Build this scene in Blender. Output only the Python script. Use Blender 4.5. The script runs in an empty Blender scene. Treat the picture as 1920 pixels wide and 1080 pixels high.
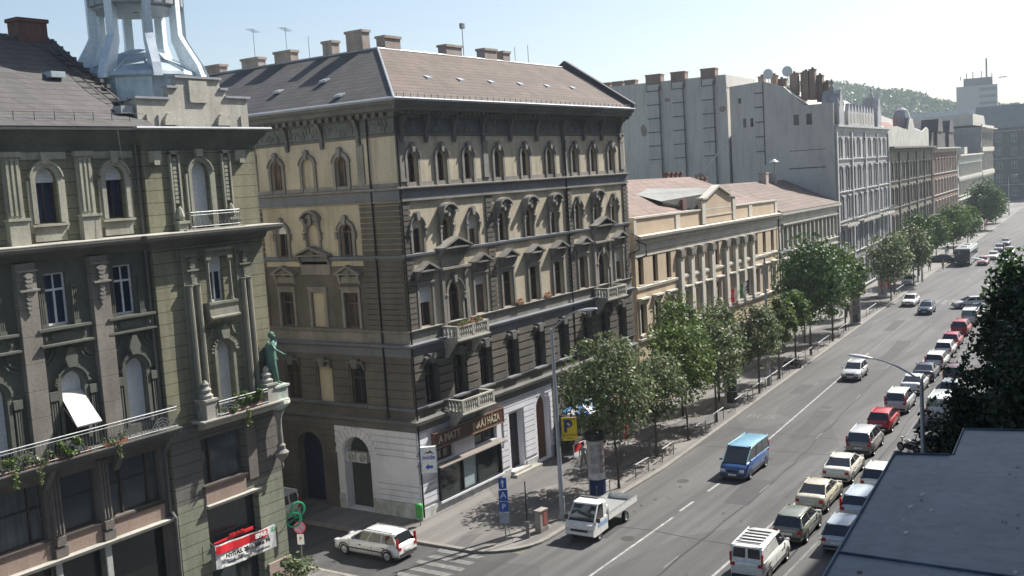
import bpy, bmesh, math, random
from mathutils import Vector, Matrix
from math import sin, cos, pi, radians, atan, sqrt
random.seed(7)
S = bpy.context.scene
COL = S.collection
# ------------------------------------------------------------------ camera
cam_d = bpy.data.cameras.new('camera'); cam = bpy.data.objects.new('camera', cam_d); COL.objects.link(cam)
YAW, PITCH, ROLL = radians(33.9297), radians(5.8936), radians(-3.6074)
fwd = Vector((cos(YAW)*cos(PITCH), sin(YAW)*cos(PITCH), -sin(PITCH)))
rt = Vector((sin(YAW), -cos(YAW), 0)); up = rt.cross(fwd)
r2 = rt*cos(ROLL)+up*sin(ROLL); u2 = up*cos(ROLL)-rt*sin(ROLL)
m = Matrix.Identity(4)
for i in range(3):
    m[i][0] = r2[i]; m[i][1] = u2[i]; m[i][2] = -fwd[i]
m[2][3] = 19.2
cam.matrix_world = m
cam_d.sensor_width = 36; cam_d.lens = 1966.05/1920*36
cam_d.clip_start = .3; cam_d.clip_end = 6000
S.camera = cam
# ------------------------------------------------------------------ sky, sun, exposure
W = bpy.data.worlds.new("World"); S.world = W; W.use_nodes = True
nt = W.node_tree; bgn = nt.nodes['Background']
sky = nt.nodes.new('ShaderNodeTexSky'); sky.sky_type = 'NISHITA'; sky.sun_disc = False
SUN_E, SUN_AZ = radians(45), radians(-20)      # azimuth measured from +X towards +Y
sky.sun_elevation = SUN_E; sky.sun_rotation = pi/2-SUN_AZ
sky.air_density = 1.0; sky.dust_density = 1.6; sky.ozone_density = 1.0
nt.links.new(sky.outputs[0], bgn.inputs[0]); bgn.inputs[1].default_value = .074
sl = bpy.data.lights.new('sun', 'SUN'); sl.energy = 4.8; sl.angle = radians(.5); sl.color = (1, .96, .89)
so = bpy.data.objects.new('sun', sl); COL.objects.link(so)
sd = Vector((cos(SUN_E)*cos(SUN_AZ), cos(SUN_E)*sin(SUN_AZ), sin(SUN_E)))
so.rotation_euler = sd.to_track_quat('Z', 'Y').to_euler(); so.location = (0, -30, 80)
S.view_settings.view_transform = 'Standard'; S.view_settings.look = 'None'
S.view_settings.exposure = 1.05; S.view_settings.gamma = 1

# ------------------------------------------------------------------ materials
def N(t, k, **kw):
    n = t.nodes.new(k)
    for a, b in kw.items(): setattr(n, a, b)
    return n
def mixc(t, a, b, f, bt='MIX'):
    n = N(t, 'ShaderNodeMix', data_type='RGBA', blend_type=bt)
    for s, v in ((n.inputs[6], a), (n.inputs[7], b), (n.inputs[0], f)):
        if hasattr(v, 'links') or hasattr(v, 'is_linked'): t.links.new(v, s)
        else: s.default_value = v
    return n.outputs[2]
def mth(t, op, a, b=0., c=None):
    n = N(t, 'ShaderNodeMath', operation=op)
    for i, v in enumerate((a, b) if c is None else (a, b, c)):
        if hasattr(v, 'is_linked'): t.links.new(v, n.inputs[i])
        else: n.inputs[i].default_value = v
    return n.outputs[0]
def ramp(t, f, a, b):
    n = N(t, 'ShaderNodeMapRange'); t.links.new(f, n.inputs[0]); n.inputs[1].default_value = a; n.inputs[2].default_value = b
    return n.outputs[0]
def c4(c): return (c[0], c[1], c[2], 1)
MATS = {}
def pm(name, c, c2=None, scale=.5, rough=.85, bump=.25, bscale=9, fine=.18, streak=.3, band=None, metal=0, coat=0, obj=False, spec=.3, tiles=None):
    if name in MATS: return MATS[name]
    M = bpy.data.materials.new(name); M.use_nodes = True; t = M.node_tree; b = t.nodes['Principled BSDF']
    c2 = c2 or tuple(x*.72 for x in c)
    if obj: src = N(t, 'ShaderNodeTexCoord').outputs['Object']
    else: src = N(t, 'ShaderNodeNewGeometry').outputs['Position']
    n1 = N(t, 'ShaderNodeTexNoise'); n1.inputs['Scale'].default_value = scale; n1.inputs['Detail'].default_value = 6; n1.inputs['Roughness'].default_value = .6
    t.links.new(src, n1.inputs[0])
    col = mixc(t, c4(c), c4(c2), ramp(t, n1.outputs[0], .35, .68))
    n2 = N(t, 'ShaderNodeTexNoise'); n2.inputs['Scale'].default_value = bscale; n2.inputs['Detail'].default_value = 4
    t.links.new(src, n2.inputs[0])
    if fine: col = mixc(t, col, mixc(t, col, (.0, .0, .0, 1), .55), mth(t, 'MULTIPLY', ramp(t, n2.outputs[0], .45, .75), fine*2))
    if streak:
        mp = N(t, 'ShaderNodeMapping'); mp.inputs['Scale'].default_value = (2.2, 2.2, .22); t.links.new(src, mp.inputs[0])
        n3 = N(t, 'ShaderNodeTexNoise'); n3.inputs['Scale'].default_value = 1.1; n3.inputs['Detail'].default_value = 5; t.links.new(mp.outputs[0], n3.inputs[0])
        col = mixc(t, col, mixc(t, col, (.045, .04, .035, 1), .6), mth(t, 'MULTIPLY', ramp(t, n3.outputs[0], .48, .72), streak))
    h = n2.outputs[0]
    if band:
        hh, w, off = band
        sx = N(t, 'ShaderNodeSeparateXYZ'); t.links.new(src, sx.inputs[0])
        f = mth(t, 'FRACT', mth(t, 'MULTIPLY', mth(t, 'ADD', sx.outputs[2], off), 1/hh))
        l = mth(t, 'LESS_THAN', f, w/hh)
        col = mixc(t, col, mixc(t, col, (.02, .02, .02, 1), .65), l)
        h = mth(t, 'SUBTRACT', h, mth(t, 'MULTIPLY', l, 4.))
    if tiles:
        tw, tz, shade = tiles            # roof tiles: courses follow height, joints run along the eaves
        sx = N(t, 'ShaderNodeSeparateXYZ'); t.links.new(src, sx.inputs[0])
        zz = mth(t, 'MULTIPLY', sx.outputs[2], 1/tz); fz = mth(t, 'FRACT', zz); iz = mth(t, 'FLOOR', zz)
        xx = mth(t, 'ADD', mth(t, 'MULTIPLY', mth(t, 'ADD', sx.outputs[0], mth(t, 'MULTIPLY', sx.outputs[1], 1.)), 1/tw), mth(t, 'MULTIPLY', iz, .5))
        wn = N(t, 'ShaderNodeTexWhiteNoise', noise_dimensions='2D'); cb = N(t, 'ShaderNodeCombineXYZ')
        t.links.new(mth(t, 'FLOOR', xx), cb.inputs[0]); t.links.new(iz, cb.inputs[1]); t.links.new(cb.outputs[0], wn.inputs[0])
        col = mixc(t, col, mixc(t, col, (.02, .02, .02, 1), .5), mth(t, 'MULTIPLY', wn.outputs[0], .55))
        wn2 = N(t, 'ShaderNodeTexWhiteNoise', noise_dimensions='1D'); t.links.new(iz, wn2.inputs[1])
        col = mixc(t, col, mixc(t, col, (.03, .03, .03, 1), .5), mth(t, 'MULTIPLY', wn2.outputs[0], .3))
        l = mth(t, 'LESS_THAN', fz, .16); col = mixc(t, col, mixc(t, col, (.01, .01, .01, 1), .7), mth(t, 'MULTIPLY', l, shade))
        h = mth(t, 'ADD', h, mth(t, 'MULTIPLY', fz, -3.))
        np_ = N(t, 'ShaderNodeTexNoise'); np_.inputs['Scale'].default_value = .8; np_.inputs['Detail'].default_value = 5; t.links.new(src, np_.inputs[0])
        col = mixc(t, col, mixc(t, col, (.05, .06, .04, 1), .6), mth(t, 'MULTIPLY', ramp(t, np_.outputs[0], .5, .7), .6))
    t.links.new(col, b.inputs['Base Color'])
    b.inputs['Roughness'].default_value = rough; b.inputs['Metallic'].default_value = metal
    b.inputs['Specular IOR Level'].default_value = spec
    if coat: b.inputs['Coat Weight'].default_value = coat; b.inputs['Coat Roughness'].default_value = .05
    if bump:
        bp = N(t, 'ShaderNodeBump'); bp.inputs['Strength'].default_value = bump; bp.inputs['Distance'].default_value = .03
        t.links.new(h, bp.inputs['Height']); t.links.new(bp.outputs[0], b.inputs['Normal'])
    MATS[name] = M; return M
def flat(name, c, rough=.6, metal=0, spec=.4, coat=0, emit=0):
    if name in MATS: return MATS[name]
    M = bpy.data.materials.new(name); M.use_nodes = True; t = M.node_tree; b = t.nodes['Principled BSDF']
    tc = N(t, 'ShaderNodeTexCoord'); n = N(t, 'ShaderNodeTexNoise'); n.inputs['Scale'].default_value = 6; n.inputs['Detail'].default_value = 4
    t.links.new(tc.outputs['Object'], n.inputs[0])
    t.links.new(mixc(t, c4(c), c4(tuple(x*.8 for x in c)), ramp(t, n.outputs[0], .4, .7)), b.inputs['Base Color'])
    t.links.new(mth(t, 'ADD', mth(t, 'MULTIPLY', n.outputs[0], .2), rough-.1), b.inputs['Roughness'])
    b.inputs['Metallic'].default_value = metal
    b.inputs['Specular IOR Level'].default_value = spec
    if coat: b.inputs['Coat Weight'].default_value = coat; b.inputs['Coat Roughness'].default_value = .06
    MATS[name] = M; return M
def glassmat(name, c, curtain, amount=.5, rough=.06):
    if name in MATS: return MATS[name]
    M = bpy.data.materials.new(name); M.use_nodes = True; t = M.node_tree; b = t.nodes['Principled BSDF']
    oi = N(t, 'ShaderNodeObjectInfo'); g = N(t, 'ShaderNodeNewGeometry')
    n = N(t, 'ShaderNodeTexNoise'); n.inputs['Scale'].default_value = 1.4; n.inputs['Detail'].default_value = 3; t.links.new(g.outputs[0], n.inputs[0])
    mp = N(t, 'ShaderNodeMapping'); mp.inputs['Scale'].default_value = (9, 9, .3); t.links.new(g.outputs[0], mp.inputs[0])
    n2 = N(t, 'ShaderNodeTexNoise'); n2.inputs['Scale'].default_value = 1.5; t.links.new(mp.outputs[0], n2.inputs[0])
    cur = mixc(t, c4(curtain), c4(tuple(x*.45 for x in curtain)), ramp(t, n2.outputs[0], .35, .65))
    f = mth(t, 'MULTIPLY', ramp(t, mth(t, 'ADD', oi.outputs['Random'], mth(t, 'MULTIPLY', n.outputs[0], .5)), 1.15-amount*.9, 1.5-amount*.9), .85)
    t.links.new(mixc(t, c4(c), cur, f), b.inputs['Base Color'])
    b.inputs['Roughness'].default_value = rough; b.inputs['Specular IOR Level'].default_value = .55
    bp = N(t, 'ShaderNodeBump'); bp.inputs['Strength'].default_value = .04; t.links.new(n.outputs[0], bp.inputs['Height']); t.links.new(bp.outputs[0], b.inputs['Normal'])
    MATS[name] = M; return M
def leafmat(name, cols, scale=.8, rand=.6):
    if name in MATS: return MATS[name]
    M = bpy.data.materials.new(name); M.use_nodes = True; t = M.node_tree; b = t.nodes['Principled BSDF']
    g = N(t, 'ShaderNodeNewGeometry'); n = N(t, 'ShaderNodeTexNoise'); n.inputs['Scale'].default_value = scale; n.inputs['Detail'].default_value = 3
    t.links.new(g.outputs['Position'], n.inputs[0])
    f = mth(t, 'ADD', mth(t, 'MULTIPLY', ramp(t, n.outputs[0], .38, .62), 1-rand), mth(t, 'MULTIPLY', g.outputs['Random Per Island'], rand))
    cr = N(t, 'ShaderNodeValToRGB'); t.links.new(f, cr.inputs[0])
    e = cr.color_ramp.elements
    e[0].color = c4(cols[0]); e[0].position = .0; e[1].color = c4(cols[-1]); e[1].position = 1
    for i, c in enumerate(cols[1:-1]):
        x = e.new((i+1)/(len(cols)-1)); x.color = c4(c)
    t.links.new(cr.outputs[0], b.inputs['Base Color']); b.inputs['Roughness'].default_value = .55; b.inputs['Specular IOR Level'].default_value = .35
    tr = N(t, 'ShaderNodeBsdfTranslucent'); t.links.new(cr.outputs[0], tr.inputs[0])
    ms = N(t, 'ShaderNodeMixShader'); ms.inputs[0].default_value = .3
    t.links.new(b.outputs[0], ms.inputs[1]); t.links.new(tr.outputs[0], ms.inputs[2]); t.links.new(ms.outputs[0], t.nodes['Material Output'].inputs[0])
    MATS[name] = M; return M

# ------------------------------------------------------------------ mesh builder
FRONT = lambda u, o, z: (u, -o, z)       # facade looking to -y: u along, o outward
SIDE = lambda u, o, z: (-o, u, z)        # facade looking to -x: u into the block
class MB:
    def __init__(s, fr=FRONT): s.cuts = []; s.v = []; s.f = []; s.mi = []; s.m = 0; s.fr = fr; s.sm = []; s.smooth = False
    def V(s, pts):
        i = len(s.v); s.v += [s.fr(*p) for p in pts]; return i
    def F(s, *fs):
        for f in fs: s.f.append(f); s.mi.append(s.m); s.sm.append(s.smooth)
    def box(s, u0, u1, o0, o1, z0, z1):
        i = s.V([(u, o, z) for z in (z0, z1) for o in (o0, o1) for u in (u0, u1)])
        s.F((i, i+1, i+3, i+2), (i+4, i+6, i+7, i+5), (i, i+4, i+5, i+1), (i+2, i+3, i+7, i+6), (i, i+2, i+6, i+4), (i+1, i+5, i+7, i+3)); return s
    def pr(s, pts, o0, o1):               # polygon in (u,z) extruded outward
        n = len(pts); i = s.V([(p[0], o0, p[1]) for p in pts]+[(p[0], o1, p[1]) for p in pts])
        s.F(tuple(range(i, i+n)), tuple(range(i+2*n-1, i+n-1, -1)))
        for k in range(n): s.F((i+k, i+(k+1) % n, i+n+(k+1) % n, i+n+k))
        return s
    def co(s, pts, u0, u1):               # profile in (o,z) extruded along u
        n = len(pts); i = s.V([(u0, p[0], p[1]) for p in pts]+[(u1, p[0], p[1]) for p in pts])
        s.F(tuple(range(i, i+n)), tuple(range(i+2*n-1, i+n-1, -1)))
        for k in range(n): s.F((i+k, i+(k+1) % n, i+n+(k+1) % n, i+n+k))
        return s
    def quad(s, a, b, c, d): i = s.V([a, b, c, d]); s.F((i, i+1, i+2, i+3)); return s
    def poly(s, pts): i = s.V(pts); s.F(tuple(range(i, i+len(pts)))); return s
    def slab(s, pts, z0, z1):             # plan polygon (raw x,y) extruded vertically
        fr = s.fr; s.fr = lambda a, b, c: (a, b, c); n = len(pts)
        i = s.V([(p[0], p[1], z0) for p in pts]+[(p[0], p[1], z1) for p in pts]); s.fr = fr
        s.F(tuple(range(i+n-1, i-1, -1)), tuple(range(i+n, i+2*n)))
        for k in range(n): s.F((i+k, i+(k+1) % n, i+n+(k+1) % n, i+n+k))
        return s
    def sweep(s, path, prof):             # mitred cornice along plan path (raw), outward = right of travel
        fr = s.fr; s.fr = lambda a, b, c: (a, b, c); n = len(path); k = len(prof); st = []
        nr = []
        for a, b in zip(path, path[1:]):
            dx, dy = b[0]-a[0], b[1]-a[1]; l = sqrt(dx*dx+dy*dy); nr.append((dy/l, -dx/l))
        for j, p in enumerate(path):
            if j == 0: o = nr[0]
            elif j == n-1: o = nr[-1]
            else:
                a, b = nr[j-1], nr[j]; d = 1+a[0]*b[0]+a[1]*b[1]; o = ((a[0]+b[0])/d, (a[1]+b[1])/d)
            st.append(s.V([(p[0]+o[0]*q[0], p[1]+o[1]*q[0], q[1]) for q in prof]))
        s.fr = fr
        for j in range(n-1):
            for q in range(k): s.F((st[j]+q, st[j]+(q+1) % k, st[j+1]+(q+1) % k, st[j+1]+q))
        s.F(tuple(range(st[0]+k-1, st[0]-1, -1)), tuple(range(st[-1], st[-1]+k)))
        return s
    def tube(s, pts, r, n=6, r1=None):
        fr = s.fr; P = [Vector(fr(*p)) for p in pts]; s.fr = lambda a, b, c: (a, b, c); rings = []
        for j, p in enumerate(P):
            d = (P[min(j+1, len(P)-1)]-P[max(j-1, 0)]).normalized()
            a = d.cross(Vector((0, 0, 1)));
            if a.length < .05: a = d.cross(Vector((1, 0, 0)))
            a.normalize(); b = d.cross(a); rr = r if r1 is None else r+(r1-r)*j/(len(P)-1)
            rings.append(s.V([tuple(p+a*rr*cos(2*pi*k/n)+b*rr*sin(2*pi*k/n)) for k in range(n)]))
        s.fr = fr
        for j in range(len(P)-1):
            for k in range(n): s.F((rings[j]+k, rings[j]+(k+1) % n, rings[j+1]+(k+1) % n, rings[j+1]+k))
        s.F(tuple(range(rings[0]+n-1, rings[0]-1, -1)), tuple(range(rings[-1], rings[-1]+n))); return s
    def lathe(s, u, o, prof, n=12):       # prof (r,z)
        c = s.fr(u, o, 0); fr = s.fr; s.fr = lambda a, b, c: (a, b, c); R = []
        for r, z in prof: R.append(s.V([(c[0]+r*cos(2*pi*k/n), c[1]+r*sin(2*pi*k/n), z) for k in range(n)]))
        s.fr = fr
        for j in range(len(R)-1):
            for k in range(n): s.F((R[j]+k, R[j]+(k+1) % n, R[j+1]+(k+1) % n, R[j+1]+k))
        s.F(tuple(range(R[0]+n-1, R[0]-1, -1)), tuple(range(R[-1], R[-1]+n))); return s
    def wall(s, u0, u1, z0, z1, holes=(), o=0., depth=.35, n=10):
        us = sorted({u0, u1, *[h[0] for h in holes], *[h[1] for h in holes]}); zs = sorted({z0, z1, *[h[2] for h in holes], *[h[3] for h in holes]})
        us = [u for u in us if u0-1e-6 <= u <= u1+1e-6]; zs = [z for z in zs if z0-1e-6 <= z <= z1+1e-6]
        for a, b in zip(us, us[1:]):
            for c, d in zip(zs, zs[1:]):
                uc, zc = (a+b)/2, (c+d)/2
                if any(h[0] < uc < h[1] and h[2] < zc < h[3] for h in holes): continue
                s.quad((a, o, c), (b, o, c), (b, o, d), (a, o, d))
        for h in holes:
            a, b, c, d = h[:4]; i = o-depth; cut = d > z1+1e-6; low = c < z0-1e-6; c = max(c, z0)
            if cut: d = z1
            if len(h) > 4 and h[4] and not cut:
                r = (b-a)/2; sp = d-r; arc = [(a+r-r*cos(pi*k/n), sp+r*sin(pi*k/n)) for k in range(n+1)]
                for k in range(n):
                    cn = (a, d) if k < n/2 else (b, d)
                    s.poly([(arc[k][0], o, arc[k][1]), (arc[k+1][0], o, arc[k+1][1]), (cn[0], o, cn[1])])
                    s.quad((arc[k][0], o, arc[k][1]), (arc[k+1][0], o, arc[k+1][1]), (arc[k+1][0], i, arc[k+1][1]), (arc[k][0], i, arc[k][1]))
                ztop = sp
            else:
                ztop = d
                if not cut: s.quad((a, o, d), (b, o, d), (b, i, d), (a, i, d))
            s.quad((a, o, c), (a, o, ztop), (a, i, ztop), (a, i, c)); s.quad((b, o, c), (b, o, ztop), (b, i, ztop), (b, i, c))
            if not low: s.quad((a, o, c), (b, o, c), (b, i, c), (a, i, c))
        return s
    def archring(s, uc, zs, r0, r1, o0, o1, n=12, a0=0, a1=pi):
        for k in range(n):
            t0 = a0+(a1-a0)*k/n; t1 = a0+(a1-a0)*(k+1)/n
            s.pr([(uc+r0*cos(t0), zs+r0*sin(t0)), (uc+r1*cos(t0), zs+r1*sin(t0)), (uc+r1*cos(t1), zs+r1*sin(t1)), (uc+r0*cos(t1), zs+r0*sin(t1))], o0, o1)
        return s
    def cut(s):
        if s.f: s.cuts.append((len(s.v), len(s.f)))
    def build(s, name, mat, parent=None, recalc=True):
        if s.cuts:                        # pieces that stand apart become objects of their own
            cs = [(0, 0)]+s.cuts+[(len(s.v), len(s.f))]; first = None
            for (a, c), (e, g_) in zip(cs, cs[1:]):
                if g_ <= c: continue
                q = MB(s.fr); q.v = s.v[a:e]; q.f = [tuple(i-a for i in f) for f in s.f[c:g_]]; q.mi = s.mi[c:g_]; q.sm = s.sm[c:g_]
                o = q.build(name, mat, parent, recalc); first = first or o
            return first
        me = bpy.data.meshes.new(name); me.from_pydata(s.v, [], s.f)
        for x in (mat if isinstance(mat, (list, tuple)) else [mat]): me.materials.append(x)
        me.polygons.foreach_set('material_index', s.mi); me.polygons.foreach_set('use_smooth', s.sm)
        if recalc:
            bm = bmesh.new(); bm.from_mesh(me); bmesh.ops.recalc_face_normals(bm, faces=bm.faces); bm.to_mesh(me); bm.free()
        me.update()
        o = bpy.data.objects.new(name, me); COL.objects.link(o)
        if parent: o.parent = parent
        return o
def tag(o, label=None, cat=None, group=None, kind=None):
    if label: o['label'] = label
    if cat: o['category'] = cat
    if group: o['group'] = group
    if kind: o['kind'] = kind
    return o
def empty(name, loc, rz=0, label=None, cat=None, group=None):
    o = bpy.data.objects.new(name, None); COL.objects.link(o); o.location = loc; o.rotation_euler = (0, 0, rz); o.empty_display_size = .5
    return tag(o, label, cat, group)
def copy_tree(o, parent=None):
    c = o.copy(); COL.objects.link(c); c.parent = parent
    for ch in o.children: copy_tree(ch, c)
    return c
def text(s, size, mat, parent, loc, rot=(pi/2, 0, 0), name='lettering', ext=.01, align='CENTER', bold=0, sx=1, label=None):
    cu = bpy.data.curves.new(name, 'FONT'); cu.body = s; cu.size = size; cu.align_x = align; cu.align_y = 'CENTER'; cu.extrude = ext; cu.offset = bold
    t = bpy.data.objects.new(name, cu); COL.objects.link(t); me = bpy.data.meshes.new_from_object(t.evaluated_get(bpy.context.evaluated_depsgraph_get()))
    bpy.data.objects.remove(t); me.materials.clear(); me.materials.append(mat)
    o = bpy.data.objects.new(name, me); COL.objects.link(o); o.parent = parent; o.location = loc; o.rotation_euler = rot; o.scale = (sx, 1, 1)
    if label: o['label'] = label
    return o
# ------------------------------------------------------------------ palette
beige = pm('beige_plaster', (.50, .445, .335), (.39, .345, .26), scale=.35, streak=.45)
beige_side = beige
brown = pm('brown_plaster', (.14, .126, .106), (.085, .077, .068), scale=.5, streak=.45)
darktrim = pm('weathered_stone_trim', (.155, .15, .14), (.095, .095, .09), streak=.4)
greytrim = pm('grey_stone_trim', (.27, .255, .23), (.165, .155, .14), streak=.5)
lightstone = pm('light_stone', (.42, .405, .36), (.28, .27, .24), streak=.25)
whitepaint = pm('white_rusticated_plaster', (.68, .68, .72), (.58, .58, .62), scale=.7, streak=.18, fine=.1)
plinth = pm('stained_plinth', (.55, .56, .55), (.30, .31, .30), scale=1.6, streak=.3)
tile_side = pm('grey_and_shaded_roof_tiles', (.125, .115, .115), (.09, .085, .085), tiles=(.3, .24, .5), streak=.0, rough=.8)  # corner roof's side slope has its shade put into this darker tile colour
tile_front = pm('brown_roof_tiles', (.17, .132, .112), (.13, .10, .085), tiles=(.3, .24, .6), streak=.0, rough=.85)
metal = pm('zinc_sheet', (.42, .44, .47), (.32, .34, .37), rough=.45, metal=.3, bump=.05, streak=.2)
bluemetal = pm('painted_zinc', (.50, .58, .62), (.40, .48, .53), rough=.4, metal=.25, bump=.12, bscale=3, streak=.35)
brick = pm('chimney_brick', (.30, .22, .18), (.22, .16, .13), bscale=14, streak=.3, fine=.3)
chimplaster = pm('chimney_plaster', (.42, .36, .32), (.3, .25, .22), streak=.5)
brickred = pm('red_brick', (.19, .105, .085), (.12, .07, .06), bscale=14, streak=.3, fine=.3)
woodfr = pm('brown_window_wood', (.16, .10, .075), (.10, .065, .05), obj=True, streak=0, rough=.6)
darkfr = pm('dark_window_wood', (.07, .055, .05), (.045, .035, .03), obj=True, streak=0, rough=.6)
whitefr = pm('white_window_wood', (.75, .76, .78), (.62, .63, .66), obj=True, streak=0, rough=.5)
glass = glassmat('window_glass', (.018, .022, .028), (.26, .22, .18), .6)
glass_dark = glassmat('dark_window_glass', (.015, .018, .024), (.10, .085, .075), .35)
glass_blue = glassmat('blue_window_glass', (.012, .018, .04), (.05, .06, .12), .5)
shopglass = glassmat('shop_window_glass', (.015, .02, .022), (.07, .08, .08), .4, .03)
blind = pm('white_roller_blind', (.80, .81, .83), (.73, .74, .77), obj=True, streak=.05, band=(.055, .012, 0), rough=.5, bump=.1)
canvas = flat('white_canvas', (.58, .57, .54), .85)
iron = flat('grey_wrought_iron', (.20, .21, .21), .55, .4)
black = flat('black_metal', (.02, .02, .022), .5, .3)
green_wall = pm('green_plaster', (.235, .228, .15), (.16, .157, .11), scale=.5, streak=.55, band=(.52, .035, .1))
grgr = pm('grey_green_plaster', (.13, .137, .115), (.085, .09, .077), scale=.5, streak=.4)
stone_br = pm('brown_stone', (.19, .17, .15), (.125, .11, .1), scale=.6, streak=.4)
stone_pil = pm('grey_brown_pilaster', (.25, .23, .20), (.17, .155, .135), scale=.5, streak=.35, band=(1.05, .02, .3))
stone_lt = pm('pale_green_stone', (.38, .37, .30), (.27, .265, .215), streak=.5)
stone_mid = pm('sooty_shaded_green_stone', (.24, .235, .19), (.15, .15, .12), streak=.55)  # soot and the cornice's shade on the bay are both in this colour
pink = pm('pink_granite', (.42, .32, .29), (.33, .25, .23), bscale=20, streak=.1, rough=.5)
brownpanel = pm('brown_stone_panel', (.33, .245, .20), (.27, .2, .165), streak=.3)
band_dark = pm('dark_banded_stone', (.16, .15, .135), (.11, .105, .095), streak=.35, band=(.52, .04, .1))
band_green = pm('green_banded_stone', (.25, .26, .195), (.18, .19, .14), streak=.4, band=(.52, .04, .1))
asphalt = None
# ------------------------------------------------------------------ the ground
def yk(x): return 29.3+max(0., .068*(x-60))                     # left kerb
def yf(x): return 37.6 if x < 73.1 else (37.6+.05*(x-73.1) if x < 111.35 else 39.51+.07*(x-111.35))
def yr(x): return yk(x)-15.8
XS = [-40, 0, 20, 34, 42, 50, 60]+list(range(70, 200, 10))+list(range(200, 441, 20))
def asph(name, c, c2, mark=0):
    M = pm(name, c, c2, scale=.12, bump=.35, bscale=30, fine=.12, streak=0, rough=.75, spec=.35); t = M.node_tree; b = t.nodes['Principled BSDF']
    g = N(t, 'ShaderNodeNewGeometry').outputs[0]
    old = b.inputs['Base Color'].links[0].from_socket
    mp = N(t, 'ShaderNodeMapping'); mp.inputs['Rotation'].default_value = (0, 0, -radians(3.2)); mp.inputs['Scale'].default_value = (.03, 1.1, 1); t.links.new(g, mp.inputs[0])
    n = N(t, 'ShaderNodeTexNoise'); n.inputs['Scale'].default_value = 1; n.inputs['Detail'].default_value = 6; t.links.new(mp.outputs[0], n.inputs[0])
    c1 = mixc(t, old, mixc(t, old, (.03, .03, .03, 1), .42), ramp(t, n.outputs[0], .44, .60))
    mp2 = N(t, 'ShaderNodeMapping'); mp2.inputs['Scale'].default_value = (.14, .35, 1); t.links.new(g, mp2.inputs[0])
    v = N(t, 'ShaderNodeTexVoronoi', feature='DISTANCE_TO_EDGE'); v.inputs['Scale'].default_value = 1
    nd = N(t, 'ShaderNodeTexNoise'); nd.inputs['Scale'].default_value = 1.5; t.links.new(mp2.outputs[0], nd.inputs[0])
    ad = N(t, 'ShaderNodeVectorMath', operation='ADD'); t.links.new(mp2.outputs[0], ad.inputs[0]); t.links.new(nd.outputs['Color'], ad.inputs[1]); t.links.new(ad.outputs[0], v.inputs['Vector'])
    crack = mth(t, 'MULTIPLY', mth(t, 'LESS_THAN', v.outputs['Distance'], .004), ramp(t, nd.outputs[0], .42, .6))
    v2 = N(t, 'ShaderNodeTexVoronoi'); v2.inputs['Scale'].default_value = .6; t.links.new(mp2.outputs[0], v2.inputs['Vector'])
    c2_ = mixc(t, c1, mixc(t, c1, (.03, .03, .03, 1), .55), crack)
    sp = N(t, 'ShaderNodeSeparateColor'); t.links.new(v2.outputs['Color'], sp.inputs[0])
    c3 = mixc(t, c2_, mixc(t, c2_, (.04, .04, .045, 1), .4), ramp(t, sp.outputs[0], .62, .66))
    t.links.new(c3, b.inputs['Base Color']); return M
road_m = asph('worn_asphalt', (.108, .106, .105), (.085, .084, .083))
walk_m = asph('pavement_asphalt', (.20, .19, .178), (.165, .157, .147))
kerb_m = pm('kerb_granite', (.25, .235, .215), (.19, .18, .165), scale=2, streak=0)
mark_m = pm('worn_road_paint', (.42, .415, .40), (.22, .215, .21), scale=1.8, streak=0, fine=.4, bscale=12)
mark_faint = pm('faded_road_paint', (.21, .207, .20), (.125, .123, .12), scale=2.5, streak=0, fine=.4, bscale=12)
g = MB(); g.quad((-1500, 2000, -.02), (4000, 2000, -.02), (4000, -3500, -.02), (-1500, -3500, -.02))
tag(g.build('ground', pm('city_ground', (.16, .17, .13), (.10, .12, .08), scale=.02, streak=0)), kind='structure')
def strip(name, fa, fb, z0, z1, mat, xs=XS):
    b = MB(); b.fr = lambda a, c, d: (a, c, d)
    for x, y in zip(xs, xs[1:]):
        if z0 == z1: b.quad((x, fa(x), z1), (y, fa(y), z1), (y, fb(y), z1), (x, fb(x), z1))
        else: b.slab([(x, fb(x)), (y, fb(y)), (y, fa(y)), (x, fa(x))], z0, z1)
    return b
tag(strip('road', lambda x: yk(x)+.3, lambda x: yr(x)-.3, 0, 0, road_m).build('road', road_m), kind='structure')
b = MB(); b.fr = lambda a, c, d: (a, c, d); b.quad((36.6, 29.6, .004), (43.2, 29.6, .004), (43.2, 90, .004), (36.6, 90, .004))
tag(b.build('side_road', asph('side_road_asphalt', (.08, .079, .078), (.065, .065, .065))), kind='structure')
# pavements with kerbs: corner block side, with a rounded corner into the side street
def arc(cx, cy, r, a0, a1, n=8): return [(cx+r*cos(a0+(a1-a0)*k/n), cy+r*sin(a0+(a1-a0)*k/n)) for k in range(n+1)]
KW = .28
def pave(name, outer, inner_pts, kerb_path):
    b = MB(); b.slab(outer, -.01, .12); o = b.build(name, walk_m); tag(o, kind='structure')
    k = MB(); k.sweep(kerb_path, [(0, -.005), (KW, -.005), (KW, .125), (KW-.03, .135), (0, .135)]); tag(k.build('kerb', kerb_m), kind='structure')
ca = arc(45.6, 32.4, 3.1, pi, 1.5*pi)
kl = [(x, yk(x)+KW) for x in XS if x >= 50]
path = [(42.5, 90)]+[(p[0], p[1]+KW) if i else (42.5, 35) for i, p in enumerate(ca)]+kl
inner = [(x, yf(x)+1) for x in XS if x >= 50][::-1]
pave('pavement', path+inner+[(46.5, 38.6), (46.5, 90)], None, path)
path2 = [(-40, 29.3+KW), (34, 29.3+KW)]+arc(34.2, 32.2, 2.6, 1.5*pi, 2*pi)+[(36.8, 90)]
pave('pavement', [(-40, 29.3+KW)]+path2[1:]+[(33, 90), (33, 40), (-40, 40)], None, path2)
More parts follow.
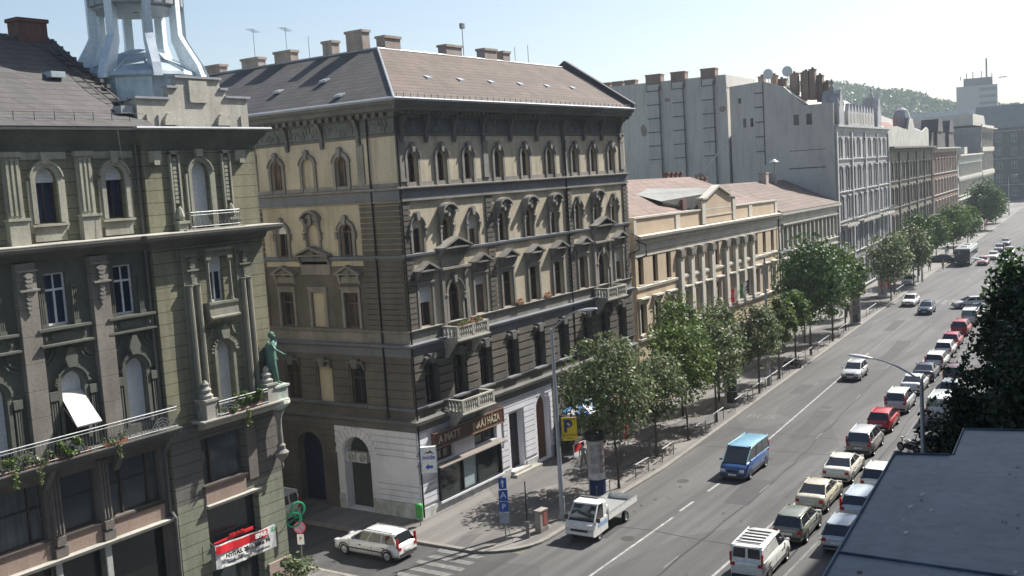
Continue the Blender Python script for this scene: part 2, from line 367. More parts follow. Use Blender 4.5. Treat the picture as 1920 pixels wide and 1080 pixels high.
path3 = [(x, yr(x)-KW) for x in XS][::-1]
pave('pavement', path3+[(-40, -6), (440, 20)], None, path3)
b = MB(); b.fr = lambda a, c, d: (a, c, d)
b2 = MB(); b2.fr = b.fr
def line(b, off, x0, x1, w=.13, z=.008, step=6):
    x = x0
    while x < x1-1e-6:
        y = min(x+step, x1); b.quad((x, yk(x)-off-w/2, z), (y, yk(y)-off-w/2, z), (y, yk(y)-off+w/2, z), (x, yk(x)-off+w/2, z)); x = y
line(b, 4.45, 36, 51.5)
for x in (52.6, 56.6, 61.0, 65.2): line(b, 4.35, x, x+1.9, .16)
line(b, 4.15, 69.3, 104); line(b2, 4.2, 106, 128)
for x in range(44, 150, 13): line(b2, 7.2, x+.5, x+2.2, .09)
line(b, 9.75, 36, 128, .15)
for x in range(30, 130, 3): line(b2, 12.75, x, x+2.9, .13)
for k in range(14): b2.quad((140, 23.3+k*1., .008), (144.5, 23.6+k*1., .008), (144.5, 24.1+k*1., .008), (140, 23.8+k*1., .008))
for k in range(6): b2.quad((37.3+k*.88, 31.0+(k%3)*.15, .012), (37.75+k*.88, 31.05, .012), (37.75+k*.88, 33.7+(k%2)*.3, .012), (37.3+k*.88, 33.9, .012))
for x0 in (165, 172, 179): b2.quad((x0, 30+(x0-165)*.07, .008), (x0+4, 30.3+(x0-165)*.07, .008), (x0+4, 30.5+(x0-165)*.07, .008), (x0, 30.2+(x0-165)*.07, .008))
tag(b.build('road_marking', mark_m), kind='structure'); tag(b2.build('faded_road_marking', mark_faint), kind='structure')
tm = text('BUS', 1.7, mark_faint, None, (75.5, 28.6, .008), (0, 0, -pi/2), 'bus_lane_lettering', 0, sx=.8); tm['kind'] = 'structure'
b = MB(); b.fr = lambda a, c, d: (a, c, d); rq = random.Random(6)
for off in (7.3, 12.2):
    x = 38; y0 = yk(x)-off
    while x < 150:
        y1 = yk(x+2)-off+rq.uniform(-.12, .12); w = rq.uniform(.02, .05)
        b.quad((x, y0-w, .005), (x+2, y1-w, .005), (x+2, y1+w, .005), (x, y0+w, .005)); x += 2; y0 = y1
for x0 in (49, 66, 71.5, 98, 111): 
    y = yk(x0)-.5; xx = x0
    while y > yk(x0)-9: x2 = xx+rq.uniform(-.25, .25); b.quad((xx, y, .006), (xx+.05, y, .006), (x2+.05, y-1, .006), (x2, y-1, .006)); xx = x2; y -= 1
tag(b.build('tar_seam', pm('tar', (.035, .035, .037), streak=0, rough=.5)), kind='structure')
b = MB(); b.fr = lambda a, c, d: (a, c, d)
for x, y, l, w in ((55, 21.8, 5, 1.6), (70, 23.5, 9, 1.3), (84, 28.2, 4, 1.2), (100, 25, 12, 1.5), (47, 26.6, 3.2, 1.1), (118, 29, 8, 1.4)): b.poly([(x, y, .003), (x+l, y+l*.06, .003), (x+l-.2, y+w+l*.06, .003), (x+l*.4, y+w+.1, .003), (x-.1, y+w-.1, .003)])
tag(b.build('road_patch', pm('patched_asphalt', (.075, .074, .076), (.06, .06, .062), bscale=30, streak=0)), kind='structure')
b = MB(); b.fr = lambda a, c, d: (a, c, d)
for k in range(70): 
    x = rq.uniform(42, 120); y = yk(x)-rq.choice([2.1, 5.8, 8.6, 11.2])+rq.gauss(0, .5); r_ = rq.uniform(.02, .085); b.poly([(x+r_*1.6*cos(q*pi/5)*rq.uniform(.7, 1.2), y+r_*sin(q*pi/5)*rq.uniform(.7, 1.2), .007) for q in range(10)])
tag(b.build('oil_stain', pm('oil_stain', (.045, .045, .045), streak=0, rough=.45)), kind='structure')
# joint strip of the pavement, tree pits, covers
b = MB(); b.fr = lambda a, c, d: (a, c, d)
for x, y in ((58, 27.2), (64.5, 24.2), (80, 25), (47.5, 25.6), (95, 27.6)): b.fr = (lambda x0, y0: lambda a, c, d: (x0+a, y0+c, d))(x, y); b.poly([(.38*cos(k*pi/8), .38*sin(k*pi/8), .009) for k in range(16)])
tag(b.build('manhole_cover', pm('cast_iron', (.07, .065, .06), streak=0, bscale=25)), kind='structure')

# ------------------------------------------------------------------ facade kit
def rust(b, u0, u1, z0, z1, h, gap, o0, o1, holes=()):
    z = z0
    while z < z1-.05:
        t = min(z+h-gap, z1); segs = [(u0, u1)]
        for q in holes:
            if q[2] < t and q[3] > z:
                a, c = q[0], q[1]
                if len(q) > 4 and q[4]:
                    r = (c-a)/2; sp = q[3]-r
                    if z > sp: w = sqrt(max(0, r*r-(z-sp)**2)); a, c = (a+c)/2-w, (a+c)/2+w
                segs = [s for g in segs for s in ((g[0], min(g[1], a)), (max(g[0], c), g[1])) if s[1]-s[0] > .03]
        for s in segs: b.box(s[0], s[1], o0, o1, z, t)
        z += h
def window(root, fr, h, o, fm, gm, style='casement', fw=.07, lean=0, blindh=0, name='window'):
    a, c, z0, z1 = h[:4]; arch = len(h) > 4 and h[4]; b = MB(fr); r = (c-a)/2; n = 8
    sp = z1-r if arch else z1; um = (a+c)/2
    b.box(a, a+fw, o, o+.07, z0, sp); b.box(c-fw, c, o, o+.07, z0, sp); b.box(a+fw, c-fw, o, o+.07, z0, z0+fw)
    if arch: b.archring(um, sp, r-fw, r, o, o+.07, n)
    else: b.box(a+fw, c-fw, o, o+.07, z1-fw, z1)
    tz = sp if arch else z0+(z1-z0)*.68
    if style != 'shop':
        b.box(a+fw, c-fw, o, o+.085, tz-fw*.6, tz+fw*.6)
        b.box(um-fw*.5, um+fw*.5, o, o+.08, z0+fw, tz-fw*.6)
        b.box(um-fw*.35, um+fw*.35, o, o+.075, tz+fw*.6, z1-fw)
    w = b.build(name, fm, root)
    p = MB(fr)
    pts = [(a, o+.02, z0), (c, o+.02, z0)]+([(um+r*cos(pi*k/n), o+.02, sp+r*sin(pi*k/n)) for k in range(n+1)] if arch else [(c, o+.02, z1), (a, o+.02, z1)])
    p.poly(pts); p.build('pane', gm, w)
    if blindh:
        q = MB(fr); zb = z1-blindh
        if arch:
            s0 = max(sp, zb); pts = [(um+r*cos(t), sp+r*sin(t)) for t in [pi*k/12 for k in range(13)]]
            if zb < sp: pts = pts+[(a, zb), (c, zb)]
            q.pr(pts, o+.09, o+.12)
        else: q.box(a, c, o+.09, o+.12, zb, z1)
        q.build('roller_blind', blind, w)
    return w
def surround(b, h, w=.2, o=.12, key=True, ears=True, base=True):
    a, c, z0, z1 = h[:4]; r = (c-a)/2; um = (a+c)/2; sp = z1-r
    b.box(a-w, a, 0, o, z0, sp); b.box(c, c+w, 0, o, z0, sp); b.archring(um, sp, r, r+w, 0, o, 12)
    b.archring(um, sp, r+w, r+w+.06, 0, o+.06, 12, pi*.04, pi*.96)
    if key: b.pr([(um-.1, z1-.05), (um+.1, z1-.05), (um+.17, z1+w+.22), (um, z1+w+.32), (um-.17, z1+w+.22)], 0, o+.14)
    if ears:
        for s in (-1, 1): b.box(um+s*(r+w+.02)-.09, um+s*(r+w+.02)+.09, 0, o+.07, sp-.42, sp-.02); b.box(um+s*(r+w+.02)-.12, um+s*(r+w+.02)+.12, 0, o+.11, sp-.1, sp)
def hood(b, um, z, w, o=.55):            # segmental hood on consoles
    n = 8; rr = w*1.15; zc = z+.38-rr
    pts = [(um+rr*sin(t), zc+rr*cos(t)) for t in [(-.95+1.9*k/n)*math.asin(w/rr) for k in range(n+1)]]
    b.pr([*pts, *[(p[0], p[1]-.13) for p in pts[::-1]]], 0, o)
    b.box(um-w, um-w+.34, 0, o, z-.22, z-.08); b.box(um+w-.34, um+w, 0, o, z-.22, z-.08)
    b.pr([(um-w+.2, z-.08), (um+w-.2, z-.08), (um, z+.2)], 0, o*.5)
    for s in (-1, 1): b.co([(0, z-.22), (o*.8, z-.22), (o*.6, z-.42), (.14, z-.85), (0, z-.9)], um+s*(w-.2)-.1, um+s*(w-.2)+.1)
    b.box(um-.12, um+.12, 0, o*.75, z-.45, z+.1)
def pediment(b, um, z, w, hh, o=.5):
    b.pr([(um-w, z), (um+w, z), (um+w, z+.09), (um-w, z+.09)], 0, o)
    b.pr([(um-w, z+.09), (um, z+hh), (um, z+hh-.14), (um-w+.28, z+.09)], 0, o+.04); b.pr([(um+w, z+.09), (um, z+hh), (um, z+hh-.14), (um+w-.28, z+.09)], 0, o+.04)
    b.pr([(um-w+.28, z+.09), (um+w-.28, z+.09), (um, z+hh-.14)], 0, .16)
    b.box(um-.14, um+.14, 0, o*.7, z-.1, z+.22)
    for s in (-1, 1): b.co([(0, z), (o*.85, z), (o*.7, z-.16), (.1, z-.55), (0, z-.6)], um+s*(w-.25)-.09, um+s*(w-.25)+.09)
    b.box(um-w+.15, um+w-.15, 0, .1, z-.5, z-.12)
BAL = [(.045, 0), (.075, .03), (.045, .07), (.095, .22), (.10, .28), (.045, .45), (.06, .5), (.07, .55)]
def balcony(root, fr, u0, u1, z, dep, mat, H=.78, label=None):
    s = MB(fr); s.box(u0, u1, 0, dep, z-.2, z); s.box(u0-.06, u1+.06, 0, dep+.08, z-.1, z-.02)
    for u in (u0+.25, u1-.25): s.co([(0, z-.2), (dep*.8, z-.2), (dep*.6, z-.45), (.15, z-1.15), (0, z-1.25)], u-.14, u+.14)
    w = s.build('balcony', mat, root)
    if label: w['label'] = label
    r = MB(fr); e = dep-.13
    for a, c, p, q in ((u0, u1, e, dep), (u0, u0+.14, .02, e), (u1-.14, u1, .02, e)):
        r.box(a, c, p, q, z, z+.1); r.box(a-.02, c+.02, p-.0, q+.02 if q == dep else q, z+H-.1, z+H)
    for u in (u0, u1-.2, (u0+u1)/2-.1): r.box(u, u+.2, e-.03, dep+.015, z+.1, z+H-.1)
    n = int((u1-u0)/.24)
    for k in range(n):
        u = u0+.3+(u1-u0-.6)*k/(n-1)
        if abs(u-(u0+u1)/2) > .16: r.lathe(u, e+.06, [(a, z+.1+q*(H-.2)/.55) for a, q in BAL], 7)
    for k in range(4):
        for u in (u0+.07, u1-.07): r.lathe(u, .15+(e-.2)*k/3.6, [(a, z+.1+q*(H-.2)/.55) for a, q in BAL], 7)
    r.build('balustrade', mat, w); return w

# ------------------------------------------------------------------ corner building
CB = empty('corner_building', (45.24, 37.6, 0), 0, 'five storey beige corner palace with brown tiled hip roof and white painted shop floor', 'building')
L = 27.3; D = 34
TU = [1.3, 4.02, 6.68, 9.9, 13.05, 16.2, 19.55, 22.22, 24.95]
SU = [4.1, 6.75, 9.35, 13.2, 16.2, 19.2, 22.2]
hw = .46
top_f = [(u-hw, u+hw, 19.22, 21.15, 1) for u in TU]; top_s = [(u-hw, u+hw, 19.22, 21.15, 1) for u in SU]
th_f = [(u-.48, u+.48, 15.37, 17.28, 1) for u in TU]; th_s = [(u-.48, u+.48, 15.37, 17.28, 1) for u in SU]
pn_f = [(u-.6, u+.6, 11.15, 13.4) if i not in (1, 7) else (u-.68, u+.68, 10.15, 13.4, 1) for i, u in enumerate([1.65, 4.4, 7.1, 10.15, 13.3, 16.45, 19.85, 22.7, 25.35])]
pn_s = [(u-.56, u+.56, 11.15, 13.25) for u in SU]
mz_f = [(u-.56, u+.56, 6.6, 9.1) if i not in (1, 7) else (u-.58, u+.58, 5.9, 9.1) for i, u in enumerate([1.65, 4.4, 7.1, 10.15, 13.4, 16.6, 19.9, 22.6, 25.3])]
mz_s = [(u-.56, u+.56, 6.6, 8.9) for u in SU]
gd_f = [(1.7, 3.4, 3.05, 3.95), (5.5, 7.9, 3.05, 3.95), (1.65, 8.1, .75, 2.75), (9.35, 10.9, .45, 4.2), (12.6, 14.2, .2, 4.65, 1), (16.2, 18.4, .6, 4.1, 1), (19.6, 21.4, .2, 4.4, 1), (22.8, 25.2, .6, 4.1, 1)]
gd_s = [(3.65, 5.75, .15, 4.6, 1), (7.5, 9.6, .15, 4.6, 1), (12.5, 14.3, .8, 4.2, 1), (16.5, 18.3, .8, 4.2, 1), (20.5, 22.3, .8, 4.2, 1)]
b = MB(FRONT); b.wall(0, L, 18.4, 24, top_f); b.wall(0, L, 11.05, 18.4, th_f+[h for h in pn_f]); 
b.fr = SIDE; b.wall(0, D, 18.4, 24, top_s); b.wall(0, D, 14.8, 18.4, th_s)
b.fr = FRONT; b.box(L, L+.02, -D, 0, 0, 24); b.box(0, L, -D-.02, -D, 0, 24)
# closed back so no light leaks in
b.box(.5, L-.5, -1.2, -1.1, 0, 23.9); b.fr = SIDE; b.box(1.3, D-.5, -1.2, -1.1, 0, 23.9)
b.build('wall', beige, CB)
b = MB(FRONT); b.wall(0, L, 5.75, 11.05, mz_f+[(h[0], h[1], h[2], h[3]) for h in pn_f if h[2] < 11]); b.fr = SIDE; b.wall(0, D, 5.75, 14.8, mz_s+pn_s, depth=.3)
b.fr = FRONT; b.wall(14.6, L, 0, 5.75, [h for h in gd_f if h[0] > 14.6], depth=.5); b.fr = SIDE; b.wall(6.3, D, 0, 5.75, gd_s[1:], depth=.6)
b.build('lower_wall', brown, CB)['label'] = 'brown weathered lower wall'
b = MB(FRONT); b.wall(0, 14.6, 0, 5.75, [h for h in gd_f if h[0] < 14.6], depth=.55)
b.fr = SIDE; b.wall(0, 6.3, 0, 5.75, gd_s[:1], depth=.7)
b.build('ground_floor_wall', whitepaint, CB)['label'] = 'white painted ground floor wall'
b = MB(FRONT)
H1 = [(h[0]-.12, h[1]+.12, h[2]-.1, h[3]+.12, len(h) > 4) for h in gd_f]+[(.9, 8.6, 2.6, 5.1)]
rust(b, 0, 14.6, .95, 2.2, .36, .06, 0, .07, H1); rust(b, 8.5, 14.6, 2.2, 5.2, .36, .06, 0, .07, H1); rust(b, 0, 8.5, 4.1, 5.3, .36, .06, 0, .07, H1)
b.fr = SIDE; H2 = [(gd_s[0][0]-.55, gd_s[0][1]+.55, .1, 5.1, 1)]
rust(b, .0, 6.3, 1.05, 2.35, .34, .06, 0, .07, H2); rust(b, .0, 6.3, 2.35, 3.75, 1.4, .06, 0, .07, H2); rust(b, .0, 6.3, 3.75, 5.3, .38, .06, 0, .07, H2)
um, sp = 4.7, 3.55
for k in range(13):
    t0 = pi*(k+.05)/13; t1 = pi*(k+.95)/13
    b.pr([(um+1.08*cos(t0), sp+1.08*sin(t0)), (um+1.62*cos(t0), sp+1.62*sin(t0)), (um+1.62*cos(t1), sp+1.62*sin(t1)), (um+1.08*cos(t1), sp+1.08*sin(t1))], 0, .08)
b.box(.6, 1.5, .07, .08, 2.1, 2.13)
b.build('rustication', whitepaint, CB)
b = MB(FRONT); b.box(-.07, 9.1, 0, .07, 0, .72); b.cut(); b.box(11.1, 12.4, 0, .07, 0, .72); b.cut(); b.fr = SIDE; b.box(0, 3.55, 0, .07, 0, 1.0); b.cut(); b.box(5.85, 6.3, 0, .05, 0, 1.0)
b.build('plinth', plinth, CB)
b = MB(SIDE); b.box(6.3, 7.4, 0, .05, 0, .9); b.box(9.7, D, 0, .05, 0, .9); H3 = [(h[0]-.15, h[1]+.15, h[2], h[3]+.15, 1) for h in gd_s[1:]]
rust(b, 6.32, D, .95, 5.3, .4, .06, 0, .04, H3); b.fr = FRONT; b.box(14.62, L, 0, .05, 0, .6)
rust(b, 14.65, L, .7, 5.3, .42, .07, 0, .06, [(h[0]-.15, h[1]+.15, h[2], h[3]+.15, 1) for h in gd_f[5:]])
# rusticated bands of the mezzanine
Hm = [(h[0]-.12, h[1]+.12, h[2]-.1, h[3]+.25) for h in mz_f]
rust(b, .02, L, 6.68, 9.7, .5, .1, 0, .13, Hm)
b.fr = SIDE; rust(b, 0, D, 6.68, 9.7, .5, .06, 0, .05, [(h[0]-.12, h[1]+.12, h[2]-.1, h[3]+.2) for h in mz_s])
b.build('banded_rustication', brown, CB)
# quoin strips
b = MB(FRONT)
for a, c in ((0, .78), (8.2, 8.95), (17.95, 18.75), (26.55, L)):
    b.cut(); rust(b, a, c, 11.1, 15.1, .31, .06, 0, .09); rust(b, a, c, 15.42, 18.3, .31, .06, 0, .09)
b.fr = SIDE
for a, c in ((0, 2.95), (10.95, 11.7), (24, 25)):
    b.cut(); rust(b, a, c, 11.1, 15.1, .31, .055, 0, .07); rust(b, a, c, 15.42, 18.3, .31, .055, 0, .07)
b.build('quoin', brown, CB)
# cornices and string courses
PATH = [(0, D), (0, 0), (L, 0)]
b = MB()
b.sweep(PATH, [(.0, 22.98), (.22, 23.1), (.28, 23.3), (.74, 23.42), (.78, 23.62), (.97, 23.72), (1.0, 23.86), (0, 23.86)])
b.sweep(PATH, [(0, 22.02), (.1, 22.06), (.1, 22.16), (0, 22.2)])
b.sweep(PATH, [(0, 5.2), (.1, 5.25), (.16, 5.62), (.38, 5.72), (.42, 5.9), (0, 5.98)])
b.build('cornice', darktrim, CB)
b = MB(); b.sweep(PATH, [(0, 18.46), (.12, 18.46), (.12, 19.0), (0, 19.0)]); b.sweep(PATH, [(0, 15.1), (.12, 15.14), (.18, 15.24), (.2, 15.36), (0, 15.4)])
b.sweep(PATH, [(0, 9.55), (.06, 9.55), (.1, 10.05), (.32, 10.14), (.36, 10.28), (0, 10.34)]); b.sweep(PATH, [(0, 6.4), (.1, 6.44), (.16, 6.6), (0, 6.64)])
b.build('string_course', pm('slate_grey_band', (.17, .18, .20), (.13, .14, .155), streak=.3), CB)
b = MB(); b.sweep(PATH, [(0, 19.0), (.26, 19.03), (.32, 19.09), (.32, 19.15), (0, 19.18)]); b.sweep(PATH, [(0, 18.34), (.17, 18.36), (.17, 18.44), (0, 18.46)]); b.sweep(PATH, [(0, 10.92), (.14, 10.95), (.2, 11.06), (0, 11.1)])
b.sweep(PATH, [(0, 10.34), (.02, 10.34), (.02, 10.92), (0, 10.92)])
b.sweep(PATH, [(0, 19.18), (.05, 19.18), (.05, 19.42), (0, 19.42)])
b.build('ledge', greytrim, CB)
# frieze: relief panels and brackets under the eaves
b = MB(); b.sweep(PATH, [(0, 22.2), (.03, 22.2), (.03, 22.98), (0, 22.98)]); b.build('frieze_panel', pm('teal_grey_frieze', (.15, .165, .155), (.10, .11, .105), streak=.3), CB)
b = MB(FRONT); rnd = random.Random(3)
def relief(b, u0, u1, z0, z1):
    u = u0
    while u < u1:
        w = rnd.uniform(.12, .3); zc = rnd.uniform(z0+.15, z1-.15); h = rnd.uniform(.12, .3)
        b.pr([(u, zc-h*.6), (u+w*.5, zc-h), (u+w, zc-h*.2), (u+w*.7, zc+h), (u+w*.2, zc+h*.7)], 0, rnd.uniform(.04, .09)); u += w*rnd.uniform(.8, 1.3)
relief(b, .2, L-.2, 22.2, 22.95); b.cut(); b.fr = SIDE; relief(b, .2, D, 22.2, 22.95); b.build('frieze', darktrim, CB)
b = MB(FRONT)
for u in (.45, 2.66, 5.35, 8.35, 11.4, 14.6, 17.98, 20.9, 23.6, 26.4): b.cut(); b.co([(0, 21.72), (.12, 21.6), (.22, 21.85), (.16, 22.2), (.3, 22.7), (.5, 23.1), (0, 23.1)], u-.11, u+.11)
u = .15; b.build('eaves_bracket', darktrim, CB); b = MB(FRONT)
while u < L: b.box(u, u+.2, .28, .58, 23.2, 23.41); u += .45
tag(b.build('dentil_course', darktrim, CB), kind='stuff'); b = MB(SIDE)
for u in (2.6, 5.42, 8.24, 11.2, 14.4, 17.6, 20.8): b.cut(); b.co([(0, 21.72), (.12, 21.6), (.22, 21.85), (.16, 22.2), (.3, 22.7), (.5, 23.1), (0, 23.1)], u-.11, u+.11)
u = .3; b.build('eaves_bracket', darktrim, CB); b = MB(SIDE)
while u < D: b.box(u, u+.26, .12, .5, 23.1, 23.4); u += .58
tag(b.build('dentil_course', darktrim, CB), kind='stuff')
b = MB(FRONT)
for a, c in ((.2, .7), (8.3, 8.8), (17.9, 18.35), (26.45, 26.95)): b.cut(); b.box(a, c, 0, .09, 19.45, 21.7); b.box(a-.06, c+.06, 0, .13, 19.45, 19.65); b.box(a-.05, c+.05, 0, .12, 21.5, 21.72)
b.fr = SIDE
for a, c in ((2.35, 2.85), (11.0, 11.5)): b.cut(); b.box(a, c, 0, .09, 19.45, 21.7)
b.build('pilaster', greytrim, CB)
# windows
rnd2 = random.Random(12)
def winset(fr, holes, kind, n0=0):
    for i, h in enumerate(holes):
        blindw = fr is SIDE and i == 1
        fm = woodfr; gm = glass
        if kind == 'mezz': fm, gm = darkfr, glass_dark
        if blindw:
            b = MB(fr); r = (h[1]-h[0])/2
            if len(h) > 4: b.pr([(h[0]+r+r*cos(pi*k/10), h[3]-r+r*sin(pi*k/10)) for k in range(11)]+[(h[0], h[2]), (h[1], h[2])], -.3, -.12)
            else: b.box(h[0], h[1], -.3, -.12, h[2], h[3])
            w = b.build('blind_window', beige, CB)
        else: w = window(CB, fr, h, -.28, fm, gm, fw=.075, blindh=(rnd2.choice([0, 0, 0, .5, .9]) if kind in ('pn', 'third') else 0))
        um = (h[0]+h[1])/2; s = MB(fr)
        if kind == 'top': surround(s, h, .2, .12, True, False)
        elif kind == 'third':
            if (fr is FRONT and i in (1, 3, 4, 5, 7)) or (fr is SIDE and i == 1): surround(s, h, .14, .14, False, True); hood(s, um, 17.75, .72, .55 if fr is FRONT else .4)
            else: surround(s, h, .18, .13, True, True)
        elif kind == 'pn':
            if len(h) > 4:
                surround(s, h, .2, .14, True, True); pediment(s, um, 15.42, 1.55, .68, .62); s.box(um-1.15, um+1.15, 0, .12, 14.35, 15.1); relief(s, um-1.0, um+1.0, 14.4, 15.1)
                s.box(um-1.4, um+1.4, 0, .42, 14.2, 14.33)
                for q in (-1, 1): s.box(um+q*1.15-.14, um+q*1.15+.14, 0, .2, 10.3, 14.2)
            else:
                s.box(h[0]-.17, h[0], 0, .12, h[2], h[3]); s.box(h[1], h[1]+.17, 0, .12, h[2], h[3]); s.box(h[0]-.17, h[1]+.17, 0, .12, h[3], h[3]+.22); s.box(h[0]-.22, h[1]+.22, 0, .2, h[3]+.22, h[3]+.32)
                if fr is SIDE and i == 1: pediment(s, um, 15.42, 1.4, .6, .5); s.box(um-1.2, um+1.2, 0, .1, 14.3, 15.1); relief(s, um-1, um+1, 14.4, 15.05)
                else: pediment(s, um, 14.3, 1.0, .58, .48 if fr is FRONT else .34)
        elif kind == 'mezz':
            s.box(h[0]-.1, h[1]+.1, 0, .3, h[3]+.2, h[3]+.32); s.pr([(um-.2, h[3]-.1), (um+.2, h[3]-.1), (um+.3, h[3]+.45), (um-.3, h[3]+.45)], 0, .34)
            for q in (h[0]-.06, h[1]-.06): s.co([(0, h[3]+.2), (.26, h[3]+.2), (.1, h[3]-.2), (0, h[3]-.25)], q, q+.12)
            s.box(h[0]-.15, h[1]+.15, 0, .24, 6.5, 6.6)
        s.build('window_surround', greytrim if kind == 'top' or (fr is FRONT and kind == 'third') else (darktrim if kind == 'mezz' else greytrim), w)
winset(FRONT, top_f, 'top'); winset(SIDE, top_s, 'top'); winset(FRONT, th_f, 'third'); winset(SIDE, th_s, 'third')
winset(FRONT, pn_f, 'pn'); winset(SIDE, pn_s, 'pn'); winset(FRONT, mz_f, 'mezz'); winset(SIDE, mz_s, 'mezz')
balcony(CB, FRONT, 2.9, 6.1, 10.15, 1.2, lightstone); balcony(CB, FRONT, 2.9, 6.2, 5.78, 1.2, lightstone); balcony(CB, FRONT, 21.2, 24.2, 10.15, 1.2, lightstone)
# doors and shop
b = MB(FRONT); b.box(12.6, 13.38, -.5, -.42, .2, 3.87); b.box(13.42, 14.2, -.5, -.42, .2, 3.87); b.archring(13.4, 3.85, .05, .8, -.52, -.44)
for u in (12.72, 13.54):
    for z in (.5, 1.7, 2.8): b.box(u, u+.54, -.42, -.38, z, z+.9)
b.build('portal_door', flat('brown_door_wood', (.17, .075, .04), .5), CB)
d = window(CB, FRONT, (9.35, 10.9, .45, 4.2), -.5, darkfr, glass_dark, fw=.12, name='shop_door')
b = MB(FRONT); b.box(9.1, 12.2, .0, .55, .12, .3); b.box(9.25, 11.2, .0, .3, .3, .45); b.build('entrance_step', lightstone, CB)
b = MB(FRONT); b.box(16.2, 18.4, -.55, -.5, 0, 5); b.cut(); b.box(19.6, 21.4, -.55, -.5, 0, 5); b.cut(); b.box(22.8, 25.2, -.55, -.5, 0, 5); b.build('shop_window', shopglass, CB)
window(CB, FRONT, (1.7, 3.4, 3.05, 3.95), -.3, darkfr, glass, name='fanlight'); window(CB, FRONT, (5.5, 7.9, 3.05, 3.95), -.3, darkfr, glass, name='fanlight')
b = MB(FRONT); b.box(1.65, 1.75, -.1, .16, .75, 2.75); b.box(8.0, 8.1, -.1, .16, .75, 2.75); b.box(1.75, 8.0, -.1, .16, .75, .83); b.box(1.75, 8.0, -.1, .16, 2.67, 2.75)
for u in (3.95, 5.45): b.box(u, u+.09, -.1, .14, .83, 2.67)
w = b.build('shop_window', black, CB)
b = MB(FRONT); b.quad((1.7, .02, .8), (4.0, .02, .8), (4.0, .02, 2.7), (1.7, .02, 2.7)); b.cut(); b.quad((5.5, .02, .8), (8.05, .02, .8), (8.05, .02, 2.7), (5.5, .02, 2.7)); b.build('pane', shopglass, w)
b = MB(FRONT); b.box(4.06, 5.42, 0, .04, .85, 2.65); b.build('window_poster', flat('pale_blue_poster', (.34, .42, .44), .4), w)
b = MB(FRONT); b.box(1.6, 8.2, 0, .22, .62, .74); b.build('window_sill', whitepaint, CB)
b = MB(FRONT); b.co([(0, 2.98), (0, 2.9), (.5, 2.8), (.5, 2.86)], 1.4, 8.3); b.build('shop_canopy', pm('stained_canopy', (.24, .21, .185), (.17, .145, .13), streak=.4), CB)
# doors of the side arches, air conditioners
b = MB(SIDE); b.box(7.5, 9.6, -.65, -.58, 0, 4.6); b.build('side_door', flat('dark_blue_door', (.012, .016, .045), .5), CB)
b = MB(SIDE); b.box(3.65, 5.75, -.75, -.66, 0, 4.6); b.box(3.9, 5.5, -.66, -.6, 2.4, 2.5); b.build('side_door', flat('dark_green_shutter', (.05, .06, .05), .5), CB)
for u in (4.2, 5.1):
    b = MB(SIDE); b.box(u, u+.8, -.6, -.25, 2.95, 3.55); a = b.build('air_conditioner', flat('ac_casing', (.55, .56, .55), .5), CB)
    b = MB(SIDE); 
    for r in (.08, .16, .23): b.archring(u+.3, 3.25, r-.02, r, -.25, -.235, 14, 0, 2*pi)
    b.build('fan_grille', black, a)
# downpipes
b = MB(FRONT); b.tube([(18.05, .14, 23.4), (18.05, .14, 6.2)], .055); b.cut(); b.tube([(-.02, .16, 23.6), (-.02, .16, .3)], .055); b.cut(); b.tube([(27.2, .25, 14.5), (27.2, .9, 14.2), (27.2, .9, 13.2), (27.2, .15, 12.9)], .05); b.cut(); b.fr = SIDE; b.tube([(1.9, .14, 23.5), (1.9, .14, 5.9)], .055)
b.build('downpipe', black, CB)
# roof
zr = 27.7; ze = 23.9; oe = .92; sl_ = (zr-ze)/(5+oe)
rf = MB(); rf.fr = lambda a, c, d: (a, c, d)
rf.m = 1; rf.poly([(-oe, -oe, ze), (L+.1, -oe, ze), (L+.1, 5, zr), (5, 5, zr)])
rf.m = 0; rf.poly([(-oe, -oe, ze), (5, 5, zr), (5, D, zr), (-oe, D, ze)])
rf.m = 1; rf.poly([(5, 5, zr), (L+.1, 5, zr), (L+.1, 11, ze), (11, 11, ze)]); rf.m = 0; rf.poly([(5, 5, zr), (11, 11, ze), (11, D, ze), (5, D, zr)])
roof = rf.build('roof', [tile_side, tile_front], CB)
b = MB(); b.sweep(PATH, [(.97, 23.87), (1.06, 23.87), (1.14, 23.97), (1.1, 24.0), (1.0, 23.92), (.7, 24.1), (.68, 24.06), (.95, 23.9)])
b.build('gutter', metal, roof)
b = MB(); b.fr = lambda a, c, d: (a, c, d)
b.tube([(-oe, -oe, ze+.03), (5, 5, zr+.04)], .07); b.tube([(5, 5, zr+.02), (L, 5, zr+.02)], .06); b.tube([(5, 5, zr+.02), (5, D, zr+.02)], .07)
b.build('ridge', metal, roof)
b = MB(FRONT)
b.fr = lambda a, c, d: (a, c, d)
b.poly([(L+.1, -.95, 23.9), (L+.1, -.95, 24.35), (L+.1, 5, zr+.55), (L+.1, 5, zr)]); b.poly([(L+.55, -.95, 23.9), (L+.55, -.95, 24.35), (L+.55, 5, zr+.55), (L+.55, 5, zr)]); b.poly([(L+.1, -.95, 24.35), (L+.55, -.95, 24.35), (L+.55, 5, zr+.55), (L+.1, 5, zr+.55)]); b.poly([(L+.1, -.95, 23.9), (L+.55, -.95, 23.9), (L+.55, -.95, 24.35), (L+.1, -.95, 24.35)]); b.poly([(L+.1, 5, zr+.55), (L+.55, 5, zr+.55), (L+.55, 11, 24.3), (L+.1, 11, 24.3)]); b.poly([(L+.1, 5, zr), (L+.1, 11, 23.9), (L+.1, 11, 24.3), (L+.1, 5, zr+.55)])
b.build('firewall_parapet', pm('dark_parapet', (.10, .10, .11), streak=.2), roof)
b = MB(FRONT)
def sz(o): return ze+(oe-o)*sl_ if o > 0 else ze+(oe-o)*sl_
u = -.5
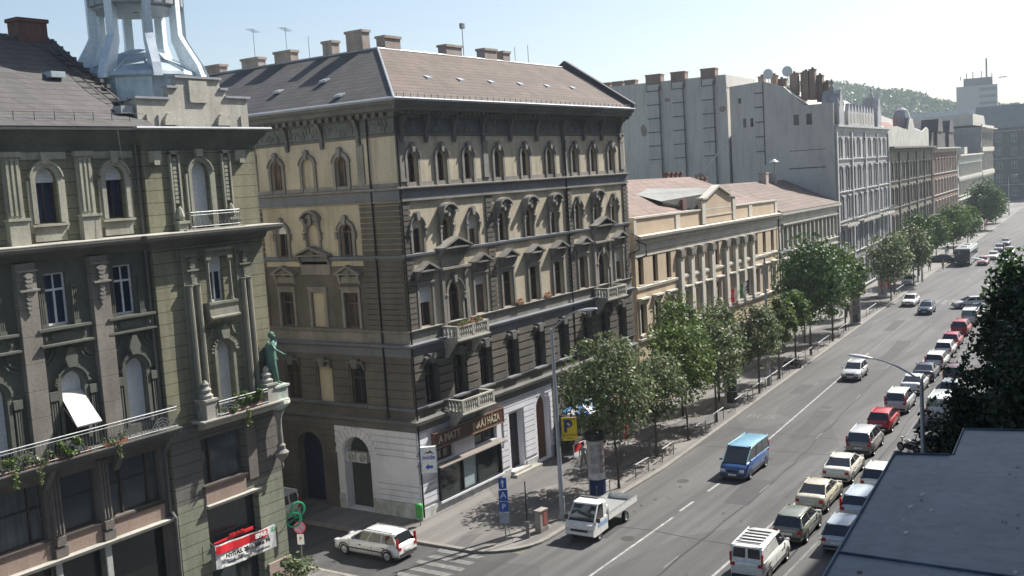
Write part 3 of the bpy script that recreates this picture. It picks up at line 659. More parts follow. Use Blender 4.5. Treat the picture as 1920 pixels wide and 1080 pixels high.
while u < L: b.tube([(u, .75, sz(.75)), (u, .75, sz(.75)+.28)], .018, 4); u += .62
for z in (.14, .24): b.tube([(-.6, .75, sz(.75)+z), (L, .75, sz(.75)+z)], .011, 4)
b.build('snow_guard', black, roof)
def chimney(parent, x, y, z, w, d, h, mat, pots=0):
    b = MB(); b.fr = lambda a, c, e: (a, c, e); b.box(x-w/2, x+w/2, y-d/2, y+d/2, z-1.2, z+h-.16); b.box(x-w/2-.07, x+w/2+.07, y-d/2-.07, y+d/2+.07, z+h-.16, z+h)
    c = b.build('chimney', mat, parent)
    if pots:
        q = MB(); q.fr = b.fr
        for k in range(pots): q.tube([(x-w/2+w*(k+.5)/pots, y, z+h), (x-w/2+w*(k+.5)/pots, y, z+h+.25)], .1)
        q.build('chimney_pot', black, c)
for x, w, h in ((6.45, 1.5, .85), (12.85, 1.75, .75), (17.2, 1.5, .8), (19.2, .9, .75)): chimney(roof, x, 5.3, zr, w, .7, h, chimplaster, 0)
for y, w, h in ((6.8, 1.35, 1.3), (9.1, .8, .95), (13.1, 1.5, .8), (16.2, 1.6, .7), (19.9, 1.4, .65), (26, 1.5, .7)): chimney(roof, 5.3, y, zr, .7, w, h, chimplaster, 0)
for u in (5.3, 8.6, 12.0, 15.5, 19.0, 22.6):
    b = MB(FRONT); o = -1.55; b.co([(o+.02, sz(o)-.05), (o+.02, sz(o)+.12), (o-.3, sz(o-.3)+.07), (o-.3, sz(o-.3)-.05)], u, u+.5); b.build('roof_hatch', metal, roof)
for d, o in ((3.6, .05), (6.4, -1.8), (9.8, -1.3)):
    b = MB(SIDE); b.co([(o+.16, sz(o)+.0), (o+.16, sz(o)+.14), (o-.3, sz(o-.3)+.08), (o-.3, sz(o-.3))], d, d+.5); b.build('roof_hatch', metal, roof)
b = MB(); b.fr = lambda a, c, d: (a, c, d)
b.tube([(14.4, 5.3, zr), (14.4, 5.3, zr+2.3)], .03, 5); b.box(14.25, 14.6, 5.2, 5.4, zr+2.0, zr+2.35)
b.build('antenna', iron, roof)
for x, y, h in ((5.3, 13.0, 2.3), (5.3, 16.0, 2.6), (20.4, 5, 1.1), (22.2, 5, 1.4), (5.3, 11.0, 1.5)):
    b = MB(); b.fr = lambda a, c, d: (a, c, d); b.tube([(x, y, zr), (x, y, zr+h)], .022, 4)
    if h > 2: b.tube([(x-.9, y-.5, zr+h-.1), (x+.9, y+.5, zr+h-.1)], .015, 4); [b.tube([(x-.7+k*.35-.15, y-.4+k*.2+.25, zr+h-.1), (x-.7+k*.35+.15, y-.4+k*.2-.25, zr+h-.1)], .01, 4) for k in range(5)]
    b.build('antenna', iron, roof)
# wall lantern on the pilaster
# ------------------------------------------------------------------ left corner building (u measured in metres along the street, corner at 34.6)
LB = empty('corner_palace', (34.6, 37.6, 0), 0, 'green and grey corner palace with long iron balcony, roller blinds and steel roof lantern', 'building')
X0 = -22.0
def fx(x): return x-34.6
BO = .3                                   # the corner bay stands proud
BU = fx(28.4)
class OB(MB):
    def __init__(s, o): MB.__init__(s, lambda u, q, z: (u, -(q+o), z))
BAY = lambda u, o, z: (u, -(o+BO), z)
topw = [(fx(c)-.47, fx(c)+.47, 18.65, 20.8, 1) for c in (17.8, 20.9, 24.02, 27.1)]
w3 = [(fx(c)-.47, fx(c)+.47, 14.66, 16.7) for c in (17.8, 20.9, 24.0, 27.08)]
w2 = [(fx(c)-.5, fx(c)+.5, 10.0, 12.78, 1) for c in (17.8, 20.95, 24.2, 27.15)]
w1 = [(fx(a), fx(c), 6.4, 8.68) for a, c in ((17.0, 19.0), (19.6, 22.55), (23.25, 24.85), (25.42, 27.95))]
w0 = [(fx(a), fx(c), .5, 5.3) for a, c in ((18.0, 22.7), (22.95, 24.9), (25.2, 28.0))]
btop = [(fx(31.25)-.5, fx(31.25)+.5, 17.9, 20.85, 1)]
b3 = [(fx(31.65)-.42, fx(31.65)+.42, 14.6, 16.6)]
b2h = [(fx(31.7)-.45, fx(31.7)+.45, 9.6, 12.72, 1)]
b1 = [(fx(29.95), fx(32.35), 6.5, 8.6)]
b0 = [(fx(29.95), fx(33.0), .5, 5.45)]
b = MB(); b.wall(X0, BU, 17.8, 22.2, topw); b.build('wall', green_wall, LB)['label'] = 'green plaster wall'
b = MB(); b.wall(X0, BU, 9.6, 17.8, w3+w2); b.build('wall', grgr, LB)['label'] = 'grey green middle storeys'
b = MB(); b.wall(X0, BU, 0, 9.6, w1+w0, depth=.45); b.build('wall', stone_br, LB)['label'] = 'brown stone shop storeys'
b = MB(BAY); b.wall(BU, 0, 9.5, 22.2, btop+b3+b2h); b.box(BU, BU+.02, -BO-.01, -.01, 0, 22.2); b.build('bay_wall', green_wall, LB)
b = MB(BAY); b.wall(BU, 0, 5.95, 9.5, b1, depth=.4); b.build('bay_wall', band_dark, LB)['label'] = 'dark banded bay wall'
b = MB(BAY); b.wall(BU, 0, 0, 5.95, b0, depth=.6); b.build('bay_wall', band_green, LB)['label'] = 'green banded ground floor pier'
b = MB(BAY); b.box(fx(33.2), .05, 0, .1, 0, 1.75); b.cut(); b.box(fx(28.5), fx(29.8), 0, .1, 0, 1.75); b.build('granite_base', pink, LB)
b = MB(); b.box(X0, -.4, -1.3, -1.2, 0, 22.1); b.box(X0-.02, X0, -14, 0, 0, 22.2); b.box(X0, 0, -14.02, -14, 0, 22.2); b.build('inner_wall', black, LB)
EP = [(X0, 0), (BU, 0), (BU, -BO), (0, -BO), (0, 34)]
# the main path runs left to right so that outward is -y
def lsweep(b, prof): b.sweep(EP, prof)
b = MB(); lsweep(b, [(0, 21.35), (.05, 21.4), (.08, 21.6), (.2, 21.8), (.38, 21.95), (.42, 22.1), (.52, 22.15), (.52, 22.2), (0, 22.2)])
b.build('cornice', grgr, LB)
b = MB(); lsweep(b, [(.50, 22.21), (.56, 22.21), (.64, 22.27), (.62, 22.34), (.2, 22.36), (.2, 22.3), (.5, 22.26)]); b.build('gutter', metal, LB)
b = MB(); lsweep(b, [(0, 17.2), (.12, 17.25), (.2, 17.5), (.68, 17.6), (.72, 17.72), (.72, 17.8), (0, 17.84)])
b.build('string_course', pm('dark_cornice', (.14, .135, .12), (.1, .1, .09), streak=.3), LB)
b = MB(); b.sweep([(X0, 0), (BU, 0)], [(0, 5.42), (.26, 5.42), (.3, 5.55), (0, 5.6)]); b.sweep([(fx(29.9), -BO), (fx(33.1), -BO)], [(0, 5.45), (.2, 5.45), (.24, 5.58), (0, 5.62)])
lsweep(b, [(.1, 17.85), (.73, 17.81), (.73, 17.84), (.1, 17.89)])
b.build('ledge', lightstone, LB)
b = MB(BAY); b.box(-.02, 0, -34, -.01, 0, 22.2); b.build('side_wall', pm('bounce_side_wall', (.66, .62, .50), (.58, .54, .43), streak=.1), LB)  # unseen wall, made pale and deep to bounce sunlight onto the corner building
# pilasters of the upper storeys
b = MB()
for c in (16.2, 19.3, 22.62, 25.7):
    u = fx(c); b.cut()
    b.box(u-.33, u+.33, 0, .16, 18.9, 21.35); [b.box(u+q-.05, u+q+.05, .16, .21, 19.0, 21.1) for q in (-.2, 0, .2)]
    b.box(u-.4, u+.4, 0, .3, 17.85, 18.8); b.box(u-.46, u+.46, 0, .36, 18.8, 18.9); b.box(u-.42, u+.42, 0, .22, 21.2, 21.4)
b.build('pilaster', stone_lt, LB); b = MB()
for h in topw:
    b.cut(); um = (h[0]+h[1])/2; surround(b, h, .2, .12, False, False); b.box(h[0]-.32, h[0]-.2, 0, .08, 18.3, 20.3); b.box(h[1]+.2, h[1]+.32, 0, .08, 18.3, 20.3)
    b.box(h[0]-.3, h[1]+.3, 0, .18, 18.52, 18.62); b.box(h[0]-.2, h[1]+.2, 0, .07, 17.95, 18.5); b.pr([(um-.13, 20.9), (um+.13, 20.9), (um+.2, 21.38), (um-.2, 21.38)], 0, .2)
    b.box(h[0]-.5, h[1]+.5, 0, .06, 21.1, 21.38)
b.build('window_surround', stone_lt, LB)
b = MB()
for c in (16.2, 19.3, 22.65, 25.8): b.cut(); b.box(fx(c)-.4, fx(c)+.4, 0, .28, 9.6, 17.2)
b.build('pilaster', stone_pil, LB)['label'] = 'tall grey brown pilaster'
def cartouche(b, u, z, o, s=1):           # carved drop of fruit and scrolls on a shelf
    r = random.Random(int(u*100))
    for k in range(9):
        zz = z-k*.17*s; w = (.2-.011*k+r.uniform(-.03, .03))*s; d = (.2-.015*k)*s
        b.pr([(u-w, zz-.02), (u-w*.5, zz-.13*s), (u+w*.5, zz-.13*s), (u+w, zz), (u+w*.4, zz+.07), (u-w*.4, zz+.07)], o, o+d)
    b.box(u-.4*s, u+.4*s, o, o+.2*s, z-.62*s, z-.54*s)
    b.box(u-.42*s, u+.42*s, o, o+.14, z+.12, z+.2)
b = MB()
for c in (16.2, 19.3, 22.65, 25.8): b.cut(); cartouche(b, fx(c), 16.75, .28)
b.build('carved_ornament', greytrim, LB)
# sills with panels and the carved frames round the arched doors
b = MB()
for i, h in enumerate(w3):
    b.cut(); u0, u1 = h[0]-.62, h[1]+.72; um = (h[0]+h[1])/2
    b.box(u0, u1, 0, .34, 14.5, 14.6); b.box(u0+.05, u1-.05, 0, .14, 13.98, 14.5); b.box(u0, u1, 0, .42 if i != 3 else .3, 13.9, 13.98)
    b.box(um-.5, um+.5, .14, .2, 14.1, 14.38)
    for q in (u0+.3, u1-.3): b.lathe(q, .15, [(.0, 14.1), (.09, 14.13), (.12, 14.23), (.09, 14.33), (0, 14.36)], 8)
    for s in (-1, 1):
        for k in range(3): b.box(um+s*(.62+k*.08)-.025, um+s*(.62+k*.08)+.025, .0, .12, 14.75, 16.1)
        b.box(um+s*.7-.14, um+s*.7+.14, 0, .16, 14.6, 14.75); b.box(um+s*.7-.14, um+s*.7+.14, 0, .16, 16.1, 16.2)
for i, h in enumerate(w2):
    b.cut(); surround(b, h, .16, .14, False, False); um = (h[0]+h[1])/2; sp = h[3]-.5
    for s in (-1, 1):
        b.box(um+s*.88-.18, um+s*.88+.18, 0, .2, 11.75, 12.1); [b.box(um+s*(.78+k*.1)-.03, um+s*(.78+k*.1)+.03, 0, .16, 9.7, 11.7) for k in range(3)]
        b.archring(um+s*1.15, 13.75, .42, .5, 0, .1, 8, pi if s > 0 else 1.5*pi, 1.5*pi if s > 0 else 2*pi); b.archring(um+s*1.15, 13.75, .6, .66, 0, .08, 8, pi if s > 0 else 1.5*pi, 1.5*pi if s > 0 else 2*pi)
    r = random.Random(i)
    for k in range(21):
        t = pi*(k+.5)/21; w_ = r.uniform(.03, .12); b.pr([(um+(.7+q[0])*cos(t+q[1]), sp+(.7+q[0])*sin(t+q[1])) for q in ((-.06, -.07), (w_, -.05), (w_*.7, .06), (-.04, .07))], .08, r.uniform(.14, .2))
    b.pr([(um-.16, 12.95), (um+.16, 12.95), (um+.28, 13.3), (um+.1, 13.75), (um-.1, 13.75), (um-.28, 13.3)], 0, .26)
b.build('window_surround', grgr, LB)['label'] = 'carved stone window surrounds and sill panels'
for h in topw: window(LB, FRONT, h, -.3, darkfr, glass_blue, blindh=.58)
for h in w3: window(LB, FRONT, h, -.24, whitefr, glass_blue)
for i, h in enumerate(w2):
    if i == 2:
        w = window(LB, FRONT, h, -.3, darkfr, glass_dark)
        q = MB(); r = .5; um = (h[0]+h[1])/2; sp = h[3]-r
        q.pr([(um+r*cos(pi*k/12), sp+r*sin(pi*k/12)) for k in range(13)]+[(h[0], 12.0), (h[1], 12.0)], -.17, -.14); q.build('roller_blind', blind, w)
        q = MB(FRONT); q.poly([(h[0]+.02, -.12, 12.0), (h[1]-.02, -.12, 12.0), (h[1]+.05, .98, 10.72), (h[0]-.05, .98, 10.72)]); q.poly([(h[0]-.05, .98, 10.72), (h[1]+.05, .98, 10.72), (h[1]+.05, .96, 10.66), (h[0]-.05, .96, 10.66)])
        q.tube([(h[0]+.02, -.1, 11.6), (h[0]-.05, .98, 10.7)], .012, 4); q.tube([(h[1]-.02, -.1, 11.6), (h[1]+.05, .98, 10.7)], .012, 4)
        q.build('awning_blind', canvas, w)['label'] = 'white blind pushed outwards'
    else: window(LB, FRONT, h, -.3, darkfr, glass_dark, blindh=h[3]-h[2]-.05)
for h in w1:
    w = window(LB, FRONT, h, -.32, pm('brown_shop_frame', (.11, .085, .07), streak=0, obj=True), glassmat('shopfront_glass', (.06, .072, .078), (.19, .21, .21), .6, .08), 'shop', fw=.06)
    b = MB(); um = h[0]+(h[1]-h[0])*(.27 if h[1]-h[0] > 2.4 else .0)
    if h[1]-h[0] > 2: b.box(um-.04, um+.04, -.32, -.2, h[2], h[3]); b.box(h[1]-.6, h[1]-.52, -.32, -.2, h[2], h[3])
    b.box(h[0], h[1], -.32, -.24, h[2]+1.3, h[2]+1.36); b.box(h[0]-.05, h[1]+.05, -.1, .12, h[2]-.1, h[2]-.02); b.build('mullion', darkfr, w)
b = MB()
for h in w1: b.cut(); b.box(h[0], h[1], 0, .05, 5.6, 6.28)
b.build('stone_panel', brownpanel, LB)
b = MB()
for c in (16.6, 19.3, 22.98, 25.15):
    b.cut(); u = fx(c); b.box(u-.24, u+.24, 0, .1, 6.1, 8.95); [b.tube([(u+q, .12, 6.5), (u+q, .12, 8.9)], .05, 6) for q in (-.15, 0, .15)]; b.box(u-.2, u+.2, .1, .2, 6.05, 6.4); b.box(u-.26, u+.26, 0, .16, 5.6, 6.0)
b.build('fluted_pier', stone_br, LB)
for h in w0:
    w = window(LB, FRONT, h, -.4, black, shopglass, 'shop', fw=.05, name='shop_window')
b = MB()
for c in (22.83, 25.05): b.cut(); b.box(fx(c)-.13, fx(c)+.13, -.1, .08, .3, 5.4)
b.build('shop_pillar', pm('pale_pillar', (.5, .5, .47), streak=.2), LB)
b = MB(); b.box(X0, BU, -.05, .05, 0, .5); b.build('stall_riser', pink, LB)
# the corner bay
window(LB, BAY, btop[0], -.34, darkfr, glass_dark, blindh=2.8); window(LB, BAY, b3[0], -.24, whitefr, glass_blue, blindh=.62); window(LB, BAY, b2h[0], -.34, darkfr, glass_dark, blindh=2.9)
w = window(LB, BAY, b1[0], -.3, MATS['brown_shop_frame'], MATS['shopfront_glass'], 'shop', fw=.06)
b = MB(BAY); b.box(fx(30.45), fx(30.55), -.3, -.15, 6.5, 8.6); b.box(fx(29.85), fx(32.4), -.1, .14, 6.38, 6.48); b.build('mullion', darkfr, w)
w = window(LB, BAY, b0[0], -.5, black, glassmat('green_shop_glass', (.04, .05, .052), (.07, .085, .085), .5, .1), 'shop', fw=.06, name='shop_window')
b = MB(BAY); b.box(fx(29.95), fx(32.3), 0, .05, 5.63, 6.35); b.build('stone_panel', brownpanel, LB)
b = MB(BAY); b.box(fx(32.5), fx(33.05), 0, .12, 6.1, 9.2); b.build('fluted_pier', stone_br, LB)
b = MB(BAY)
for h in btop: surround(b, h, .16, .12, False, False); b.box(h[0]-.3, h[0]-.18, 0, .1, 17.9, 20.35); b.box(h[1]+.18, h[1]+.3, 0, .1, 17.9, 20.35)
um = fx(31.25); b.pr([(um-.14, 20.95), (um+.14, 20.95), (um+.2, 21.4), (um-.2, 21.4)], 0, .18)
for c in (29.9, 32.75):
    u = fx(c); b.box(u-.26, u-.17, 0, .14, 18.3, 21.3); b.box(u+.17, u+.26, 0, .14, 18.3, 21.3); b.box(u-.26, u+.26, 0, .14, 21.2, 21.35); relief(b, u-.15, u+.1, 19.3, 19.9)
    for k in range(11): b.pr([(u-.12, 19.1+k*.18), (u+.1, 19.07+k*.18), (u+.13, 19.2+k*.18), (u-.08, 19.24+k*.18)], 0, .1)
    b.lathe(u, .16, [(.03, 18.95), (.1, 18.85), (.18, 18.6), (.2, 18.5), (.12, 18.35)], 8); b.box(u-.3, u+.3, 0, .42, 18.2, 18.32); b.box(u-.24, u+.24, 0, .34, 17.85, 18.2)
for c in (28.95, 33.65): b.box(fx(c)-.3, fx(c)+.3, 0, .12, 20.85, 21.35); b.box(fx(c)-.14, fx(c)+.14, .12, .2, 20.75, 20.95)
b.build('window_surround', stone_lt, LB)
b = MB(BAY)
h = b3[0]; um = (h[0]+h[1])/2
for s in (-1, 1): b.lathe(um+s*.62, .22, [(.13, 14.6), (.1, 14.75), (.085, 15.6), (.09, 16.4), (.13, 16.5)], 8); b.box(um+s*.62-.14, um+s*.62+.14, 0, .36, 16.5, 16.62)
b.box(um-.8, um+.8, 0, .42, 16.9, 17.0); b.box(um-.7, um+.7, 0, .3, 16.62, 16.9)
b.co([(0, 14.6), (.42, 14.6), (.42, 14.5), (.36, 14.3), (.4, 14.0), (.5, 13.95), (.5, 13.88), (.2, 13.7), (0, 13.6)], um-.8, um+.85)
for c in (30.0, 30.45, 33.05, 33.4): b.lathe(fx(c), .2, [(.15, 9.6), (.17, 10.2), (.14, 10.3), (.13, 13), (.11, 15.4), (.15, 15.5)], 9)
for c in (30.22, 33.22): cartouche(b, fx(c), 16.6, .12, .8); b.box(fx(c)-.42, fx(c)+.42, 0, .12, 9.6, 16.9)
surround(b, b2h[0], .15, .14, False, False)
um = fx(31.7); r = random.Random(4)
for k in range(15):
    t = pi*(k+.5)/15; b.pr([(um+(.68+q[0])*cos(t+q[1]), 12.27+(.68+q[0])*sin(t+q[1])) for q in ((-.06, -.06), (.1, -.04), (.12, .05), (-.04, .06))], .1, r.uniform(.17, .26))
b.pr([(um-.16, 12.9), (um+.16, 12.9), (um+.25, 13.3), (um, 13.6), (um-.25, 13.3)], 0, .3)
b.archring(um-1.05, 13.4, .42, .5, 0, .1, 8, 1.5*pi, 2*pi); b.archring(um+1.05, 13.4, .42, .5, 0, .1, 8, pi, 1.5*pi)
b.build('window_surround', stone_mid, LB)
# balconies
def railing(root, fr, u0, u1, z, dep, H=.85, ends=(1, 1), step=.14):
    r = MB(fr); pts = ([(u0, .05, z+H)] if ends[0] else [])+[(u0, dep, z+H), (u1, dep, z+H)]+([(u1, .05, z+H)] if ends[1] else [])
    for q, rr in ((0, .028), (-.12, .014), (-H+.1, .018)): r.tube([(p[0], p[1], p[2]+q) for p in pts], rr, 5)
    n = int((u1-u0)/step)
    for k in range(n+1):
        u = u0+(u1-u0)*k/n; r.tube([(u, dep, z+.05), (u, dep, z+H)], .011, 4)
        if k % 2: r.archring(u, z+.22, .035, .055, dep-.01, dep+.01, 6, 0, 2*pi)
    u = u0+.6
    while u < u1-.4:                        # fan shaped scrolls
        for rr in (.22, .34, .46): r.archring(u, z+.12, rr-.016, rr+.016, dep-.012, dep+.012, 10)
        for t in (.25, .5, .75): r.tube([(u, dep, z+.12), (u+.46*cos(pi*t), dep, z+.12+.46*sin(pi*t))], .01, 4)
        u += 2.05
    for u, e in ((u0, ends[0]), (u1, ends[1])):
        if e:
            for k in range(5): r.tube([(u, dep*(k+.5)/5, z+.05), (u, dep*(k+.5)/5, z+H)], .011, 4)
    return r.build('railing', iron, root)
b = MB(); b.box(X0, fx(28.45), 0, 1.0, 9.42, 9.55); b.box(X0, fx(28.5), 0, 1.06, 9.55, 9.6); b.box(X0, fx(28.3), 0, .8, 9.2, 9.42)
for c in (19.3, 22.65, 25.8, 28.2): b.co([(0, 9.2), (.75, 9.2), (.5, 8.95), (.12, 8.4), (0, 8.3)], fx(c)-.13, fx(c)+.13)
w = b.build('balcony', darktrim, LB); railing(w, FRONT, X0, fx(28.35), 9.6, .96, .9)
b = MB(BAY); b.box(fx(29.6), fx(34.5), 0, .85, 9.4, 9.5); b.box(fx(29.5), -.02, 0, .92, 9.5, 9.56); b.co([(0, 9.4), (.7, 9.4), (.4, 9.1), (0, 9.0)], fx(29.9), fx(34.3))
for c in (30.15, 33.75):
    u = fx(c); b.box(u-.3, u+.3, .1, .75, 9.56, 10.35); b.box(u-.36, u+.36, .05, .8, 10.35, 10.45); b.lathe(u, .42, [(.28, 10.45), (.32, 10.6), (.2, 10.7), (.26, 10.85), (.14, 10.98), (.17, 11.1), (.05, 11.25)], 9)
w = b.build('balcony', lightstone, LB); railing(w, BAY, fx(30.5), fx(33.4), 9.56, .8, .7, (0, 0))
b = MB(BAY); b.box(fx(29.9), fx(33.2), 0, .5, 17.84, 17.92); w = b.build('balcony', lightstone, LB); railing(w, BAY, fx(30.25), fx(33.0), 17.92, .42, .72, (1, 1), .11)
# attic gable above the bay
b = MB(BAY); b.pr([(fx(28.45), 22.3), (-.05, 22.3), (-.05, 23.7), (fx(33.3), 23.7), (fx(33.3), 24.05), (fx(33.0), 24.05), (fx(33.0), 24.5), (fx(30.55), 24.5), (fx(30.55), 24.05), (fx(30.1), 24.05), (fx(30.1), 23.55), (fx(28.45), 23.55)], -.45, -.15)
b.box(fx(28.45), fx(28.8), -3, -.46, 22.3, 23.5); b.box(-.35, -.05, -4, -.46, 22.3, 23.6)
b.pr([(fx(31.2), 23.5), (fx(32.2), 23.5), (fx(32.15), 23.45), (fx(31.25), 23.45)], -.15, -.05); b.box(fx(31.2), fx(32.2), -.15, -.06, 23.5, 24.4)
for c in (30.05, 32.95): b.pr([(fx(c)+.36*cos(pi*k/8), 22.45+.55*sin(pi*k/8)) for k in range(9)], -.15, .02)
for c in (28.9, 29.5, 33.4, 34.1): b.box(fx(c)-.05, fx(c)+.05, -.15, -.08, 22.4, 22.9)
b.build('attic_gable', pm('attic_plaster', (.50, .48, .42), (.38, .36, .31), streak=.4), LB)
b = MB(BAY)
for a, c, z in ((28.35, 30.15, 23.55), (30.02, 30.62, 24.05), (30.48, 33.08, 24.5), (32.95, 33.4, 24.05), (33.25, 34.7, 23.7)): b.box(fx(a), fx(c), -.55, -.05, z+.002, z+.1)
b.box(fx(28.3), fx(28.85), -3, -.56, 23.5, 23.6); b.box(-.4, .05, -4, -.56, 23.6, 23.72)
b.build('coping', metal, LB)
# roof and dome
rf = MB(); rf.fr = lambda a, c, d: (a, c, d); U0 = X0
rf.poly([(U0, -.7, 22.34), (fx(28.9), -.7, 22.34), (fx(28.9), 1.5, 23.7), (fx(28.4), 5, 26.55), (U0, 5, 26.55)])
rf.poly([(fx(28.9), -.2, 22.34), (fx(29.2), 5.5, 26.2), (fx(28.4), 5, 26.55), (fx(28.9), 1.5, 23.7)])
rf.poly([(U0, 5, 26.55), (fx(28.4), 5, 26.55), (fx(29.2), 5.5, 26.2), (fx(29.2), 12, 22.34), (U0, 12, 22.34)])
roof = rf.build('roof', tile_side, LB)
b = MB(); b.fr = lambda a, c, d: (a, c, d); b.poly([(fx(28.9), 0, 22.6), (-.35, 0, 22.6), (-.35, 13.5, 22.6), (fx(28.9), 13.5, 22.6)]); b.box(U0, 0, .1, 13.9, 22.2, 22.3); b.build('flat_roof', bluemetal, roof)
r = random.Random(2); b = MB(); b.fr = lambda a, c, d: (a, c, d)
u = U0
while u < fx(28.3): b.box(u, u+.16, 4.93, 5.1, 26.5, 26.6+r.uniform(0, .09)); u += .24
for k in range(9): p = k/9; b.box(fx(28.2)+p*.42, fx(28.38)+p*.42, 4.8-p*3.3, 4.98-p*3.3, 26.36-p*2.44, 26.52-p*2.44)
b.build('ridge_tiles', darktrim, roof)
chimney(roof, fx(27.3), 5.2, 26.4, 1.35, .8, 1.0, brickred)
b = MB(); b.fr = lambda a, c, d: (a, c, d)
sl2 = (26.55-22.34)/5.7
for k in range(9):
    y = .9+k*.36; z = 22.34+(y+.7)*sl2+.07; u = fx(28.15)-k*.06; b.box(u-.22, u+.22, y, y+.06, z, z+.05)
for q in (-.22, .22): b.tube([(fx(28.2)+q, .7, 22.34+1.4*sl2+.06), (fx(27.65)+q, 4.2, 22.34+4.9*sl2+.06)], .02, 4)
b.build('roof_ladder', black, roof)
b = MB(); b.fr = lambda a, c, d: (a, c, d); b.box(fx(27.75), fx(28.35), -.05, .5, 22.95, 23.25); b.build('roof_hatch', metal, roof)
b = MB(); b.fr = lambda a, c, d: (a, c, d); b.box(fx(26.3), fx(26.95), 2.3, 2.9, 24.6, 24.85); b.build('roof_hatch', bluemetal, roof)
b = MB(); u = U0; k = 0
while u < fx(28.6): b.tube([(u, .35, 22.34+.35*sl2), (u, .35, 22.34+.35*sl2+.33)], .015, 4); u += .85
b.tube([(U0, .35, 22.9), (fx(28.6), .35, 22.9)], .01, 4); b.build('snow_guard', black, roof)
b = MB(); b.fr = lambda a, c, d: (a, c, d); b.co([(0, 0)]*3, 0, 0) if False else None
b.box(U0, fx(28.6), -.35, -.02, 22.36, 22.62); b.build('box_gutter', metal, roof)
DX, DY = fx(31.75), 3.6
b = MB(); b.fr = lambda a, c, d: (a+DX, c+DY, d); n = 12
def ring(r, z, ph=0): return [(r*cos(2*pi*(k+ph)/n), r*sin(2*pi*(k+ph)/n), z) for k in range(n)]
lv = [ring(3.1, 22.5), ring(3.1, 23.5), ring(2.75, 23.62), ring(2.75, 24.7), ring(2.95, 24.8), ring(2.9, 24.95), ring(1.5, 25.65), ring(1.35, 25.9), ring(.6, 26.15), ring(.05, 26.25)]
for A, B in zip(lv, lv[1:]):
    for k in range(n): b.quad(A[k], A[(k+1) % n], B[(k+1) % n], B[k])
for k in range(n):
    a = 2*pi*k/n; b.tube([(2.78*cos(a), 2.78*sin(a), 23.6), (2.78*cos(a), 2.78*sin(a), 24.7)], .06, 4); b.tube([(2.9*cos(a), 2.9*sin(a), 24.97), (1.5*cos(a), 1.5*sin(a), 25.68)], .05, 4)
b.box(-1.6, .2, -2.95, -2.7, 23.3, 23.4)
dome = b.build('dome', bluemetal, LB)
for k in range(8):
    a = 2*pi*(k+.45)/8; ca_, sa_ = cos(a), sin(a); b = MB(); w_ = .19
    prof = [(3.15, 24.7), (2.95, 25.3), (2.3, 26.4), (2.15, 26.7), (2.15, 30.5), (1.78, 30.5), (1.78, 26.4), (1.9, 26.1), (2.2, 25.2), (2.3, 24.75)]
    b.fr = lambda r_, o_, z_: (DX+r_*ca_-o_*sa_, DY+r_*sa_+o_*ca_, z_); i = b.V([(r_, -w_, z_) for r_, z_ in prof]+[(r_, w_, z_) for r_, z_ in prof]); q = len(prof)
    b.F(tuple(range(i, i+q)), tuple(range(i+2*q-1, i+q-1, -1)))
    for j in range(q): b.F((i+j, i+(j+1) % q, i+q+(j+1) % q, i+q+j))
    b.build('lantern_leg', pm('pale_steel', (.70, .76, .80), (.58, .65, .70), rough=.35, metal=.2, streak=.3, bump=.05), dome)
b = MB(); b.fr = lambda a, c, d: (a+DX, c+DY, d); n = 24
lv = [ring(.1, 27.9), ring(1.95, 27.9), ring(1.95, 28.0), ring(2.12, 28.05), ring(2.12, 30.2), ring(2.3, 30.4), ring(2.9, 31), ring(2.8, 37), ring(1.2, 41), ring(.1, 46)]  # upper cupola out of view, added tall to cast shadow on the roof
for A, B in zip(lv, lv[1:]):
    for k in range(n): b.quad(A[k], A[(k+1) % n], B[(k+1) % n], B[k])
for k in range(n): a = 2*pi*k/n; b.tube([(2.13*cos(a), 2.13*sin(a), 28.06), (2.13*cos(a), 2.13*sin(a), 30.2)], .025, 4)
b.build('lantern_drum', pm('lantern_zinc', (.36, .38, .40), (.28, .3, .32), metal=.2, rough=.5), dome)
b = MB(); b.tube([(fx(28.2), .12, 22.1), (fx(28.2), .12, 5.9), (fx(28.22), .35, 5.6), (fx(28.22), .35, .3)], .07, 7); b.build('downpipe', darktrim, LB)
b = MB(); b.tube([(fx(27.0), .7, 22.2), (fx(27.1), .75, 20.3), (fx(27.05), .8, 18.0)], .008, 4); b.build('cable', iron, LB)

# ------------------------------------------------------------------ yellow school with giant pilasters
TH1 = atan(.05); TH2 = atan(.07)
YB = empty('yellow_school', (73.25, 37.6, 0), TH1, 'two storey apricot public building with cream giant pilasters, small gable and pink tiled roof', 'building')
YB.rotation_euler = (0, .011, TH1)
apr = pm('apricot_plaster', (.50, .40, .29), (.43, .34, .245), streak=.12)
cream = pm('cream_trim', (.54, .51, .45), (.44, .42, .37), streak=.12)
pinktile = pm('pink_roof_tiles', (.27, .195, .165), (.21, .15, .13), tiles=(.4, .3, .3), streak=0)
LY = 38.1
wu = [1.05, 3.95, 6.8, 10.45, 12.8, 15.45, 18.65, 22.0, 24.6, 27.25, 30.35, 33.1, 35.95]
yu = [(u-.52, u+.52, 10.25, 12.45) for u in wu]; yl = [(u-.62, u+.62, 6.35, 8.75) for u in wu]
yg = [(u-.7, u+.7, 1.0, 4.2, 1) for u in wu if abs(u-18.65) > .1]+[(17.7, 19.6, .15, 4.6, 1)]
b = MB(); b.wall(0, LY, 0, 14.2, yu+yl+yg, depth=.4); b.box(LY, LY+.02, -14, 0, 0, 14.2); b.box(0, .02, -14, -.01, 0, 14.2); b.box(0, LY, -14.02, -14, 0, 14.2); b.box(.5, LY-.5, -1.3, -1.2, 0, 14.2)
b.box(0, LY, -.35, -.05, 14.2, 15.55); b.build('wall', apr, YB)
b = MB(); P = [(0, 0), (LY, 0)]
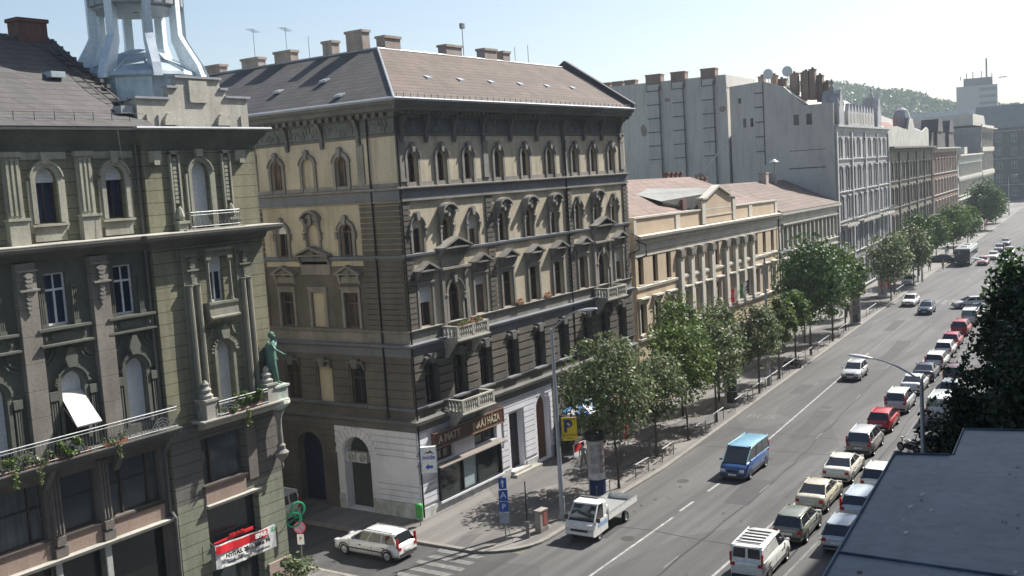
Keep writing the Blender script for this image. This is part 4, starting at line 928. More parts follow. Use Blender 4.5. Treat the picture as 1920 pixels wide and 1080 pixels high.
b.sweep(P, [(0, 12.85), (.08, 12.9), (.08, 13.5), (.2, 13.6), (.25, 13.8), (.55, 13.95), (.6, 14.15), (0, 14.22)]); b.sweep(P, [(0, 9.85), (.12, 9.9), (.16, 10.1), (0, 10.15)]); b.sweep(P, [(0, 5.75), (.2, 5.8), (.25, 6.0), (0, 6.05)])
b.sweep([(0, .05), (LY, .05)], [(0, 15.5), (.12, 15.52), (.12, 15.66), (-.4, 15.66), (-.4, 15.552), (0, 15.552)])
u = .2
while u < LY: b.box(u, u+.2, .2, .42, 13.62, 13.8); u += .45
for a, c in ((8.7, 9.7), (28.4, 29.4), (37.2, LY), (0, .5)): b.box(a, c, -.05, .03, 14.22, 15.5)
b.box(0, LY, 0, .05, 12.5, 12.84)
b.build('cornice', cream, YB)
b = MB()
for u in (9.2, 11.65, 14.2, 16.85, 20.75, 23.4, 25.95, 28.65): b.cut(); b.box(u-.38, u+.38, 0, .3, 6.05, 11.75); b.box(u-.45, u+.45, 0, .36, 6.05, 6.4)
b.build('giant_pilaster', cream, YB)
b = MB()
for u in (9.2, 11.65, 14.2, 16.85, 20.75, 23.4, 25.95, 28.65):
    b.cut(); b.pr([(u-.38, 11.75), (u+.38, 11.75), (u+.52, 12.5), (u-.52, 12.5)], 0, .36); relief(b, u-.5, u+.35, 11.75, 12.45)
    for k in range(5): b.pr([(u-.5+k*.2, 11.8), (u-.38+k*.2, 11.8), (u-.32+k*.2, 12.3), (u-.5+k*.2, 12.35)], .36, .46)
b.build('capital', greytrim, YB)
for hs in (yu, yl, yg):
    for h in hs:
        w = window(YB, FRONT, h, -.3, darkfr, glass_dark, fw=.07)
        s = MB()
        if hs is yl:
            s.box(h[0]-.14, h[0], 0, .1, h[2], h[3]); s.box(h[1], h[1]+.14, 0, .1, h[2], h[3]); s.box(h[0]-.2, h[1]+.2, 0, .14, h[3], h[3]+.2); s.box(h[0]-.25, h[1]+.25, 0, .4, h[3]+.38, h[3]+.5); s.box(h[0]-.1, h[1]+.1, 0, .2, 6.15, 6.3)
            for q in (h[0]-.2, h[1]+.06): s.co([(0, h[3]+.38), (.35, h[3]+.38), (.1, h[3]-.1), (0, h[3]-.15)], q, q+.14)
        elif hs is yu: s.box(h[0]-.06, h[1]+.06, 0, .08, h[2]-.1, h[2])
        else: s.box(h[0]-.2, h[1]+.2, 0, .1, h[2]-.16, h[2]); s.archring((h[0]+h[1])/2, h[3]-(h[1]-h[0])/2, (h[1]-h[0])/2, (h[1]-h[0])/2+.16, 0, .08)
        s.build('window_surround', cream, w)
b = MB(); b.pr([(14.9, 14.25), (23.9, 14.25), (23.9, 16.5), (22.6, 16.5), (19, 17.5), (15.6, 16.4), (14.9, 16.4)], -.3, .06); b.build('gable', apr, YB)
b = MB(); b.pr([(14.7, 16.5), (15.7, 16.5), (19.1, 17.55), (22.6, 16.6), (24.1, 16.6), (24.1, 16.75), (22.6, 16.76), (19.1, 17.75), (15.6, 16.68), (14.7, 16.66)], -.4, .3)
for a in (14.8, 23.1): b.box(a, a+.85, .06, .16, 14.3, 16.45)
b.box(15.7, 23.0, .06, .12, 14.9, 15.02); b.build('gable_moulding', cream, YB)
b = MB(); b.fr = lambda a, c, d: (a, c, d); zt = 18.65
b.poly([(0, .3, 15.1), (LY, .3, 15.1), (30, 6.8, zt), (0, 6.8, zt)]); b.poly([(0, 6.8, zt), (30, 6.8, zt), (LY, 14, 15.1), (0, 14, 15.1)]); b.poly([(LY, .3, 15.1), (LY, 14, 15.1), (30, 6.8, zt)])
rf = b.build('roof', pinktile, YB)
b = MB(); b.fr = lambda a, c, d: (a, c, d); b.poly([(11, 2.2, 16.6), (17.5, .4, 17.0), (19, .4, 17.45), (15, 5.2, 17.75), (10.6, 4.4, 17.3)]); b.poly([(11, 2.2, 16.6), (17.5, .4, 17.0), (17.5, .4, 15.2), (12, 2.3, 16.1)]); b.cut(); b.box(24.6, 26.4, 1.2, 2.6, 15.7, 17.1); b.build('dormer', pm('pale_roof_felt', (.30, .305, .29), streak=.2), rf)
b = MB(); b.fr = lambda a, c, d: (a, c, d); b.box(13.6, 15.0, 1.2, 1.9, 15.2, 16.6); b.build('chimney', brickred, rf)
b = MB(); b.fr = lambda a, c, d: (a, c, d); b.lathe(14.5, -6.9, [(.1, zt-.3), (.1, zt+.75), (.42, zt+.8), (.05, zt+1.05)], 10); b.build('roof_vent', metal, rf)
for k in range(4): chimney(rf, 24.6+k*1.2, 7.2, zt-.2, .5, .5, .75, brickred)
for k in range(5): chimney(rf, 31+k*1.3, 7.5, zt-1., .6, .5, .9, brickred)
b = MB(); b.tube([(0, .15, 13.9), (.2, .9, 13.5), (.2, .9, 12.7), (.1, .15, 12.3)], .07); b.tube([(LY-.2, .15, 14), (LY-.2, .15, .5)], .07); b.build('downpipe', black, YB)
# flags on poles between the pilasters
def flag(u, z, cols, label):
    b = MB(); b.fr = lambda a, c, d: (a, -c, d); b.tube([(u, .1, z), (u-.1, 1.5, z+1.1)], .03, 5); f = tag(b.build('flag', iron), label, 'flag', 'flags on the yellow school'); f.matrix_world = YB_M
    for j, c in enumerate(cols):
        q = MB(); q.fr = b.fr; n = 5
        for k in range(n):
            z1 = z+1.0-k*.26; z2 = z1-.26; a0 = .5+j*.33; w1, w2 = .14*sin(k*1.7), .14*sin(k*1.7+1.7)
            q.quad((u+w1-j*.05, a0, z1+j*.2), (u+w1*.6-.05-j*.05, a0+.33, z1+.2+j*.2), (u+w2*.6-.05-j*.05, a0+.28, z2+.2+j*.2), (u+w2-j*.05, a0-.02, z2+j*.2))
        q.build('flag_cloth', flat('flag_'+c, {'red': (.62, .03, .06), 'white': (.75, .75, .75), 'green': (.03, .22, .10), 'navy': (.02, .025, .06)}[c], .8), f)
YB_M = Matrix.Translation((73.25, 37.6, 0)) @ Matrix.Rotation(TH1, 4, 'Z')
flag(20.75, 6.4, ('red', 'white'), 'red and white flag hanging from a pole between the cream pilasters'); flag(23.4, 6.6, ('green', 'white', 'navy'), 'green white and navy flag on the next pole to the right of the red flag')

# ------------------------------------------------------------------ generic far facades
def far_building(name, loc, th, Lf, H, Df, mat, rows, n, label, trim, wm=None, u_pad=1.2, ww=.55, skip=(), corn=.5, roofz=0, base=0, pil=0, glassm=None, low=None, side=None):
    R = empty(name, loc, th, label, 'building'); hs = []
    for (z0, z1, ar) in rows:
        for k in range(n):
            if k in skip: continue
            u = u_pad+(Lf-2*u_pad)*(k+.5)/n; hs.append((u-ww, u+ww, z0, z1, ar))
    b = MB(); zl_ = low[0] if low else 0; b.wall(0, Lf, zl_, H, [h for h in hs if h[2] >= zl_], depth=.35)
    if low: b_ = MB(); b_.wall(0, Lf, 0, zl_, [h for h in hs if h[2] < zl_], depth=.35); b_.build('lower_wall', low[1], R)
    if side: b_ = MB(); b_.box(-.06, -.025, -Df, -.001, 0, H); b_.build('side_wall', side, R)
    b.box(-.02, 0, -Df, -.001, 0, H); b.box(Lf, Lf+.02, -Df, -.001, 0, H); b.box(0, Lf, -Df-.02, -Df, 0, H); b.build('wall', mat, R)
    b = MB(); P = [(-.05, Df*0+.2), (-.05, -.0), (Lf, -.0)]
    b.sweep([(0, 0), (Lf, 0)], [(0, H-.9), (.1, H-.8), (.15, H-.4), (corn, H-.25), (corn, H+.02), (0, H+.1)])
    for (z0, z1, ar) in rows:
        b.sweep([(0, 0), (Lf, 0)], [(0, z0-.55), (.18, z0-.5), (.22, z0-.35), (0, z0-.3)])
        for k in range(n):
            if k in skip: continue
            u = u_pad+(Lf-2*u_pad)*(k+.5)/n; b.box(u-ww-.25, u-ww-.03, 0, .14, z0-.25, z1); b.box(u+ww+.03, u+ww+.25, 0, .14, z0-.25, z1); b.box(u-ww-.35, u+ww+.35, 0, .3, z1+.2, z1+.35)
    for k in range(pil+1):
        if pil: u = (Lf-.6)*k/pil; b.box(u, u+.6, 0, .25, 5, H-.9)
    b.build('trim', trim, R)
    for h in hs: window(R, FRONT, h, -.3, wm or darkfr, glassm or glass_dark, fw=.1)
    return R
o2 = (73.25+38.3*cos(TH1), 37.6+38.3*sin(TH1)); 
LOWB = far_building('low_annex', (o2[0], o2[1], 0), TH2, 29.1, 13.7, 12, pm('pale_grey_green_plaster', (.42, .41, .36), (.33, .32, .28), streak=.2), [(9.7, 12.1, 0), (5.8, 8.3, 0), (1.2, 4, 0)], 13, 'low grey two storey annex with white window frames beside the yellow school', lightstone, whitefr, ww=.75)
LOWB.rotation_euler = (0, .012, TH2)
b = MB(); b.fr = lambda a, c, d: (a, c, d); b.poly([(0, -.5, 13.8), (29.1, -.5, 13.8), (29.1, 7, 17.2), (0, 7, 17.2)]); b.poly([(0, 7, 17.2), (29.1, 7, 17.2), (29.1, 13, 14), (0, 13, 14)])
rf = b.build('roof', pm('brown_old_tiles', (.22, .165, .14), (.165, .125, .105), tiles=(.4, .3, .5), streak=0), LOWB)
chimney(rf, 17.5, 6.5, 17, 1.2, .9, 1.3, chimplaster); chimney(rf, 21.5, 6.5, 17, .8, .9, 1.2, chimplaster)
o3 = (140.34, 41.54)
# grey eclectic palace with bare firewalls
gfront = pm('silver_grey_stucco', (.40, .40, .41), (.28, .285, .30), scale=.3, streak=.55)
GB = far_building('grey_palace', (o3[0], o3[1], 0), TH2, 37.8, 23.7, 14, gfront, [(19.5, 21.8, 1), (15.1, 17.9, 0), (11.1, 13.9, 0), (6.4, 9.4, 0), (1, 4.5, 0)], 9, 'tall pale grey palace with two finial topped turrets, bay balconies and a bare grey firewall', pm('pale_stucco_trim', (.46, .455, .44), (.32, .32, .32), streak=.5), ww=.62, pil=4, low=(18.4, pm('dark_grey_stucco', (.24, .245, .26), (.16, .165, .18), scale=.3, streak=.55)))  # lower storeys use a darker grey
fire = pm('bare_grey_firewall', (.58, .555, .51), (.47, .45, .42), scale=.12, streak=.32, rough=.9, bump=.4)
S2 = lambda d, o, z: (-o, d, z)
fw_h = [(4.6, 5.3, 24.05, 25.45), (2.9, 3.6, 24.0, 25.45), (11.8, 12.2, 24.3, 25.5), (10.8, 11.2, 24.3, 25.5), (12.4, 12.8, 27.6, 28.3)]
b = MB(S2)
b.pr([(.05, 0), (.05, 26.6), (3.9, 26.6), (6.5, 29.3), (9.3, 30.3), (14, 30.0), (14, 0)], .03, .25)
b.build('firewall', fire, GB)
for h in fw_h:
    q = MB(S2); q.box(h[0], h[1], .255, .28, h[2], h[3]); q.build('window', glass_dark, GB)
b = MB(S2)
for zz in (20.8, 22.8, 24.8, 26.8, 28.7): b.box(9.3, 10.5, .25, .34, zz, zz+.14)
b.box(9.28, 9.4, .25, .32, 19, 30.2)
b.build('flue_bracket', darktrim, GB)
b = MB(S2); b.box(1.2, 6.0, .25, .27, 20.6, 20.68); b.box(1.2, 6.2, .25, .27, 18.2, 18.35); b.build('plaster_scar', darktrim, GB)
b = MB(); b.fr = lambda a, c, d: (a, c, d)
b.poly([(.2, .2, 23.7), (37.5, .2, 23.7), (36, 6, 28.6), (2.5, 6, 28.6)]); b.poly([(.2, .2, 23.7), (2.5, 6, 28.6), (2.5, 12, 28.6), (.2, 14, 23.7)]); b.poly([(2.5, 6, 28.6), (36, 6, 28.6), (36, 12, 28.6), (2.5, 12, 28.6)])
b.poly([(.0, 3.9, 26.7), (8, 3.9, 26.9), (6, 6.6, 29.4), (.0, 6.6, 29.4)])
rf = b.build('roof', pm('mansard_sheet', (.50, .47, .42), (.40, .37, .34), streak=.2), GB)
for d, z, w, h in ((9.9, 30.2, .8, .9), (8.2, 30.0, .8, 1.1), (7.5, 29.6, 1.3, 1.0), (5.8, 29.4, 1.1, 1.8), (3.95, 28.6, .7, 2.6), (3.1, 28.5, .75, 2.9), (4.6, 28.6, .8, 2.6), (1.6, 27.8, .7, 1.8), (2.4, 28.2, .8, 2.4)): chimney(rf, 1.2+(d*7) % 3, d, z, 1.0, w, h, brick if w != 2.2 else chimplaster, 2)
for d, z in ((8.6, 31.2), (6.0, 31.3)):
    b = MB(S2); c = [(d+.7*cos(2*pi*k/16), z+.7*sin(2*pi*k/16)) for k in range(16)]; b.pr(c, 0, .06); b.pr([(d+(p[0]-d)*.8, z+(p[1]-z)*.8) for p in c], .062, .12); b.tube([(d, -.4, z-1.6), (d, 0, z)], .06); b.build('satellite_dish', flat('dish_white', (.72, .73, .74), .5), rf)
b = MB()
for c in (2.6, 29.2):
    b.cut(); b.box(c-1.5, c+1.5, -3, .4, 23.7, 26.0); b.pr([(c-1.2, 26.0), (c+1.2, 26.0), (c+.5, 27.9), (c, 28.4), (c-.5, 27.9)], -2, .4); b.lathe(c, -.8, [(1.1, 26), (1.0, 27), (.5, 28), (.35, 28.8), (.12, 29.2), (.3, 29.5), (.05, 29.9)], 8)
    for q in (-1.5, 1.5): b.lathe(c+q, .2, [(.22, 23.7), (.18, 26.2), (.3, 26.5), (.05, 27.3)], 6)
b.box(8, 26.5, -.8, .1, 23.8, 25.7)
for k in range(9): b.pr([(8.2+k*2.1, 25.7), (9.6+k*2.1, 25.7), (9.3+k*2.1, 26.3), (8.9+k*2.1, 26.8), (8.5+k*2.1, 26.3)], -.4, .1)
for k in range(9): b.box(8.5+k*2.1, 9.4+k*2.1, .1, .12, 24.1, 25.4) if False else None
b.build('turret', gfront, GB)
for k in range(8):
    q = MB(); q.box(9.6+k*2.1, 10.4+k*2.1, .1, .13, 24.15, 25.45); q.build('window', glass_dark, GB)
for a, c in ((1.3, 8.6), (12, 24.5), (26.4, 36.5)): railing(GB, FRONT, a, c, 10.3, 1.0, .9, step=.4)
b = MB(); [b.box(a, c, 0, 1.1, 10.0, 10.3) for a, c in ((1.2, 8.7), (11.9, 24.6), (26.3, 36.6))]; b.build('balcony', lightstone, GB)
# the block behind: tall bare firewall with flue ribs
RAW0 = lambda a, c, d: (a, c, d)
BB = empty('rear_tenement', (o3[0]-.8, o3[1], 0), TH2, 'rear tenement showing a huge blank grey firewall with chimney flues above the pink roofs', 'building')
b = MB(S2); b.pr([(14.2, 0), (14.2, 29.8), (14.15, 30.0), (14.2, 31.7), (34, 31.7), (34, 0)], -14, 0)
b.build('firewall', fire, BB)
rib = pm('flue_rib_plaster', (.53, .51, .475), (.44, .425, .40), scale=.3, streak=.3)
for d0, d1 in ((23.9, 25.7), (20.3, 21.9), (15.9, 17.5)):
    b = MB(S2); b.box(d0, d1, 0, .3, 12, 31.3); r_ = b.build('flue_rib', rib, BB)
    b = MB(S2)
    for k in range(6): b.box(d0-.15, d1+.1, .3, .4, 20.7+k*1.93, 20.82+k*1.93)
    b.box(d0-.05, d0+.08, .3, .42, 14, 31); b.build('iron_strap', darktrim, r_)
    chimney(BB, .6, (d0+d1)/2, 31.7, 1.4, d1-d0+.5, 1.1, brick)
for d in (28.5, 32.5, 30.5): chimney(BB, .8, d, 31.7, 1.2, 1.6, .7, brick)
b = MB(S2)
for d_, z_, w_, h_ in ((30.5, 15, 2.2, 1.4), (26.6, 25, 1.2, 2.0), (18.6, 17.5, 1.6, 2.6), (14.8, 27, .9, 1.3), (22.8, 29, 1.1, .8), (32, 28, 1.4, 1.1)): r_q = random.Random(int(d_*7)); b.cut(); b.pr([(d_+w_*.5*cos(k*pi/5)*r_q.uniform(.6, 1.2), z_+h_*.5*sin(k*pi/5)*r_q.uniform(.6, 1.2)) for k in range(10)], 0, .012)
b.build('bare_brick_patch', pm('exposed_brick', (.36, .29, .25), (.28, .23, .2), bscale=14, streak=.3), BB)
b = MB(RAW0); b.tube([(-6.5, 15.5, 18.8), (-2, 11.5, 25)], .09, 5); b.build('cable', pm('pale_cable', (.6, .6, .6), streak=0), BB)
b = MB(S2); [b.box(13.2, 13.6, .9, 1.0, z, z+1.4) for z in (24.1, 20.5, 17)]; b.build('window', glass_dark, BB) if False else None
# ------------------------------------------------------------------ street end
o4 = (178.09, 44.18)
OC = far_building('ochre_tenement', (o4[0], o4[1], 0), TH2, 47.5, 20.6, 14, pm('ochre_stucco', (.22, .19, .145), (.15, .13, .10), streak=.5), [(15.2, 17.8, 0), (10.8, 13.6, 0), (6, 9, 1), (1, 4.2, 0)], 12, 'ochre tenement with a scrolled cream gable and dark eaves beyond the grey palace', darktrim, ww=.8, corn=1.1, pil=5, side=pm('ochre_side', (.42, .34, .22), (.34, .27, .18), streak=.4))
b = MB(); b.pr([(0, 20.7), (47, 20.7), (47, 24), (44.8, 24.4), (38, 23.4), (30, 23.8), (27.5, 25.8), (24, 25.8), (22, 23.6), (11, 24.2), (1.4, 23.9), (.4, 22.5)], -.6, -.3); b.build('gable', pm('cream_gable', (.48, .47, .42), (.36, .36, .33), streak=.2), OC)
b = MB(); b.fr = lambda a, c, d: (a, c, d); b.poly([(0, .6, 20.7), (47.5, .6, 20.7), (46, 8, 26), (2, 8, 26)]); b.poly([(0, .6, 20.7), (2, 8, 26), (0, 14, 20.7)]); rf = b.build('roof', pm('red_roof_tiles', (.30, .15, .12), (.24, .12, .095), tiles=(.5, .4, .3), streak=0), OC)
b = MB(); b.fr = lambda a, c, d: (a, c, d); b.poly([(14, 6, 22.5), (26, 6, 22.5), (20, 6.1, 28.4)]); b.poly([(14, 6, 22.5), (20, 6.1, 28.4), (20, 16, 28.4), (14, 16, 22.5)]); b.poly([(26, 6, 22.5), (40, 9, 22.5), (34, 11, 28), (20, 6.1, 28.4)]); b.build('dormer', MATS['red_roof_tiles'], rf)
b = MB(); b.lathe(26, -2, [(1.5, 24), (1.6, 26), (1.1, 27.4), (.2, 28)], 10); b.build('turret', MATS['silver_grey_stucco'], OC)
o5 = (o4[0]+50*cos(TH2), o4[1]+50*sin(TH2))
BR = far_building('brick_tenement', (o5[0], o5[1], 0), TH2, 39, 20.2, 14, pm('brown_brick', (.19, .11, .08), (.13, .08, .06), streak=.3), [(15.2, 17.8, 0), (10.8, 13.4, 0), (6, 9, 1), (1, 4.2, 0)], 8, 'brown brick tenement with two dark dormers between the ochre tenement and the white block', lightstone, ww=.8, corn=.9)
b = MB(); b.pr([(0, 20.2), (39, 20.2), (36, 23.5), (3, 23.5)], -5, -.4)
for c in (9, 27): b.box(c-3.5, c+3.5, -3, .2, 20.3, 23.6); b.pr([(c-4, 23.6), (c+4, 23.6), (c+2.5, 26.2), (c-2.5, 26.2)], -3, .4)
b.build('roof', pm('dark_slate', (.12, .11, .11), streak=0), BR)
o6 = (o5[0]+40*cos(TH2), o5[1]+40*sin(TH2))
WHB = far_building('white_block', (o6[0], o6[1], 0), TH2, 52, 18.3, 14, pm('pale_green_white_stucco', (.50, .54, .50), (.42, .46, .43), streak=.15), [(13.3, 16, 0), (8.8, 11.8, 0), (4.4, 7.2, 0), (1, 3.4, 0)], 15, 'low pale green and white block with long cream belts at the far end', cream, whitefr, ww=.95, corn=.8)
b = MB(); b.box(0, 52, 0, .3, 12.3, 13.0); b.box(0, 52, 0, .3, 17.3, 18.4); b.box(14, 20, -2, 0, 18.5, 20.2); b.build('belt_course', cream, WHB)
TB = far_building('banded_block', (o6[0]+53*cos(TH2), o6[1]+53*sin(TH2), 0), TH2, 34, 25.5, 30, pm('grey_banded_stucco', (.30, .29, .29), (.23, .225, .22), streak=.3), [(20.2, 24, 0), (13.6, 18.3, 0), (7, 11.4, 0), (1, 5, 0)], 8, 'taller striped grey block with white belts at the street corner far away', cream, ww=1.1, corn=1.4)
b = MB(); b.box(0, 34, 0, .4, 18.8, 20.0); b.box(0, 34, 0, .4, 12, 13.1); b.box(0, 34, 0, .4, 25.0, 26.3); b.pr([(0, 26.3), (34, 26.3), (30, 29.5), (0, 29.5)], -20, -2); b.build('belt_course', cream, TB)
# big brown roofed block behind, and roofs beyond
def house(name, x, y, th, lx, ly, z0, z1, wm, rm, label, hip=True):
    R = empty(name, (x, y, 0), th, label, 'building'); b = MB(); b.fr = lambda a, c, d: (a, c, d); b.box(0, lx, 0, ly, 0, z0); b.build('wall', wm, R)
    b = MB(); b.fr = lambda a, c, d: (a, c, d); e = .5; h = min(lx, ly)/2
    if lx < ly: rp = [(lx/2, h if hip else 0), (lx/2, ly-(h if hip else 0))]
    else: rp = [(h if hip else 0, ly/2), (lx-(h if hip else 0), ly/2)]
    A = [(-e, -e, z0), (lx+e, -e, z0), (lx+e, ly+e, z0), (-e, ly+e, z0)]; p, q = (*rp[0], z1), (*rp[1], z1)
    if lx < ly: b.poly([A[0], A[1], p]); b.poly([A[1], A[2], q, p]); b.poly([A[2], A[3], q]); b.poly([A[3], A[0], p, q])
    else: b.poly([A[0], A[1], q, p]); b.poly([A[1], A[2], q]); b.poly([A[2], A[3], p, q]); b.poly([A[3], A[0], p])
    b.build('roof', rm, R)
    if lx < 60:
        n = max(2, int(lx/5))
        for k in range(n):
            for zz in (z0-3.5, z0-7.5):
                q_ = MB(); q_.fr = lambda a, c, d: (a, -c, d) if 0 else (a, c, d); q_.box(1+k*(lx-2)/n+.6, 1+k*(lx-2)/n+1.8, -.06, .02, zz, zz+2); q_.build('window', glass_dark, R)
    return R
greyroof = pm('grey_brown_roof', (.26, .235, .23), (.2, .185, .18), streak=0)
house('roofed_tenement', 265, 62, TH2, 50, 26, 24, 31, MATS['ochre_stucco'], greyroof, 'broad grey brown roofed tenement rising behind the brick tenement')
house('roofed_tenement', 232, 62, TH2, 26, 20, 24.5, 28.5, MATS['silver_grey_stucco'], MATS['red_roof_tiles'], 'red roofed house peeping over the cream gable')
house('roofed_tenement', 320, 78, TH2, 60, 30, 26, 33, MATS['silver_grey_stucco'], pm('blue_grey_roof', (.25, .27, .31), streak=0), 'blue grey roofed block behind the striped corner block')
# dark building closing the street
EB = empty('street_end_building', (430, 53.5, 0), radians(90), 'dark five storey building closing the street, with pale window bands and a pitched roof', 'building')
EFR = lambda u, o, z: (-u, o, z) if 0 else (u, -o, z)
eb_m = pm('dark_blue_grey_stucco', (.09, .105, .11), (.06, .07, .075), streak=.3)  # dark blue-grey over the whole front
hs = [(1.6+k*5.2, 3.6+k*5.2, z, z+3) for k in range(4) for z in (1.5, 6.6, 11.6, 16.6, 21.6)]
EBF = lambda u, o, z: (u, o, z)
b = MB(EBF); b.wall(-20, 22, 0, 27, hs, depth=.4); b.box(-20, 22, -16, -.45, 0, 26.9); b.build('wall', eb_m, EB)
for h in hs: window(EB, EBF, h, -.3, pm('pale_green_frame', (.22, .34, .30), streak=0), glass_dark, fw=.25)
b = MB(EBF); b.box(-20, 22, 0, .5, 25.4, 26); b.box(-20, 22, 0, .4, 15.2, 15.7); b.box(-20, 22, 0, .4, 5.4, 5.9); b.build('belt_course', greytrim, EB)
b = MB(EBF); b.co([(.6, 26.9), (-8, 35.5), (-16, 27)], -20, 22); b.build('roof', pm('dark_green_roof', (.12, .15, .16), streak=0), EB)
# ------------------------------------------------------------------ hill, hotel tower
hillm = leafmat('wooded_hill', [(.035, .07, .03), (.05, .10, .04), (.07, .12, .05), (.10, .15, .07)], .03, 0.)
b = MB(); b.fr = lambda a, c, d: (a, c, d); rr = random.Random(5); NX, NY = 110, 16
def hz(t, s):                              # crest line follows the photograph's skyline
    pts = [(-.2, 20), (.0, 58), (.1, 66), (.17, 72), (.24, 70), (.30, 68), (.36, 62), (.44, 58), (.5, 56), (.58, 46), (.68, 40), (.8, 38), (1.1, 25)]
    for (a, p), (c, q) in zip(pts, pts[1:]):
        if a <= t <= c: h = p+(q-p)*(t-a)/(c-a); break
    return (h+11)*sin(pi*.5*min(1, s*1.25))**.8
grid = []
for j in range(NY+1):
    row = []
    for i in range(NX+1):
        t = -.15+1.2*i/NX; s = j/NY; az = .36-.27*t; d = 760+260*s
        row.append((d*cos(az)+rr.uniform(-4, 4), d*sin(az)+rr.uniform(-4, 4), hz(t, s)+rr.uniform(-1.5, 2.5)*min(1, s*3)))
    grid.append(row)
b.smooth = True
for j in range(NY):
    for i in range(NX): b.quad(grid[j][i], grid[j][i+1], grid[j+1][i+1], grid[j+1][i])
tag(b.build('hill', hillm, recalc=False), kind='structure')
b = MB(); b.fr = lambda a, c, d: (a, c, d)
for k in range(11000):
    i = rr.uniform(0, NX-.01); j = rr.uniform(3, NY-.01); p = grid[int(j)][int(i)]; q = grid[min(NY, int(j)+1)][int(i)+1]; f = rr.random()
    c = Vector(p).lerp(Vector(q), f)+Vector((rr.uniform(-6, 6), rr.uniform(-6, 6), rr.uniform(0, 3.5))); r_ = rr.uniform(.9, 1.9)
    for m_ in range(3):
        n_ = Vector((rr.uniform(-1, 1), rr.uniform(-1, 1), rr.uniform(-.3, 1))).normalized(); a_ = n_.orthogonal().normalized()*r_; b_ = n_.cross(a_).normalized()*r_*.8; cc = c+Vector((rr.uniform(-2, 2), rr.uniform(-2, 2), rr.uniform(-1, 2)))
        b.quad(tuple(cc-a_), tuple(cc-b_), tuple(cc+a_), tuple(cc+b_))
tag(b.build('hill_woodland', hillm, recalc=False), kind='stuff')
HT = empty('hotel_tower', (600*1.0, 600*.171, 0), radians(8), 'tall concrete slab tower with masts and a dark service floor on the skyline', 'building')
twm = pm('tower_concrete', (.40, .38, .38), (.34, .33, .335), scale=.05, streak=.2)
b = MB(); b.fr = lambda a, c, d: (a, c, d); b.box(-6, 6, -9.5, 10, 0, 52.5); b.build('wall', twm, HT)
b = MB(); b.fr = lambda a, c, d: (a, c, d); b.box(-5, 5, -7.2, 6.5, 52.5, 56.5); b.build('service_floor', pm('dark_cladding', (.22, .23, .26), streak=0), HT)
b = MB(); b.fr = lambda a, c, d: (a, c, d); b.tube([(-5.5, -4.5, 30), (-5.5, -4.5, 66)], .45, 6)
for y, h in ((8, 2), (5, 3.5), (2, 4), (-2, 4), (-7, 2.5)): b.tube([(-3, y, 56), (-3, y, 56+h)], .25, 5)
b.box(-5, -4.6, -14, -10, 55.5, 56); b.build('mast', iron, HT)
for k in range(8):
    b = MB(); b.fr = lambda a, c, d: (a, c, d)
    b.box(-6.15, -6.02, -9, -1, 25+k*3.5, 26.6+k*3.5); b.build('window', glassmat('far_glass', (.13, .16, .18), (.2, .23, .25), .5, .3), HT)
AN = empty('low_hall', (480, 90, 0), radians(5), 'low blue roofed hall in front of the hotel tower', 'building')
b = MB(); b.fr = lambda a, c, d: (a, c, d); b.box(0, 40, -6, 24, 0, 34.5); b.build('wall', pm('pale_blue_panels', (.36, .46, .50), (.3, .4, .44), streak=.1), AN)
b = MB(); b.fr = lambda a, c, d: (a, c, d); b.box(-2, 42, -10, 26, 34.5, 36.5); b.build('roof', pm('white_roof_edge', (.55, .57, .58), streak=.1), AN)
# ------------------------------------------------------------------ near right: roof below the camera, unseen neighbour sized to shade roof and trees
RB = empty('foreground_building', (15, 0, 0), 0, 'flat grey sheet roof in deep shade filling the lower right corner', 'building')
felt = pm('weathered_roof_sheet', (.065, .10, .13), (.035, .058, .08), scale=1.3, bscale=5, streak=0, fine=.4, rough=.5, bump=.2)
def rp(lst): return [(x-15, y) for x, y in lst]
A_ = rp([(9.2, 3.18), (14.98, 3.74), (15.18, 3.02), (15.18, -6), (5, -6), (5, 3.0)]); B_ = rp([(15.19, 3.0), (16.75, 3.15), (17.0, 2.2), (17.0, -6), (15.19, -6)])
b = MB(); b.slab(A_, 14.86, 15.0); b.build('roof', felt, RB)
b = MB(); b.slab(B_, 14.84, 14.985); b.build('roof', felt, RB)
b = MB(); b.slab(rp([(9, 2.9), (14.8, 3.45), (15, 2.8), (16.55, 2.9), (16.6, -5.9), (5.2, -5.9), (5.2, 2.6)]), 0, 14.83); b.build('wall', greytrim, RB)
b = MB(); b.fr = lambda a, c, d: (a-15, c, d); b.tube([(10.9, 3.33, 15.008), (10.95, -6, 15.008)], .016, 6); b.build('standing_seam', felt, RB)
b = MB(); b.fr = lambda a, c, d: (a-15, c, d); b.tube([(9.25, 3.17, 15.01), (14.98, 3.73, 15.01), (15.17, 3.03, 15.01)], .018, 5); b.tube([(15.2, 3.0, 14.995), (16.74, 3.14, 14.995), (16.98, 2.2, 14.995)], .016, 5); b.build('edge_flashing', felt, RB)
b = MB(); r = random.Random(3); b.fr = lambda a, c, d: (a-15, c, d)
for k in range(40):
    x, y = r.uniform(9.6, 14.8), r.uniform(-2, 3.1); s = r.uniform(.01, .05); b.poly([(x+s*1.5*cos(q*pi/7)*r.uniform(.6, 1.3), y+s*.5*sin(q*pi/7)*r.uniform(.6, 1.3), 15.0035) for q in range(14)])
tag(b.build('dried_puddle_mark', pm('dried_puddle', (.125, .165, .195), (.07, .10, .125), scale=4, streak=0, rough=.4), RB), kind='stuff')
b = MB(); r = random.Random(9); b.fr = lambda a, c, d: (a-15, c, d)
